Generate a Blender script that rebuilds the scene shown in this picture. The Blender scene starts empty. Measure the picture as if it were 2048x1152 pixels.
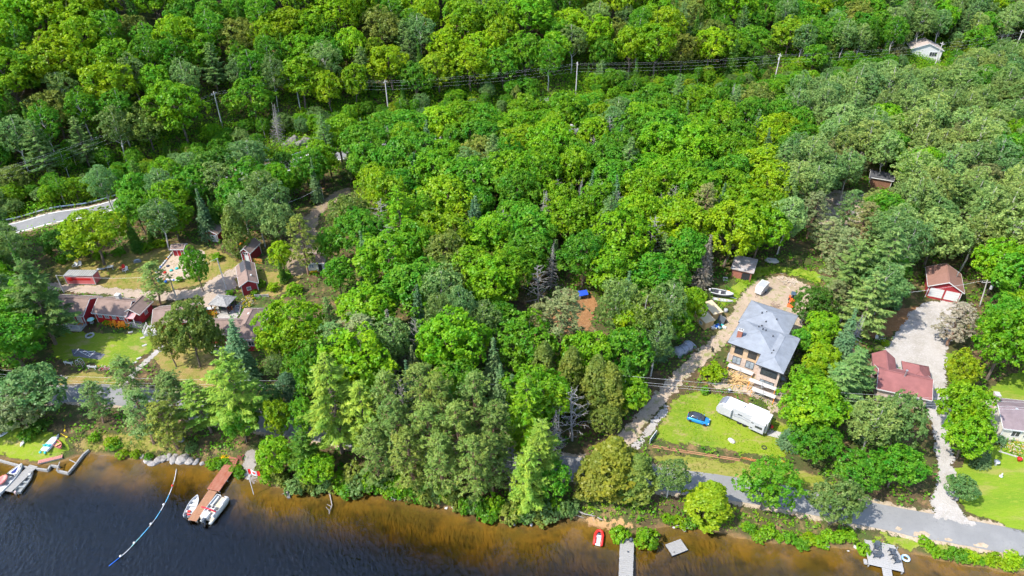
import bpy, bmesh, math, random
import numpy as np
from mathutils import Vector, Matrix
from mathutils.geometry import delaunay_2d_cdt

# ------------------------------------------------------------------ camera, sky, sun, exposure
SC = bpy.context.scene
COL = SC.collection
PITCH = math.radians(35.0); CAMH = 95.0; FPX = 1365.3       # drone height over the lake, focal length in px of a 2048 px wide frame
cam_data = bpy.data.cameras.new('camera'); cam_data.lens = 24.0; cam_data.sensor_width = 36.0
cam_data.clip_start = 1.0; cam_data.clip_end = 6000.0
cam = bpy.data.objects.new('camera', cam_data); COL.objects.link(cam)
cam.location = (0, 0, CAMH); cam.rotation_euler = (math.radians(90) - PITCH, 0, 0)
SC.camera = cam
SUN_EL = math.radians(52.0); SUN_AZ = math.radians(205.0)   # where the sun stands, counted from +X towards +Y
SDIR = Vector((math.cos(SUN_EL) * math.cos(SUN_AZ), math.cos(SUN_EL) * math.sin(SUN_AZ), math.sin(SUN_EL)))
world = bpy.data.worlds.new('World'); SC.world = world; world.use_nodes = True
wn = world.node_tree.nodes; wl = world.node_tree.links
sky = wn.new('ShaderNodeTexSky'); sky.sky_type = 'NISHITA'; sky.sun_disc = False
sky.sun_elevation = SUN_EL; sky.sun_rotation = math.atan2(SDIR.x, SDIR.y)
sky.altitude = 300; sky.air_density = 1.0; sky.dust_density = 1.2; sky.ozone_density = 1.0
wl.new(sky.outputs[0], wn['Background'].inputs[0]); wn['Background'].inputs[1].default_value = 0.15
sl = bpy.data.lights.new('sun', 'SUN'); sl.energy = 2.6; sl.angle = math.radians(1.0); sl.color = (1.0, 0.955, 0.87)
sun = bpy.data.objects.new('sun', sl); COL.objects.link(sun); sun.location = (-60, -40, 150)
sun.rotation_euler = SDIR.to_track_quat('Z', 'Y').to_euler()
SC.view_settings.view_transform = 'Standard'; SC.view_settings.look = 'None'
SC.view_settings.exposure = 1.74; SC.view_settings.gamma = 1.0; SC.view_settings.use_curve_mapping = False
SC.cycles.max_bounces = 5; SC.cycles.diffuse_bounces = 3; SC.cycles.glossy_bounces = 2
SC.cycles.transmission_bounces = 3; SC.cycles.transparent_max_bounces = 10; SC.cycles.volume_bounces = 0
SC.cycles.use_denoising = True; SC.cycles.use_adaptive_sampling = True; SC.cycles.adaptive_threshold = 0.03

# ------------------------------------------------------------------ terrain heights
SHX = [-1500,-160,-92,-81.7,-76.2,-65.4,-55.6,-47.4,-39.7,-31.9,-22.4,-14.6,-5.3,2.1,8.7,14.4,18.8,24.8,30.4,37.8,45.5,53.2,56.5,62.9,67.6,77.6,140,1500]
SHY = [90,90,82.5,80.9,83.9,82.1,81.9,78.9,76.1,75.6,75.1,73.1,70.6,69.1,70.1,69.1,66.6,68.6,68.2,65.9,65.1,64.5,63.4,63.6,62.0,59.9,50,-100]
FTX = [-1500,-150,-100,-70,-30,22,95,158,210,1500]
FTY = [120,150,185,203,216,229,242,262,280,520]
SLX = [-1500,-130,-40,60,120,180,1500]
SLV = [.5,.5,.5,.46,.32,.26,.26]
def sstep(t):
    t = np.clip(t, 0, 1); return t * t * (3 - 2 * t)
def height(x, y):
    x = np.asarray(x, float); y = np.asarray(y, float)
    d = y - np.interp(x, SHX, SHY)
    dd = np.maximum(-d, 0)
    k = np.interp(x, [-60, -30, -10, 25, 60], [.035, .026, .018, .010, .007])
    q = np.maximum(dd - np.interp(x, [-60, 0, 30], [4, 5, 6]), 0)
    bed = -(0.055 * dd + k * q * q)
    bed = np.maximum(bed, -7.0)
    dp = np.maximum(d, 0)
    land = 1.1 * sstep(dp / 3.5) + 0.066 * np.minimum(dp, 170)
    t = np.maximum(y - np.interp(x, FTX, FTY), 0)
    s = np.interp(x, SLX, SLV)
    hill = s * (t - 9 * (1 - np.exp(-t / 9)))
    hill = 70 * (1 - np.exp(-hill / 70)) * 1.0
    w = sstep((d - 45) / 40)
    lump = w * (0.7 * np.sin(x * .11 + 1.3) * np.sin(y * .13) + 0.35 * np.sin(x * .31 + y * .17))
    return np.where(d < 0, bed, land + hill + lump)
def hz(x, y): return float(height(x, y))
def shore_d(x, y): return float(y - np.interp(x, SHX, SHY))
CP, SP = math.cos(PITCH), math.sin(PITCH)
def survey(px, py, h=0.0):
    """the point of the ground (x, y, z of the ground) over which something h metres tall tops out at this spot of the photo"""
    dx = (px - 1024) / FPX; dy = (py - 576) / FPX
    r = np.array([dx, CP - dy * SP, -(SP + dy * CP)])
    s = np.arange(60.0, 520.0, 0.25)
    q = CAMH + r[2] * s - height(r[0] * s, r[1] * s) - h
    i = int(np.argmax(q <= 0))
    if q[i] > 0: i = len(s) - 1
    s0 = s[i] - 0.25 * (0 if i == 0 else -q[i] / max(q[i - 1] - q[i], 1e-6))
    x, y = r[0] * s0, r[1] * s0
    return x, y, hz(x, y)
def project(x, y, z):
    v = z - CAMH
    zc = y * CP - v * SP
    return 1024 + FPX * x / zc, 576 - FPX * (y * SP + v * CP) / zc
def ground_poly(pts, h=0.0): return [survey(a, b, h)[:2] for a, b in pts]

# ------------------------------------------------------------------ materials
MATS = {}
def nmat(name):
    m = bpy.data.materials.new(name); m.use_nodes = True
    return m, m.node_tree.nodes, m.node_tree.links, m.node_tree.nodes['Principled BSDF']
def mat(name, col, rough=0.7, var=0.12, scale=3.0, metal=0.0, bump=0.0, bscale=20.0, col2=None, spec=0.3, stretch=None):
    """painted or natural surface with uneven tone: two octaves of noise between two colours"""
    if name in MATS: return MATS[name]
    m, n, l, b = nmat(name)
    b.inputs['Roughness'].default_value = rough; b.inputs['Metallic'].default_value = metal
    b.inputs['Specular IOR Level'].default_value = spec
    tc = n.new('ShaderNodeTexCoord'); mp = n.new('ShaderNodeMapping')
    l.new(tc.outputs['Object'], mp.inputs[0])
    if stretch: mp.inputs['Scale'].default_value = stretch
    nz = n.new('ShaderNodeTexNoise'); nz.inputs['Scale'].default_value = scale; nz.inputs['Detail'].default_value = 5
    nz.inputs['Roughness'].default_value = 0.65
    l.new(mp.outputs[0], nz.inputs['Vector'])
    rp = n.new('ShaderNodeValToRGB'); rp.color_ramp.elements[0].position = 0.3; rp.color_ramp.elements[1].position = 0.7
    c2 = col2 or tuple(min(1, c * (1 + var)) for c in col)
    c1 = col if col2 else tuple(c * (1 - var) for c in col)
    rp.color_ramp.elements[0].color = (*c1, 1); rp.color_ramp.elements[1].color = (*c2, 1)
    l.new(nz.outputs[0], rp.inputs[0]); l.new(rp.outputs[0], b.inputs['Base Color'])
    if bump:
        nb = n.new('ShaderNodeTexNoise'); nb.inputs['Scale'].default_value = bscale; nb.inputs['Detail'].default_value = 3
        l.new(mp.outputs[0], nb.inputs['Vector'])
        bp = n.new('ShaderNodeBump'); bp.inputs['Strength'].default_value = bump; bp.inputs['Distance'].default_value = 0.1
        l.new(nb.outputs[0], bp.inputs['Height']); l.new(bp.outputs[0], b.inputs['Normal'])
    MATS[name] = m; return m
def ground_mat(name, cols, scale=0.25, rough=0.9, fine=2.5, edge=False, bump=0.5, streak=None, wear=0.45):
    """patchy ground: cols = base, patch, fleck"""
    if name in MATS: return MATS[name]
    m, n, l, b = nmat(name); b.inputs['Roughness'].default_value = rough; b.inputs['Specular IOR Level'].default_value = 0.15
    tc = n.new('ShaderNodeTexCoord'); vec = tc.outputs['Object']
    if streak:
        mp = n.new('ShaderNodeMapping'); mp.inputs['Rotation'].default_value[2] = streak[0]; mp.inputs['Scale'].default_value = (streak[1], 1, 1)
        l.new(vec, mp.inputs[0]); vec = mp.outputs[0]
    def noise(s, d=4, r=.6):
        z = n.new('ShaderNodeTexNoise'); z.inputs['Scale'].default_value = s; z.inputs['Detail'].default_value = d; z.inputs['Roughness'].default_value = r
        l.new(vec, z.inputs['Vector']); return z.outputs[0]
    def ramp(src, a, c):
        q = n.new('ShaderNodeMapRange'); q.inputs[1].default_value = a; q.inputs[2].default_value = c
        l.new(src, q.inputs[0]); return q.outputs[0]
    def mix(f, a, c):
        q = n.new('ShaderNodeMix'); q.data_type = 'RGBA'
        if isinstance(f, float): q.inputs[0].default_value = f
        else: l.new(f, q.inputs[0])
        for i, v in ((6, a), (7, c)):
            if isinstance(v, tuple): q.inputs[i].default_value = (*v, 1)
            else: l.new(v, q.inputs[i])
        return q.outputs[2]
    c = mix(ramp(noise(scale), .42, .62), cols[0], cols[1])
    c = mix(ramp(noise(fine, 3, .7), .5, .74), c, cols[2])
    if len(cols) > 3: c = mix(ramp(noise(scale * 2.7, 5, .7), .52, .66), c, cols[3])
    l.new(c, b.inputs['Base Color'])
    bp = n.new('ShaderNodeBump'); bp.inputs['Strength'].default_value = bump; bp.inputs['Distance'].default_value = 0.25
    l.new(noise(fine * 1.6, 4, .7), bp.inputs['Height']); l.new(bp.outputs[0], b.inputs['Normal'])
    if edge:                                              # thin worn rim: the sheet frays into the ground below
        at = n.new('ShaderNodeAttribute'); at.attribute_name = 'rim'
        ad = n.new('ShaderNodeMath'); ad.operation = 'ADD'; l.new(at.outputs['Fac'], ad.inputs[0])
        sb = n.new('ShaderNodeMath'); sb.operation = 'MULTIPLY_ADD'; l.new(noise(1.1, 5, .75), sb.inputs[0]); sb.inputs[1].default_value = 2.0; sb.inputs[2].default_value = -1.0 - wear + .45
        l.new(sb.outputs[0], ad.inputs[1])
        gt = n.new('ShaderNodeMath'); gt.operation = 'GREATER_THAN'; gt.inputs[1].default_value = 0.35; l.new(ad.outputs[0], gt.inputs[0])
        tr = n.new('ShaderNodeBsdfTransparent'); ms = n.new('ShaderNodeMixShader')
        l.new(gt.outputs[0], ms.inputs[0]); l.new(tr.outputs[0], ms.inputs[1]); l.new(b.outputs[0], ms.inputs[2])
        l.new(ms.outputs[0], n['Material Output'].inputs[0])
    MATS[name] = m; return m
def leaf_mat(name, trans=0.32, vy=0.35, rough=False):
    m = bpy.data.materials.new(name); m.use_nodes = True; n = m.node_tree.nodes; l = m.node_tree.links; n.clear()
    out = n.new('ShaderNodeOutputMaterial'); oi = n.new('ShaderNodeObjectInfo'); at = n.new('ShaderNodeAttribute'); at.attribute_name = 'v'
    hs = n.new('ShaderNodeHueSaturation'); l.new(oi.outputs['Color'], hs.inputs['Color'])
    mr = n.new('ShaderNodeMapRange'); mr.inputs[3].default_value = 0.475; mr.inputs[4].default_value = 0.525; l.new(at.outputs['Fac'], mr.inputs[0]); 
    iv = n.new('ShaderNodeMath'); iv.operation = 'SUBTRACT'; iv.inputs[0].default_value = 1.0; l.new(mr.outputs[0], iv.inputs[1]); l.new(iv.outputs[0], hs.inputs['Hue'])
    mv = n.new('ShaderNodeMapRange'); mv.inputs[3].default_value = 1 - vy; mv.inputs[4].default_value = 1 + vy; l.new(at.outputs['Fac'], mv.inputs[0]); l.new(mv.outputs[0], hs.inputs['Value'])
    d = n.new('ShaderNodeBsdfDiffuse'); t = n.new('ShaderNodeBsdfTranslucent'); mx = n.new('ShaderNodeMixShader'); mx.inputs[0].default_value = trans
    tc = n.new('ShaderNodeTexCoord'); nz = n.new('ShaderNodeTexNoise'); nz.inputs['Scale'].default_value = .28; nz.inputs['Detail'].default_value = 3; l.new(tc.outputs['Object'], nz.inputs['Vector'])
    h2 = n.new('ShaderNodeHueSaturation'); l.new(hs.outputs[0], h2.inputs['Color'])
    r1 = n.new('ShaderNodeMapRange'); r1.inputs[1].default_value = .3; r1.inputs[2].default_value = .7; r1.inputs[3].default_value = .472; r1.inputs[4].default_value = .522; l.new(nz.outputs[0], r1.inputs[0]); l.new(r1.outputs[0], h2.inputs['Hue'])
    r2 = n.new('ShaderNodeMapRange'); r2.inputs[1].default_value = .3; r2.inputs[2].default_value = .7; r2.inputs[3].default_value = 1.18; r2.inputs[4].default_value = .84; l.new(nz.outputs[0], r2.inputs[0]); l.new(r2.outputs[0], h2.inputs['Value']); hs = h2
    l.new(hs.outputs[0], d.inputs[0]); l.new(hs.outputs[0], t.inputs[0]); l.new(d.outputs[0], mx.inputs[1]); l.new(t.outputs[0], mx.inputs[2])
    g = n.new('ShaderNodeBsdfGlossy'); g.inputs['Roughness'].default_value = 0.45; g.inputs[0].default_value = (1, 1, 1, 1)
    m2 = n.new('ShaderNodeMixShader'); m2.inputs[0].default_value = 0.01; l.new(mx.outputs[0], m2.inputs[1]); l.new(g.outputs[0], m2.inputs[2])
    l.new(m2.outputs[0], out.inputs[0]); MATS[name] = m; return m

# ------------------------------------------------------------------ mesh helpers
class MB:
    """collects shapes for one mesh"""
    def __init__(s): s.v = []; s.f = []
    def add(s, vs, fs, M=None):
        o = len(s.v)
        s.v += [tuple(M @ Vector(v)) if M else tuple(v) for v in vs]; s.f += [tuple(i + o for i in f) for f in fs]; return s
    def box(s, x0, x1, y0, y1, z0, z1, M=None):
        return s.add([(x0,y0,z0),(x1,y0,z0),(x1,y1,z0),(x0,y1,z0),(x0,y0,z1),(x1,y0,z1),(x1,y1,z1),(x0,y1,z1)],
                     [(0,3,2,1),(4,5,6,7),(0,1,5,4),(1,2,6,5),(2,3,7,6),(3,0,4,7)], M)
    def cbox(s, c, d, M=None):
        return s.box(c[0]-d[0]/2, c[0]+d[0]/2, c[1]-d[1]/2, c[1]+d[1]/2, c[2]-d[2]/2, c[2]+d[2]/2, M)
    def prism(s, poly, z0, z1, M=None):
        """poly: (x, y) ring; z0, z1 numbers or lists"""
        n = len(poly); a = z0 if isinstance(z0, (list, tuple)) else [z0]*n; b = z1 if isinstance(z1, (list, tuple)) else [z1]*n
        return s.add([(p[0],p[1],a[i]) for i, p in enumerate(poly)] + [(p[0],p[1],b[i]) for i, p in enumerate(poly)],
                     [tuple(range(n-1,-1,-1)), tuple(range(n,2*n))] + [(i,(i+1)%n,n+(i+1)%n,n+i) for i in range(n)], M)
    def slab(s, pts, th):
        """planar ring of 3-D points given a thickness downwards"""
        n = len(pts)
        return s.add([(p[0],p[1],p[2]) for p in pts] + [(p[0],p[1],p[2]-th) for p in pts],
                     [tuple(range(n)), tuple(range(2*n-1,n-1,-1))] + [(i,n+i,n+(i+1)%n,(i+1)%n) for i in range(n)])
    def tube(s, pts, rad, k=6, M=None, cap=True):
        pts = [Vector(p) for p in pts]; n = len(pts)
        if not isinstance(rad, (list, tuple)): rad = [rad]*n
        vs = []; up = None
        for i, p in enumerate(pts):
            d = (pts[min(i+1,n-1)] - pts[max(i-1,0)]).normalized()
            if up is None: up = d.orthogonal().normalized()
            up = (up - d * up.dot(d)); up = up.normalized() if up.length > 1e-5 else d.orthogonal().normalized()
            q = d.cross(up)
            for j in range(k):
                a = 2*math.pi*j/k; vs.append(p + (up*math.cos(a) + q*math.sin(a))*rad[i])
        fs = [(i*k+j, i*k+(j+1)%k, (i+1)*k+(j+1)%k, (i+1)*k+j) for i in range(n-1) for j in range(k)]
        if cap: fs += [tuple(range(k-1,-1,-1)), tuple(range((n-1)*k, n*k))]
        return s.add(vs, fs, M)
    def lathe(s, prof, k=12, M=None):
        """prof: (r, z) from bottom to top"""
        vs = [(r*math.cos(2*math.pi*j/k), r*math.sin(2*math.pi*j/k), z) for r, z in prof for j in range(k)]
        n = len(prof)
        fs = [(i*k+j, i*k+(j+1)%k, (i+1)*k+(j+1)%k, (i+1)*k+j) for i in range(n-1) for j in range(k)]
        return s.add(vs, fs + [tuple(range(k-1,-1,-1)), tuple(range((n-1)*k, n*k))], M)
    def loft(s, rings, close=True, cap=True):
        k = len(rings[0]); vs = [p for r in rings for p in r]; n = len(rings)
        fs = [(i*k+j, i*k+(j+1)%k, (i+1)*k+(j+1)%k, (i+1)*k+j) for i in range(n-1) for j in range(k if close else k-1)]
        if cap: fs += [tuple(range(k-1,-1,-1)), tuple(range((n-1)*k, n*k))]
        return s.add(vs, fs)
    def mesh(s, name, m, smooth=False):
        me = bpy.data.meshes.new(name); me.from_pydata(s.v, [], s.f); me.materials.append(m)
        if smooth: me.polygons.foreach_set('use_smooth', [True]*len(me.polygons))
        me.update(); return me
    def build(s, name, m, parent=None, smooth=False, bevel=0, loc=None, rz=None):
        o = bpy.data.objects.new(name, s.mesh(name, m, smooth)); COL.objects.link(o); o.parent = parent
        if loc is not None: o.location = loc
        if rz is not None: o.rotation_euler[2] = rz
        if bevel:
            b = o.modifiers.new('bevel', 'BEVEL'); b.width = bevel; b.segments = 2; b.limit_method = 'ANGLE'
        return o
def tag(o, label=None, cat=None, group=None, kind=None):
    if label: o['label'] = label
    if cat: o['category'] = cat
    if group: o['group'] = group
    if kind: o['kind'] = kind
    return o
def thing(name, label, cat, loc, rz=0.0, group=None):
    o = bpy.data.objects.new(name, None); o.empty_display_size = 0.3; COL.objects.link(o)
    o.location = loc; o.rotation_euler[2] = rz
    return tag(o, label, cat, group)
def copy_tree(o, parent=None):
    c = o.copy(); COL.objects.link(c); c.parent = parent
    for ch in list(o.children): copy_tree(ch, c)
    return c
def frame2(a, b):
    """ground line a->b: its heading"""
    return math.atan2(b[1]-a[1], b[0]-a[0])
R = lambda d: math.radians(d)
rnd = random.Random(7)

# ------------------------------------------------------------------ ground sheet
def axis(lo, hi, a, b, step):
    mid = list(np.arange(a, b + 1e-6, step)); out = list(mid); g = step
    while out[-1] < hi: g *= 1.25; out.append(out[-1] + g)
    g = step
    while out[0] > lo: g *= 1.25; out.insert(0, out[0] - g)
    return np.array(out)
def make_ground():
    X = axis(-1500, 1500, -135, 185, 1.0); Y = axis(-300, 1500, 52, 262, 1.0)
    gx, gy = np.meshgrid(X, Y); Z = height(gx, gy)
    nx, ny = len(X), len(Y)
    V = np.stack([gx.ravel(), gy.ravel(), Z.ravel()], 1)
    i = np.arange(nx*ny).reshape(ny, nx)
    Fc = np.stack([i[:-1,:-1].ravel(), i[:-1,1:].ravel(), i[1:,1:].ravel(), i[1:,:-1].ravel()], 1)
    me = bpy.data.meshes.new('ground'); me.from_pydata(V.tolist(), [], Fc.tolist())
    me.polygons.foreach_set('use_smooth', [True]*len(me.polygons))
    m, n, l, b = nmat('forest floor, bank and lake bed'); b.inputs['Roughness'].default_value = .95; b.inputs['Specular IOR Level'].default_value = .1
    geo = n.new('ShaderNodeNewGeometry'); sx = n.new('ShaderNodeSeparateXYZ'); l.new(geo.outputs['Position'], sx.inputs[0])
    def noise(s, d=5, r=.65, vec=None):
        z = n.new('ShaderNodeTexNoise'); z.inputs['Scale'].default_value = s; z.inputs['Detail'].default_value = d; z.inputs['Roughness'].default_value = r
        l.new(vec or geo.outputs['Position'], z.inputs['Vector']); return z.outputs[0]
    def mr(src, a, c, o0=0., o1=1.):
        q = n.new('ShaderNodeMapRange'); q.inputs[1].default_value = a; q.inputs[2].default_value = c; q.inputs[3].default_value = o0; q.inputs[4].default_value = o1
        l.new(src, q.inputs[0]); return q.outputs[0]
    def mix(f, a, c):
        q = n.new('ShaderNodeMix'); q.data_type = 'RGBA'; l.new(f, q.inputs[0])
        for k, v in ((6, a), (7, c)):
            if isinstance(v, tuple): q.inputs[k].default_value = (*v, 1)
            else: l.new(v, q.inputs[k])
        return q.outputs[2]
    def add(a, c):
        q = n.new('ShaderNodeMath'); q.operation = 'ADD'; l.new(a, q.inputs[0]); l.new(c, q.inputs[1]); return q.outputs[0]
    floor = mix(mr(noise(.12), .4, .6), (.075, .048, .028), (.05, .07, .018))
    floor = mix(mr(noise(.55), .5, .68), floor, (.20, .125, .06))
    floor = mix(mr(noise(3.0), .5, .75), floor, (.045, .075, .012))
    sand = mix(mr(noise(.9), .4, .65), (.17, .10, .05), (.11, .075, .035))
    sand = mix(mr(noise(5.), .5, .7), sand, (.08, .07, .025))
    bed = mix(mr(noise(.16, 4, .6), .42, .60), (.235, .132, .02), (.14, .095, .018))
    bed = mix(mr(noise(.35, 3, .55), .5, .72), bed, (.08, .055, .014))
    zj = add(sx.outputs['Z'], mr(noise(.45), 0, 1, -.15, .15))
    c = mix(mr(zj, .02, .22), sand, floor); c = mix(mr(zj, -.12, .06, 1, 0), c, bed)
    l.new(c, b.inputs['Base Color'])
    bp = n.new('ShaderNodeBump'); bp.inputs['Distance'].default_value = .3
    l.new(mr(sx.outputs['Z'], -.3, .2, .05, .6), bp.inputs['Strength']); l.new(noise(2.4), bp.inputs['Height']); l.new(bp.outputs[0], b.inputs['Normal'])
    me.materials.append(m); me.update()
    o = bpy.data.objects.new('ground', me); COL.objects.link(o); tag(o, 'brown forest floor, banks and lake bed under the trees', 'ground', kind='structure')
make_ground()

def make_lake():
    m = bpy.data.materials.new('tea brown lake water'); m.use_nodes = True; n = m.node_tree.nodes; l = m.node_tree.links; n.clear()
    out = n.new('ShaderNodeOutputMaterial'); geo = n.new('ShaderNodeNewGeometry')
    mp = n.new('ShaderNodeMapping'); mp.inputs['Rotation'].default_value[2] = R(-38); mp.inputs['Scale'].default_value = (1.0, .55, 1); l.new(geo.outputs['Position'], mp.inputs[0])
    n1 = n.new('ShaderNodeTexNoise'); n1.inputs['Scale'].default_value = 1.7; n1.inputs['Detail'].default_value = 3; n1.inputs['Roughness'].default_value = .6; l.new(mp.outputs[0], n1.inputs['Vector'])
    n2 = n.new('ShaderNodeTexNoise'); n2.inputs['Scale'].default_value = .05; n2.inputs['Detail'].default_value = 2; l.new(geo.outputs['Position'], n2.inputs['Vector'])
    mr = n.new('ShaderNodeMapRange'); mr.inputs[1].default_value = .35; mr.inputs[2].default_value = .65; mr.inputs[3].default_value = .45; mr.inputs[4].default_value = 1.0; l.new(n2.outputs[0], mr.inputs[0])
    wa = n.new('ShaderNodeAttribute'); wa.attribute_name = 'wind'; wm = n.new('ShaderNodeMath'); wm.operation = 'MULTIPLY'; l.new(mr.outputs[0], wm.inputs[0]); l.new(wa.outputs['Fac'], wm.inputs[1])
    bp = n.new('ShaderNodeBump'); bp.inputs['Distance'].default_value = .30; l.new(wm.outputs[0], bp.inputs['Strength']); l.new(n1.outputs[0], bp.inputs['Height'])
    fr = n.new('ShaderNodeFresnel'); fr.inputs[0].default_value = 1.55; l.new(bp.outputs[0], fr.inputs['Normal'])
    tr = n.new('ShaderNodeBsdfTransparent'); gl = n.new('ShaderNodeBsdfGlossy'); gl.inputs['Roughness'].default_value = .06; l.new(bp.outputs[0], gl.inputs['Normal'])
    mx = n.new('ShaderNodeMixShader'); l.new(fr.outputs[0], mx.inputs[0]); l.new(tr.outputs[0], mx.inputs[1]); l.new(gl.outputs[0], mx.inputs[2])
    l.new(mx.outputs[0], out.inputs['Surface'])
    va = n.new('ShaderNodeVolumeAbsorption'); va.inputs[0].default_value = (.40, .36, .06, 1); va.inputs[1].default_value = 1.8; l.new(va.outputs[0], out.inputs['Volume'])
    X = axis(-1400, 1400, -120, 120, 3.0); Y = axis(-280, 96, 30, 90, 3.0); nx, ny = len(X), len(Y)      # ripples grow with the distance from the bank
    V = [(x, y, 0.0) for y in Y for x in X]; Fs = [(j*nx+i, j*nx+i+1, (j+1)*nx+i+1, (j+1)*nx+i) for j in range(ny-1) for i in range(nx-1)]; k = len(V)
    V += [(X[0], Y[0], -8.5), (X[-1], Y[0], -8.5), (X[-1], Y[-1], -8.5), (X[0], Y[-1], -8.5)]
    Fs += [(k+3, k+2, k+1, k), tuple([k, k+1] + [i for i in range(nx-1, -1, -1)]), tuple([k+2, k+3] + [(ny-1)*nx+i for i in range(nx)]), tuple([k+1, k+2] + [j*nx+nx-1 for j in range(ny-1, -1, -1)]), tuple([k+3, k] + [j*nx for j in range(ny)])]
    b = MB(); b.add(V, Fs); o = b.build('lake', m)
    at = o.data.attributes.new('wind', 'FLOAT', 'POINT'); at.data.foreach_set('value', [float(np.clip((np.interp(v[0], SHX, SHY)-v[1]-2)/11, .08, 1)) for v in V])
    tag(o, 'dark blue lake turning amber brown in its shallows', 'lake', kind='structure')
make_lake()

# sheets laid on the ground
RINGS = []
def in_poly(p, poly):
    x, y = p; c = False; n = len(poly)
    for i in range(n):
        a = poly[i]; b = poly[i-1]
        if (a[1] > y) != (b[1] > y) and x < (b[0]-a[0])*(y-a[1])/(b[1]-a[1]) + a[0]: c = not c
    return c
def in_poly_np(X, Y, poly):
    c = np.zeros(len(X), bool); n = len(poly)
    for i in range(n):
        a = poly[i]; b = poly[i-1]
        if a[1] == b[1]: continue
        c ^= ((a[1] > Y) != (b[1] > Y)) & (X < (b[0]-a[0])*(Y-a[1])/(b[1]-a[1]) + a[0])
    return c
def smooth_ring(poly, it=2):
    for _ in range(it):
        q = []
        for i in range(len(poly)):
            a = poly[i]; b = poly[(i+1) % len(poly)]
            q += [(.75*a[0]+.25*b[0], .75*a[1]+.25*b[1]), (.25*a[0]+.75*b[0], .25*a[1]+.75*b[1])]
        poly = q
    return poly
def dense(line, step, closed):
    out = []; n = len(line)
    for i in range(n if closed else n-1):
        a = line[i]; b = line[(i+1) % n]; d = math.dist(a, b); k = max(1, int(d/step))
        out += [(a[0]+(b[0]-a[0])*j/k, a[1]+(b[1]-a[1])*j/k) for j in range(k)]
    if not closed: out.append(line[-1])
    return out
def sheet(name, ring, m, up, label, cat, jit=0.15, step=0.9, smooth=2, kind='structure', parent=None):
    ring = smooth_ring(ring, smooth) if smooth else ring
    ring = dense(ring, step, True)
    ring = [(x + rnd.uniform(-jit, jit), y + rnd.uniform(-jit, jit)) for x, y in ring]
    xs = [p[0] for p in ring]; ys = [p[1] for p in ring]; RINGS.append((min(xs), max(xs), min(ys), max(ys), ring))
    rn = np.array(ring); pts = []
    gx, gy = np.meshgrid(np.arange(min(xs), max(xs), step), np.arange(min(ys), max(ys), step)); gx = gx.ravel(); gy = gy.ravel()
    k = in_poly_np(gx, gy, ring); gx = gx[k]; gy = gy[k]
    far = np.full(len(gx), 1e9)
    for q in ring: far = np.minimum(far, (gx-q[0])**2 + (gy-q[1])**2)
    k = far > (step*.55)**2; pts = list(zip(gx[k].tolist(), gy[k].tolist()))
    n = len(ring)
    v, e, f, *_ = delaunay_2d_cdt([Vector(p) for p in ring + pts], [], [list(range(n))], 1, 1e-5)
    V = [(p.x, p.y, hz(p.x, p.y) + up) for p in v]
    me = bpy.data.meshes.new(name); me.from_pydata(V, [], [tuple(q) for q in f])
    a = me.attributes.new('rim', 'FLOAT', 'POINT')
    P = np.array([(p.x, p.y) for p in v]); far = np.full(len(P), 1e9)
    for q in ring: far = np.minimum(far, (P[:, 0]-q[0])**2 + (P[:, 1]-q[1])**2)
    rim = np.clip(np.sqrt(far)/(1.8*step), 0, 1).tolist()
    a.data.foreach_set('value', rim)
    me.polygons.foreach_set('use_smooth', [True]*len(me.polygons)); me.materials.append(m); me.update()
    # keep every triangle facing up
    bm = bmesh.new(); bm.from_mesh(me)
    for q in bm.faces:
        if q.normal.z < 0: q.normal_flip()
    bm.to_mesh(me); bm.free()
    o = bpy.data.objects.new(name, me); COL.objects.link(o); o.parent = parent
    return tag(o, label, cat, kind=kind)
def ribbon(line, w0, w1=None):
    """ring around a centre line; w numbers or per-point lists"""
    L = []; Rr = []; n = len(line)
    for i in range(n):
        a = Vector(line[max(i-1,0)]); b = Vector(line[min(i+1,n-1)]); d = (b-a).normalized(); q = Vector((-d.y, d.x))
        w = w0[i] if isinstance(w0, (list, tuple)) else w0
        p = Vector(line[i]); L.append(tuple(p + q*w/2)); Rr.append(tuple(p - q*w/2))
    return L + Rr[::-1]
def spline(pts, k=6):
    out = []; n = len(pts)
    for i in range(n-1):
        p0 = Vector(pts[max(i-1,0)]); p1 = Vector(pts[i]); p2 = Vector(pts[i+1]); p3 = Vector(pts[min(i+2,n-1)])
        for j in range(k):
            t = j/k
            out.append(tuple(.5*((2*p1)+(p2-p0)*t+(2*p0-5*p1+4*p2-p3)*t*t+(3*p1-p0-3*p2+p3)*t**3)))
    out.append(tuple(pts[-1])); return out

asphalt = ground_mat('worn grey asphalt', ((.168,.166,.162),(.195,.192,.186),(.155,.153,.15)), .25, .85, 2.0, bump=.15)
shoulder = ground_mat('sandy road shoulder', ((.30,.235,.165),(.35,.28,.20),(.20,.15,.08)), .6, .95, 2.0, edge=True)
gravel = ground_mat('pale gravel', ((.32,.295,.27),(.27,.245,.215),(.37,.35,.33)), .3, .95, 2.6, edge=True, wear=.3)
dirt = ground_mat('tan packed dirt', ((.335,.262,.195),(.30,.232,.168),(.25,.188,.132),(.19,.195,.068)), .22, .95, 2.2, edge=True)
lawn_m = ground_mat('mown lawn', ((.150,.205,.012),(.105,.17,.012),(.195,.205,.03),(.235,.195,.07)), .16, .95, 2.4, edge=True, streak=(R(20), .6))
lawn_b = ground_mat('bright even lawn', ((.145,.215,.012),(.105,.18,.012),(.18,.22,.022),(.205,.205,.045)), .12, .95, 2.4, edge=True, streak=(R(-14), .3))
dry_m = ground_mat('dry grass', ((.216,.158,.054),(.144,.144,.025),(.259,.180,.072),(.108,.144,.014)), .3, .95, 2.2, edge=True)
needle_m = ground_mat('fallen pine needles', ((.225,.112,.045),(.165,.083,.038),(.270,.165,.083)), .35, .95, 2.2, edge=True)
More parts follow.
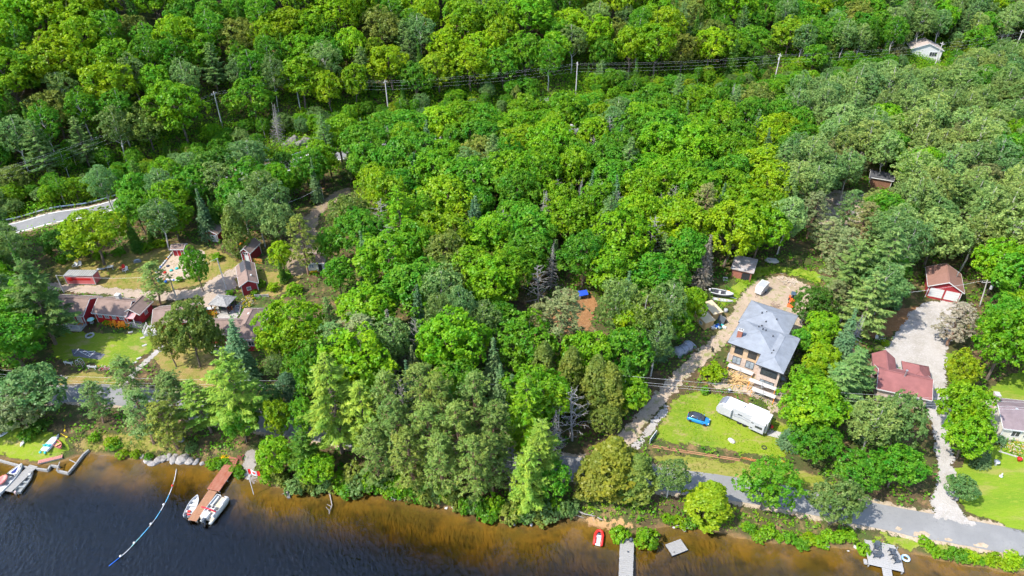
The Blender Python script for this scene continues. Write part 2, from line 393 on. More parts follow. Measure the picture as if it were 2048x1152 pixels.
rock_m = mat('grey granite', (.30,.29,.28), .9, .2, 1.2, bump=.7, bscale=3, col2=(.46,.43,.40))

road_px = [(-150,812),(-30,800),(90,790),(190,786),(300,800),(450,830),(620,858),(860,898),(1040,922),(1150,937),(1280,953),(1400,968),(1560,993),(1700,1021),(1850,1050),(2048,1086),(2180,1112)]
road_line = spline([survey(*p)[:2] for p in road_px], 6)
sheet('road_shoulder', ribbon(road_line, 7.0), shoulder, .02, 'sandy shoulders of the lakeside road', 'road shoulder', .25, 1.0, 0)
sheet('road', ribbon(road_line, 4.8), asphalt, .05, 'narrow grey asphalt road along the lake', 'road', .04, 1.0, 0)
hwy_line = spline([survey(*p)[:2] for p in [(-170,500),(0,462),(100,437),(220,412),(330,386),(440,361),(560,335),(700,305),(920,272),(1070,258),(1300,242),(1560,222),(1750,196),(1950,166),(2120,140)]], 6)
for s, lb in ((-.95, 'worn wheel track on the lake side of the lakeside road'), (.95, 'worn wheel track on the inland side of the lakeside road')):
    ln = []
    for i, p in enumerate(road_line):
        a = Vector(road_line[max(i-1,0)]); b = Vector(road_line[min(i+1,len(road_line)-1)]); d = (b-a).normalized(); ln.append(tuple(Vector(p) + Vector((-d.y, d.x))*s))
    sheet('wheel_track', ribbon(ln, .75), ground_mat('polished wheel track', ((.142,.14,.137),(.158,.156,.152),(.13,.129,.127)), .3, .8, 1.5, edge=True, bump=.1, wear=.5), .056, lb, 'wheel track', .08, .8, 0)
sheet('highway', ribbon(hwy_line, 9.0), shoulder, .03, 'sandy shoulders of the highway behind the trees', 'road shoulder', .2, 1.4, 0)
sheet('highway_lanes', ribbon(hwy_line, 6.4), ground_mat('pale highway asphalt', ((.16,.16,.16),(.18,.178,.175),(.14,.14,.14)), .5, .85, 3., bump=.1), .06, 'pale two lane highway at the foot of the wooded hill', 'road', .03, 1.4, 0)
for s, lb in ((-1, 'white edge line on the lake side of the highway'), (1, 'white edge line on the hill side of the highway')):
    ln = []
    for i, p in enumerate(hwy_line):
        a = Vector(hwy_line[max(i-1,0)]); b = Vector(hwy_line[min(i+1,len(hwy_line)-1)]); d = (b-a).normalized()
        ln.append(tuple(Vector(p) + Vector((-d.y, d.x))*s*2.8))
    sheet('road_marking', ribbon(ln, .22), mat('road paint', (.75,.75,.72), .7), .07, lb, 'road marking', 0, 1.4, 0)
sheet('driveway', ribbon(spline([survey(*p)[:2] for p in [(1215,925),(1258,868),(1310,808),(1365,748),(1425,693),(1470,645),(1500,598),(1532,565)]],5), [3.4]*5+[3.6]*10+[4.0]*10+[4.8]*11), dirt, .07, 'dusty driveway leading up to the house under construction', 'driveway', .3, .9, 0)
for s_, lb in ((-.8, 'left wheel rut of the dusty driveway'), (.8, 'right wheel rut of the dusty driveway')):
    dl = spline([survey(*p)[:2] for p in [(1215,925),(1258,868),(1310,808),(1365,748),(1425,693),(1470,645),(1500,598)]], 5); ln = []
    for i, p in enumerate(dl):
        a = Vector(dl[max(i-1,0)]); b = Vector(dl[min(i+1,len(dl)-1)]); d = (b-a).normalized(); ln.append(tuple(Vector(p) + Vector((-d.y, d.x))*s_))
    sheet('wheel_rut', ribbon(ln, .8), ground_mat('pale wheel rut', ((.42,.345,.27),(.38,.31,.24),(.34,.27,.20)), .4, .95, 2., edge=True, wear=.55), .082, lb, 'wheel rut', .1, .7, 0)
sheet('driveway', ground_poly([(1250,905),(1320,815),(1345,800),(1330,840),(1275,905)]), gravel, .085, 'pale broken stone at the mouth of the dusty driveway', 'driveway', .3)
sheet('dirt_yard', ground_poly([(1500,600),(1525,560),(1560,545),(1600,560),(1632,575),(1620,620),(1600,680),(1585,730),(1570,800),(1555,835),(1525,842),(1540,810),(1490,790),(1440,782),(1400,770),(1440,735),(1470,740),(1480,660)]), dirt, .055, 'bare tan dirt round the house under construction', 'yard', .35)
sheet('lawn', ground_poly([(1300,880),(1345,790),(1400,776),(1455,790),(1550,836),(1590,850),(1600,890),(1560,925),(1480,905),(1300,885)]), lawn_m, .045, 'patchy green lawn under the blue car and the camper', 'lawn', .3)
sheet('grass_verge', ground_poly([(1300,898),(1480,922),(1620,940),(1680,965),(1690,1000),(1500,968),(1310,935)]), ground_mat('verge grass', ((.145,.175,.018),(.19,.175,.04),(.12,.16,.012),(.25,.19,.07)), .2, .95, 2.2, edge=True, streak=(R(-12), 1/3)), .04, 'mown grass verge between the timber kerb and the road', 'grass verge', .3)
sheet('weed_patch', ground_poly([(1470,560),(1500,535),(1540,528),(1600,535),(1650,545),(1640,575),(1600,556),(1550,545),(1515,560),(1480,600),(1440,620),(1430,600)]), ground_mat('weedy grass', ((.13,.21,.014),(.18,.23,.02),(.22,.22,.045)), .4, .95, 2.6, edge=True), .05, 'weedy green grass behind the dirt yard', 'grass', .4)
sheet('gravel_drive', ground_poly([(1868,1020),(1850,1000),(1876,960),(1868,900),(1860,850),(1845,800),(1775,725),(1758,698),(1790,670),(1820,620),(1850,600),(1930,602),(1925,640),(1895,690),(1894,760),(1906,850),(1910,920),(1914,985),(1930,1035),(1990,1062),(1830,1032)]), gravel, .075, 'pale gravel drive past the house with the red roof', 'driveway', .25)
sheet('needle_bed', ground_poly([(1700,650),(1760,690),(1840,640),(1850,600),(1780,620),(1700,620)]), needle_m, .06, 'rust brown pine needles beside the gravel drive', 'ground cover', .4)
sheet('lawn', ground_poly([(1905,930),(1960,900),(2010,880),(2060,870),(2100,900),(2140,1095),(2048,1066),(1960,1040),(1915,1015),(1900,970)]), lawn_b, .05, 'even bright green lawn in front of the cream house', 'lawn', .25)
sheet('lawn', ground_poly([(1960,790),(2000,750),(2060,735),(2110,760),(2090,830),(2010,830)]), lawn_b, .05, 'even bright green lawn behind the cream house', 'lawn', .25)
sheet('lawn', ground_poly([(1882,705),(1905,700),(1925,740),(1920,790),(1895,780)]), lawn_b, .05, 'narrow bright green strip of grass beside the gravel drive', 'lawn', .25)
sheet('lane', ribbon(spline([survey(*p)[:2] for p in [(60,572),(130,576),(220,583),(320,592),(400,585),(440,562),(470,545),(490,530)]],5), [3.6]*15+[4.5]*8+[5.5]*8+[4]*5), ground_mat('lane gravel', ((.315,.247,.188),(.270,.210,.158),(.345,.285,.225)), .3, .95, 2.6, edge=True), .07, 'pale gravel lane behind the red cottages', 'lane', .25, .9, 0)
sheet('gravel_yard', ground_poly([(400,590),(470,545),(480,575),(455,600),(430,620),(395,625)]), MATS['lane gravel'], .06, 'gravel yard by the hut with the grey shake roof', 'yard', .3)
sheet('dry_lawn', ground_poly([(95,530),(150,515),(260,505),(330,480),(420,490),(480,520),(500,540),(560,540),(610,545),(600,575),(540,600),(480,580),(440,560),(380,575),(300,590),(200,580),(110,572)]), dry_m, .04, 'dry yellow grass round the red sheds', 'grass', .4)
sheet('dry_lawn', ground_poly([(290,690),(330,600),(420,590),(440,640),(430,700),(520,740),(500,790),(330,770)]), dry_m, .045, 'dry grass between the brown roofed cottages', 'grass', .4)
sheet('lawn', ground_poly([(90,690),(130,660),(200,662),(270,668),(325,650),(322,690),(290,712),(262,738),(215,745),(160,720),(110,728)]), lawn_m, .055, 'green lawn in front of the red cottages', 'lawn', .3)
sheet('path', ribbon(spline([survey(*p)[:2] for p in [(330,690),(305,712),(280,735),(262,752),(250,775)]],4), 1.6), gravel, .075, 'pale stone footpath beside the lawn', 'path', .15, .6, 0)
sheet('road_verge', ground_poly([(100,760),(160,738),(220,745),(255,760),(235,778),(160,772),(100,775)]), dry_m, .05, 'dry grass bank between the lawn and the road', 'grass verge', .3)
sheet('lake_lawn', ground_poly([(-40,910),(-30,850),(40,850),(110,860),(150,890),(130,918),(95,928),(50,925),(0,915)]), lawn_m, .05, 'waterside grass where the small boats lie', 'lawn', .3)
sheet('shore_grass', ground_poly([(130,905),(170,870),(260,860),(370,870),(400,895),(360,905),(290,912),(220,903),(165,902)]), dry_m, .05, 'dry grass bank above the lake', 'grass', .3)
sheet('boat_launch', ground_poly([(485,965),(478,930),(490,895),(505,880),(520,900),(518,945),(515,975)]), ground_mat('launch gravel', ((.208,.184,.160),(.176,.152,.132),(.248,.224,.200)), .5, .95, 3, edge=True), .05, 'gravel boat launch beside the rust red dock', 'boat launch', .2)
sheet('clearing', ground_poly([(1035,660),(1060,625),(1110,610),(1160,600),(1180,580),(1200,600),(1185,660),(1120,700),(1050,690)]), needle_m, .06, 'rust brown clearing in the middle of the wood', 'clearing', .4)
sheet('clearing', ground_poly([(600,440),(640,400),(700,370),(710,390),(660,410),(630,450),(655,520),(600,560),(560,540)]), ground_mat('trampled earth', ((.208,.152,.104),(.160,.120,.080),(.272,.208,.136),(.160,.160,.040)), .3, .95, 2, edge=True), .06, 'trampled earth track among the trees above the cabins', 'track', .4)
sheet('rock_outcrop', ground_poly([(1620,440),(1650,370),(1720,390),(1760,380),(1760,440),(1700,450),(1660,470)]), ground_mat('pale rock', ((.336,.272,.192),(.288,.256,.208),(.240,.160,.096),(.128,.160,.032)), .3, .95, 2, edge=True, bump=.9), .06, 'pale rocky clearing among the pines', 'rock', .4)
sheet('sand_beach', ground_poly([(1150,1046),(1165,1028),(1225,1036),(1300,1050),(1300,1060),(1222,1072),(1180,1058)]), ground_mat('beach sand', ((.336,.200,.096),(.288,.168,.080),(.240,.176,.048)), .3, .95, 2, edge=True), .04, 'orange sand beach beside the grey plank dock', 'beach', .3)
sheet('shore_strip', ground_poly([(1720,1075),(1750,1060),(1900,1085),(2048,1118),(2150,1140),(2150,1160),(2000,1142),(1880,1118),(1800,1100)]), lawn_m, .05, 'green strip of grass between the road and the lake', 'grass verge', .3)

# ------------------------------------------------------------------ trees
LM = {'broad': leaf_mat('broad leaves', .5, .18), 'needle': leaf_mat('needles', .38, .18), 'small': leaf_mat('small leaves', .5, .16)}
bark = mat('brown bark', (.13,.10,.075), .95, .3, 3, bump=.6, stretch=(3,3,.6))
bark_pale = mat('pale birch bark', (.50,.47,.42), .85, .2, 2.5, col2=(.30,.27,.24), stretch=(1,1,2))
bark_red = mat('red pine bark', (.22,.13,.085), .95, .25, 3, bump=.6, stretch=(3,3,.6))
bark_dead = mat('weathered grey wood', (.25,.23,.21), .95, .25, 3, stretch=(3,3,.5))
def unit(a): return a / np.maximum(np.linalg.norm(a, axis=-1, keepdims=True), 1e-6)
def leaf_quads(rs, C, N, n, rad, ls, asp, up=.4, jit=.55, flat=.55, axis=None, along=0.0):
    """n leaves round each tuft centre: positions, quads and one tone per leaf"""
    k = len(C); C = np.repeat(C, n, 0); Nn = np.repeat(N, n, 0)
    o = unit(rs.normal(size=(k*n, 3))) * (rs.uniform(0, 1, (k*n, 1)) ** .5)
    dn = np.sum(o*Nn, 1, keepdims=True); o = o - Nn*dn*(1-flat); o = np.where(dn < -.2, o - 2*Nn*dn*flat*.7, o)
    P = C + o*rad*rs.uniform(.75, 1.15, (k*n, 1))
    nr = unit(Nn*.55 + unit(o)*.45 + np.array([0, 0, up]) + rs.normal(size=(k*n, 3))*jit)
    if axis is None: t = rs.normal(size=(k*n, 3))
    else: t = np.repeat(axis, n, 0)*along + rs.normal(size=(k*n, 3))*(.6)
    t = unit(t - nr*np.sum(t*nr, 1, keepdims=True)); b = np.cross(nr, t)
    L = ls*rs.uniform(.7, 1.3, (k*n, 1)); Wd = L*asp
    V = np.stack([P - t*L*.5, P + b*Wd*.5, P + t*L*.5, P - b*Wd*.5], 1).reshape(-1, 3)
    tone = np.clip(np.repeat(rs.uniform(.1, .9, k), n)*.6 + rs.uniform(0, 1, k*n)*.4, 0, 1)
    return V, np.repeat(tone, 4)
def leaf_mesh(name, parts, m):
    V = np.concatenate([p[0] for p in parts]); T = np.concatenate([p[1] for p in parts])
    me = bpy.data.meshes.new(name); n = len(V)//4
    me.vertices.add(len(V)); me.vertices.foreach_set('co', V.astype(np.float32).ravel())
    me.loops.add(n*4); me.loops.foreach_set('vertex_index', np.arange(n*4, dtype=np.int32))
    me.polygons.add(n); me.polygons.foreach_set('loop_start', np.arange(0, n*4, 4, dtype=np.int32))
    a = me.attributes.new('v', 'FLOAT', 'POINT'); a.data.foreach_set('value', T.astype(np.float32))
    me.materials.append(m); me.update(calc_edges=True); return me
def limb(mb, rs, p0, p1, r0, r1, wob=.06, k=5, n=4):
    p0 = np.array(p0, float); p1 = np.array(p1, float); L = np.linalg.norm(p1-p0); pts = []; rd = []
    for i in range(n+1):
        t = i/n; pts.append(tuple(p0 + (p1-p0)*t + rs.normal(size=3)*wob*L*math.sin(math.pi*t))); rd.append(r0 + (r1-r0)*t)
    mb.tube(pts, rd, k)
def lobed(rs, cen, rad, nl, lr, nt, n, tr, ls, asp, point=0.0, bottom=.35, **kw):
    """crown of nl leafy lobes spread over an ellipsoid; returns leaves and lobe centres"""
    cen = np.array(cen, float); rad = np.array(rad, float); lob = []; i = 0
    for i in range(nl):
        z = 1 - 2*(i+.5)/nl; a = i*2.39996 + rs.uniform(-.4, .4)
        z = max(z, -.75); q = math.sqrt(max(0, 1-z*z))
        d = np.array([q*math.cos(a), q*math.sin(a), z]); s = rs.uniform(.52, .78)
        if point: s *= 1 - point*max(z, 0)*.0
        c = cen + d*rad*s
        if point: c[:2] = cen[:2] + (c[:2]-cen[:2])*(1 - point*max(0, z))
        lob.append((c, rs.uniform(.75, 1.2)*lr))
    C = []; N = []
    per = max(4, nt//nl)
    for c, r in lob:
        d = unit(rs.normal(size=(per*2, 3))); d[:, 2] = np.where(d[:, 2] < -.25, np.abs(d[:, 2])*rs.choice([1, -1], len(d), p=[1-bottom, bottom]), d[:, 2])
        p = c + d*r*np.array([1, 1, .8])*rs.uniform(.82, 1.2, (len(d), 1)); keep = np.ones(len(p), bool)
        for c2, r2 in lob:
            if c2 is not c: keep &= np.linalg.norm((p-c2)/np.array([1, 1, .8]), axis=1) > r2*.78
        idx = np.where(keep)[0][:per]
        C.append(p[idx]); N.append(d[idx])
    C = np.concatenate(C); N = np.concatenate(N)
    return leaf_quads(rs, C, N, n, tr, ls, asp, **kw), lob
def make_maple(seed, R0=5.2, h=14.0, nl=28):
    rs = np.random.default_rng(seed); ch = h*rs.uniform(.68, .78); cz = h - ch*.5
    q, lob = lobed(rs, (0, 0, cz), (R0*rs.uniform(.9, 1.1), R0*rs.uniform(.9, 1.1), ch*.5), nl, R0*rs.uniform(.28,.34), 560, 15, .66, .43, .76)
    mb = MB(); top = (rs.uniform(-.4,.4), rs.uniform(-.4,.4), h*.72)
    limb(mb, rs, (0,0,-.6), top, .26, .09, .015, 7, 6)
    for c, r in lob[::2]: limb(mb, rs, (top[0]*c[2]/h*.4, top[1]*c[2]/h*.4, min(max(h*.24, c[2]*.55), h*.6)), c, .10, .03)
    return leaf_mesh('crown', [q], LM['broad']), mb.mesh('trunk', bark)
def make_aspen(seed, R0=3.4, h=16.0):
    rs = np.random.default_rng(seed); ch = h*.70; cz = h - ch*.5
    q, lob = lobed(rs, (0, 0, cz), (R0, R0, ch*.5), 26, R0*.36, 420, 13, .55, .32, .8, up=.15, jit=.8, bottom=.5)
    mb = MB(); lean = rs.uniform(-.6, .6, 2)
    limb(mb, rs, (0,0,-.6), (lean[0], lean[1], h*.93), .17, .04, .012, 6, 8)
    for c, r in lob[::2]: limb(mb, rs, (lean[0]*c[2]/h, lean[1]*c[2]/h, c[2]-R0*.75), c, .06, .02)
    return leaf_mesh('crown', [q], LM['small']), mb.mesh('trunk', bark_pale)
def make_white_pine(seed, h=20.0, Lm=5.6, base=.2):
    rs = np.random.default_rng(seed); C = []; N = []; A = []; mb = MB()
    lean = rs.uniform(-.5, .5, 2)
    limb(mb, rs, (0,0,-.6), (lean[0], lean[1], h*.99), .30, .03, .008, 7, 10)
    z = h*base
    while z < h*.985:
        u = (z/h - base)/(1-base); prof = min(1.0, .55+u*2.2)*(1-u)**.62
        nb = rs.integers(4, 6); a0 = rs.uniform(0, 6.28)
        for j in range(nb):
            a = a0 + j*6.283/nb + rs.uniform(-.3, .3); L = max(.5, Lm*prof*rs.uniform(.6, 1.15))
            d = np.array([math.cos(a), math.sin(a), 0]); rise = rs.uniform(.02, .22) + .25*u
            b0 = np.array([lean[0]*z/h, lean[1]*z/h, z]); pts = [b0 + d*L*s + np.array([0,0,L*(rise*s*s - .10*s)]) for s in (0,.35,.7,1)]
            mb.tube([tuple(p) for p in pts], [.07,.05,.03,.015], 4)
            s = .30
            while s <= 1.02:
                c = b0 + d*L*s + np.array([0,0,L*(rise*s*s-.10*s)]); side = np.array([-d[1], d[0], 0])
                wl = .42*L*(1.05-s)*rs.uniform(.6, 1.1)
                for k in ((0,) if wl < .35 else (-1, 0, 1)):
                    dd = unit(d + side*k*.9)
                    for st in ((wl*.9,) if k else (0,)):
                        C.append(c + dd*st*(1 if k else 0) + np.array([0,0,.10])); N.append(unit(np.array([0,0,1.]) + dd*.35)); A.append(dd)
                s += .50/L
        z += .72*rs.uniform(.8, 1.25)
    q = leaf_quads(rs, np.array(C), np.array(N), 6, .34, .78, .26, up=.5, jit=.40, flat=.5, axis=np.array(A), along=1.3)
    return leaf_mesh('crown', [q], LM['needle']), mb.mesh('trunk', bark)
def make_red_pine(seed, h=19.0, R0=3.6):
    rs = np.random.default_rng(seed); mb = MB(); lean = rs.uniform(-.6, .6, 2)
    limb(mb, rs, (0,0,-.6), (lean[0], lean[1], h*.97), .24, .05, .01, 6, 8)
    C = []; N = []; A = []
    for i in range(62):
        u = (i+.5)/62; z = h*(.22 + .76*u); a = i*2.39996 + rs.uniform(-.5, .5)
        L = R0*rs.uniform(.55, 1.1)*(1-u)**.38*min(1, .6+u*2)
        d = np.array([math.cos(a), math.sin(a), 0]); b0 = np.array([lean[0]*z/h, lean[1]*z/h, z]); up = rs.uniform(.05, .4)
        tip = b0 + d*L + np.array([0,0,L*up]); limb(mb, rs, b0, tip, .055, .02, .05, 4, 3)
        for k in range(9):
            s = rs.uniform(.42, 1.08); c = b0 + (tip-b0)*s + rs.normal(size=3)*.34*np.array([1,1,.55])
            o = unit(c - b0 + np.array([0,0,.8])); C.append(c); N.append(o); A.append(o)
    q = leaf_quads(rs, np.array(C), np.array(N), 11, .34, .46, .30, up=.3, jit=.65, flat=.8, axis=np.array(A), along=.9)
    return leaf_mesh('crown', [q], LM['needle']), mb.mesh('trunk', bark_red)
def make_spruce(seed, h=15.0, Lm=2.7):
    rs = np.random.default_rng(seed); mb = MB(); limb(mb, rs, (0,0,-.6), (0,0,h), .2, .02, .004, 6, 6)
    C = []; N = []; A = []; z = h*.08
    while z < h*.99:
        u = z/h; L0 = Lm*(1-u)**.85; nb = 9 if u < .6 else 6; a0 = rs.uniform(0, 6.28)
        for j in range(nb):
            a = a0 + j*6.283/nb + rs.uniform(-.25, .25); L = max(.25, L0*rs.uniform(.75, 1.15)); d = np.array([math.cos(a), math.sin(a), 0])
            s = .35
            while s <= 1.0:
                for k in ((0,) if L*s < .8 else (-.22, .22)):
                    dd = unit(d + np.array([-d[1], d[0], 0])*k); C.append(dd*L*s + np.array([0,0,z - L*.28*s + L*.10*s*s])); N.append(unit(np.array([0,0,1.])+d*.6)); A.append(d)
                s += .38/max(L, .38)
        z += .50*rs.uniform(.85, 1.15)
    q = leaf_quads(rs, np.array(C), np.array(N), 5, .26, .58, .34, up=.2, jit=.35, flat=.5, axis=np.array(A), along=1.5)
    return leaf_mesh('crown', [q], LM['needle']), mb.mesh('trunk', bark)
def make_cedar(seed, h=12.0, R0=2.9):
    rs = np.random.default_rng(seed); mb = MB(); limb(mb, rs, (0,0,-.5), (0,0,h*.9), .2, .04, .01, 6, 5)
    n = 520; u = rs.uniform(0, 1, n)**.8; a = rs.uniform(0, 6.283, n); ph = rs.uniform(0, 6.28, 4)
    prof = (np.minimum(1, .35 + u*3.2))*(1-u)**.55
    wob = 1 + .16*np.sin(a*3+ph[0]+u*9) + .12*np.sin(a*5+ph[1]-u*14) + rs.uniform(-.1, .1, n)
    r = R0*prof*wob; C = np.stack([r*np.cos(a), r*np.sin(a), h*(.06+.93*u)], 1)
    N = unit(np.stack([np.cos(a), np.sin(a), .35+.5*u], 1))
    q = leaf_quads(rs, C, N, 10, .50, .44, .62, up=.25, jit=.55)
    return leaf_mesh('crown', [q], LM['small']), mb.mesh('trunk', bark)
def make_bush(seed, R0=1.6, h=2.4):
    rs = np.random.default_rng(seed)
    q, lob = lobed(rs, (0, 0, h*.5), (R0, R0, h*.5), 9, R0*.45, 110, 11, .38, .34, .75)
    return leaf_mesh('foliage', [q], LM['broad'])
def make_dead(seed, h=13.0, L0=3.0, twigs=True, cone=False):
    rs = np.random.default_rng(seed); mb = MB(); limb(mb, rs, (0,0,-.5), (rs.uniform(-.5,.5), rs.uniform(-.5,.5), h), .17, .03, .01, 5, 6); br = MB()
    nb = 150 if cone else 46
    for i in range(nb):
        u = (i+.5)/nb; z = h*((.06 if cone else .22)+(.91 if cone else .75)*u); a = i*2.39996; L = L0*((1-u)**.8 if cone else (1-u)**.4)*rs.uniform(.5, 1.1)
        d = np.array([math.cos(a), math.sin(a), 0]); b0 = np.array([0,0,z]); tip = b0 + d*L + np.array([0,0,L*(-.15 if cone else rs.uniform(.1,.7))])
        limb(br, rs, b0, tip, .05, .014, .08, 4, 3)
        for k in range(5):
            s = rs.uniform(.35, 1); c = b0+(tip-b0)*s; e = c + unit(d+rs.normal(size=3)*.6)*L*.35*rs.uniform(.4, 1)
            br.tube([tuple(c), tuple(e)], [.024, .01], 3)
    return br.mesh('branches', bark_dead), mb.mesh('trunk', bark_dead)
TREES = {
    'maple': [make_maple(i, 5.2*(.9+.07*(i % 4))) for i in range(1, 10)], 'oak': [make_maple(40+i, 5.4, 14.0, 34) for i in range(2)],
    'birch': [make_aspen(10+i) for i in range(4)],
    'pine': [make_white_pine(20+i) for i in range(3)], 'red_pine': [make_red_pine(30+i) for i in range(3)],
    'spruce': [make_spruce(50+i) for i in range(3)], 'cedar': [make_cedar(60+i) for i in range(3)],
    'dead': [make_dead(70), make_dead(71, 12, 3.4), make_dead(72, 13, 2.9, cone=True)],
}
BUSH = [make_bush(80+i) for i in range(4)]
BASE = {'maple': (14., 5.6), 'oak': (14., 5.9), 'birch': (16., 3.7), 'pine': (20., 5.2), 'red_pine': (19., 3.6), 'spruce': (15., 2.7), 'cedar': (12., 3.0), 'dead': (13., 3.0)}
NAMES = {'maple': 'maple_tree', 'oak': 'oak_tree', 'birch': 'birch_tree', 'pine': 'pine_tree', 'red_pine': 'red_pine_tree', 'spruce': 'spruce_tree', 'cedar': 'cedar_tree', 'dead': 'dead_tree'}
WORDS = {'maple': 'maple', 'oak': 'leafy tree', 'birch': 'birch', 'pine': 'white pine', 'red_pine': 'red pine', 'spruce': 'spruce', 'cedar': 'cedar', 'dead': 'dead tree'}
TINT = {  # leaf colours by tone
    'lime': (.215,.365,.007), 'bright': (.152,.328,.008), 'green': (.100,.268,.012), 'deep': (.066,.170,.014), 'pine dark': (.085,.165,.035), 'dark': (.032,.085,.012),
    'yellowish': (.215,.325,.010), 'olive': (.178,.232,.034), 'grey green': (.152,.265,.066), 'pale': (.225,.325,.080), 'fresh': (.195,.320,.036), 'blue green': (.110,.210,.085), 'dusty': (.210,.242,.085), 'rust tinged': (.235,.205,.145), 'grey': (.2,.18,.15), 'ash': (.46,.44,.41), 'dead needles': (.27,.265,.20), 'pine olive': (.150,.232,.042), 'olive yellow': (.245,.275,.026)}
planted = []
def plant(kind, x, y, h, rad=None, tone='bright', variant=None, spin=None, label=None, auto=False):
    v = TREES[kind]; i = (rnd.randrange(len(v)) if variant is None else variant); crown, trunk = v[i]
    bh, br = BASE[kind]; sz = h/bh; sx = (rad/br) if rad else sz
    o = bpy.data.objects.new(NAMES[kind], None); o.empty_display_size = .3; COL.objects.link(o)
    o.location = (x, y, hz(x, y)-.1); o.rotation_euler = (rnd.uniform(-.07,.07), rnd.uniform(-.07,.07), rnd.uniform(0, 6.28) if spin is None else spin); w_ = rnd.uniform(.88, 1.12); o.scale = (sx*w_, sx/w_, sz)
    t = bpy.data.objects.new('trunk', trunk); COL.objects.link(t); t.parent = o
    c = bpy.data.objects.new('crown' if kind != 'dead' else 'branches', crown); COL.objects.link(c); c.parent = o
    k = TINT[tone]; j = rnd.uniform(.84, 1.16); g = rnd.uniform(-.12, .12)
    c.color = (k[0]*j*(1+g), k[1]*j, k[2]*j*(1-g), 1)
    o['category'] = 'tree'; o['group'] = 'trees of the wood' if auto else 'trees by the lake and the houses'
    if label: o['label'] = label
    px, py = project(x, y, hz(x, y) + h*.7)
    planted.append(dict(o=o, kind=kind, tone=tone, x=x, y=y, r=(rad or br*sx), h=h, px=px, py=py, label=label))
    return o
def plant_top(px, py, kind, h, rad=None, tone='bright', label=None, **kw):
    x, y, z = survey(px, py, h); return plant(kind, x, y, h, rad, tone, label=label, **kw)
def bush(px, py, rad=1.5, h=None, tone='bright', label=None, xy=None):
    x, y = xy or survey(px, py)[:2]; h = h or rad*1.4
    o = bpy.data.objects.new('bush', BUSH[rnd.randrange(4)]); COL.objects.link(o)
    o.location = (x, y, hz(x, y)-.1); o.rotation_euler[2] = rnd.uniform(0, 6.28); o.scale = (rad/1.7, rad/1.7, h/2.4)
    k = TINT[tone]; j = rnd.uniform(.85, 1.15); o.color = (k[0]*j, k[1]*j, k[2]*j, 1)
    o['category'] = 'bush'; o['group'] = 'bushes and shrubs'
    if label: o['label'] = label
    qx, qy = project(x, y, hz(x, y)+h*.5); planted.append(dict(o=o, kind='bush', tone=tone, x=x, y=y, r=rad, h=h, px=qx, py=qy, label=label)); return o

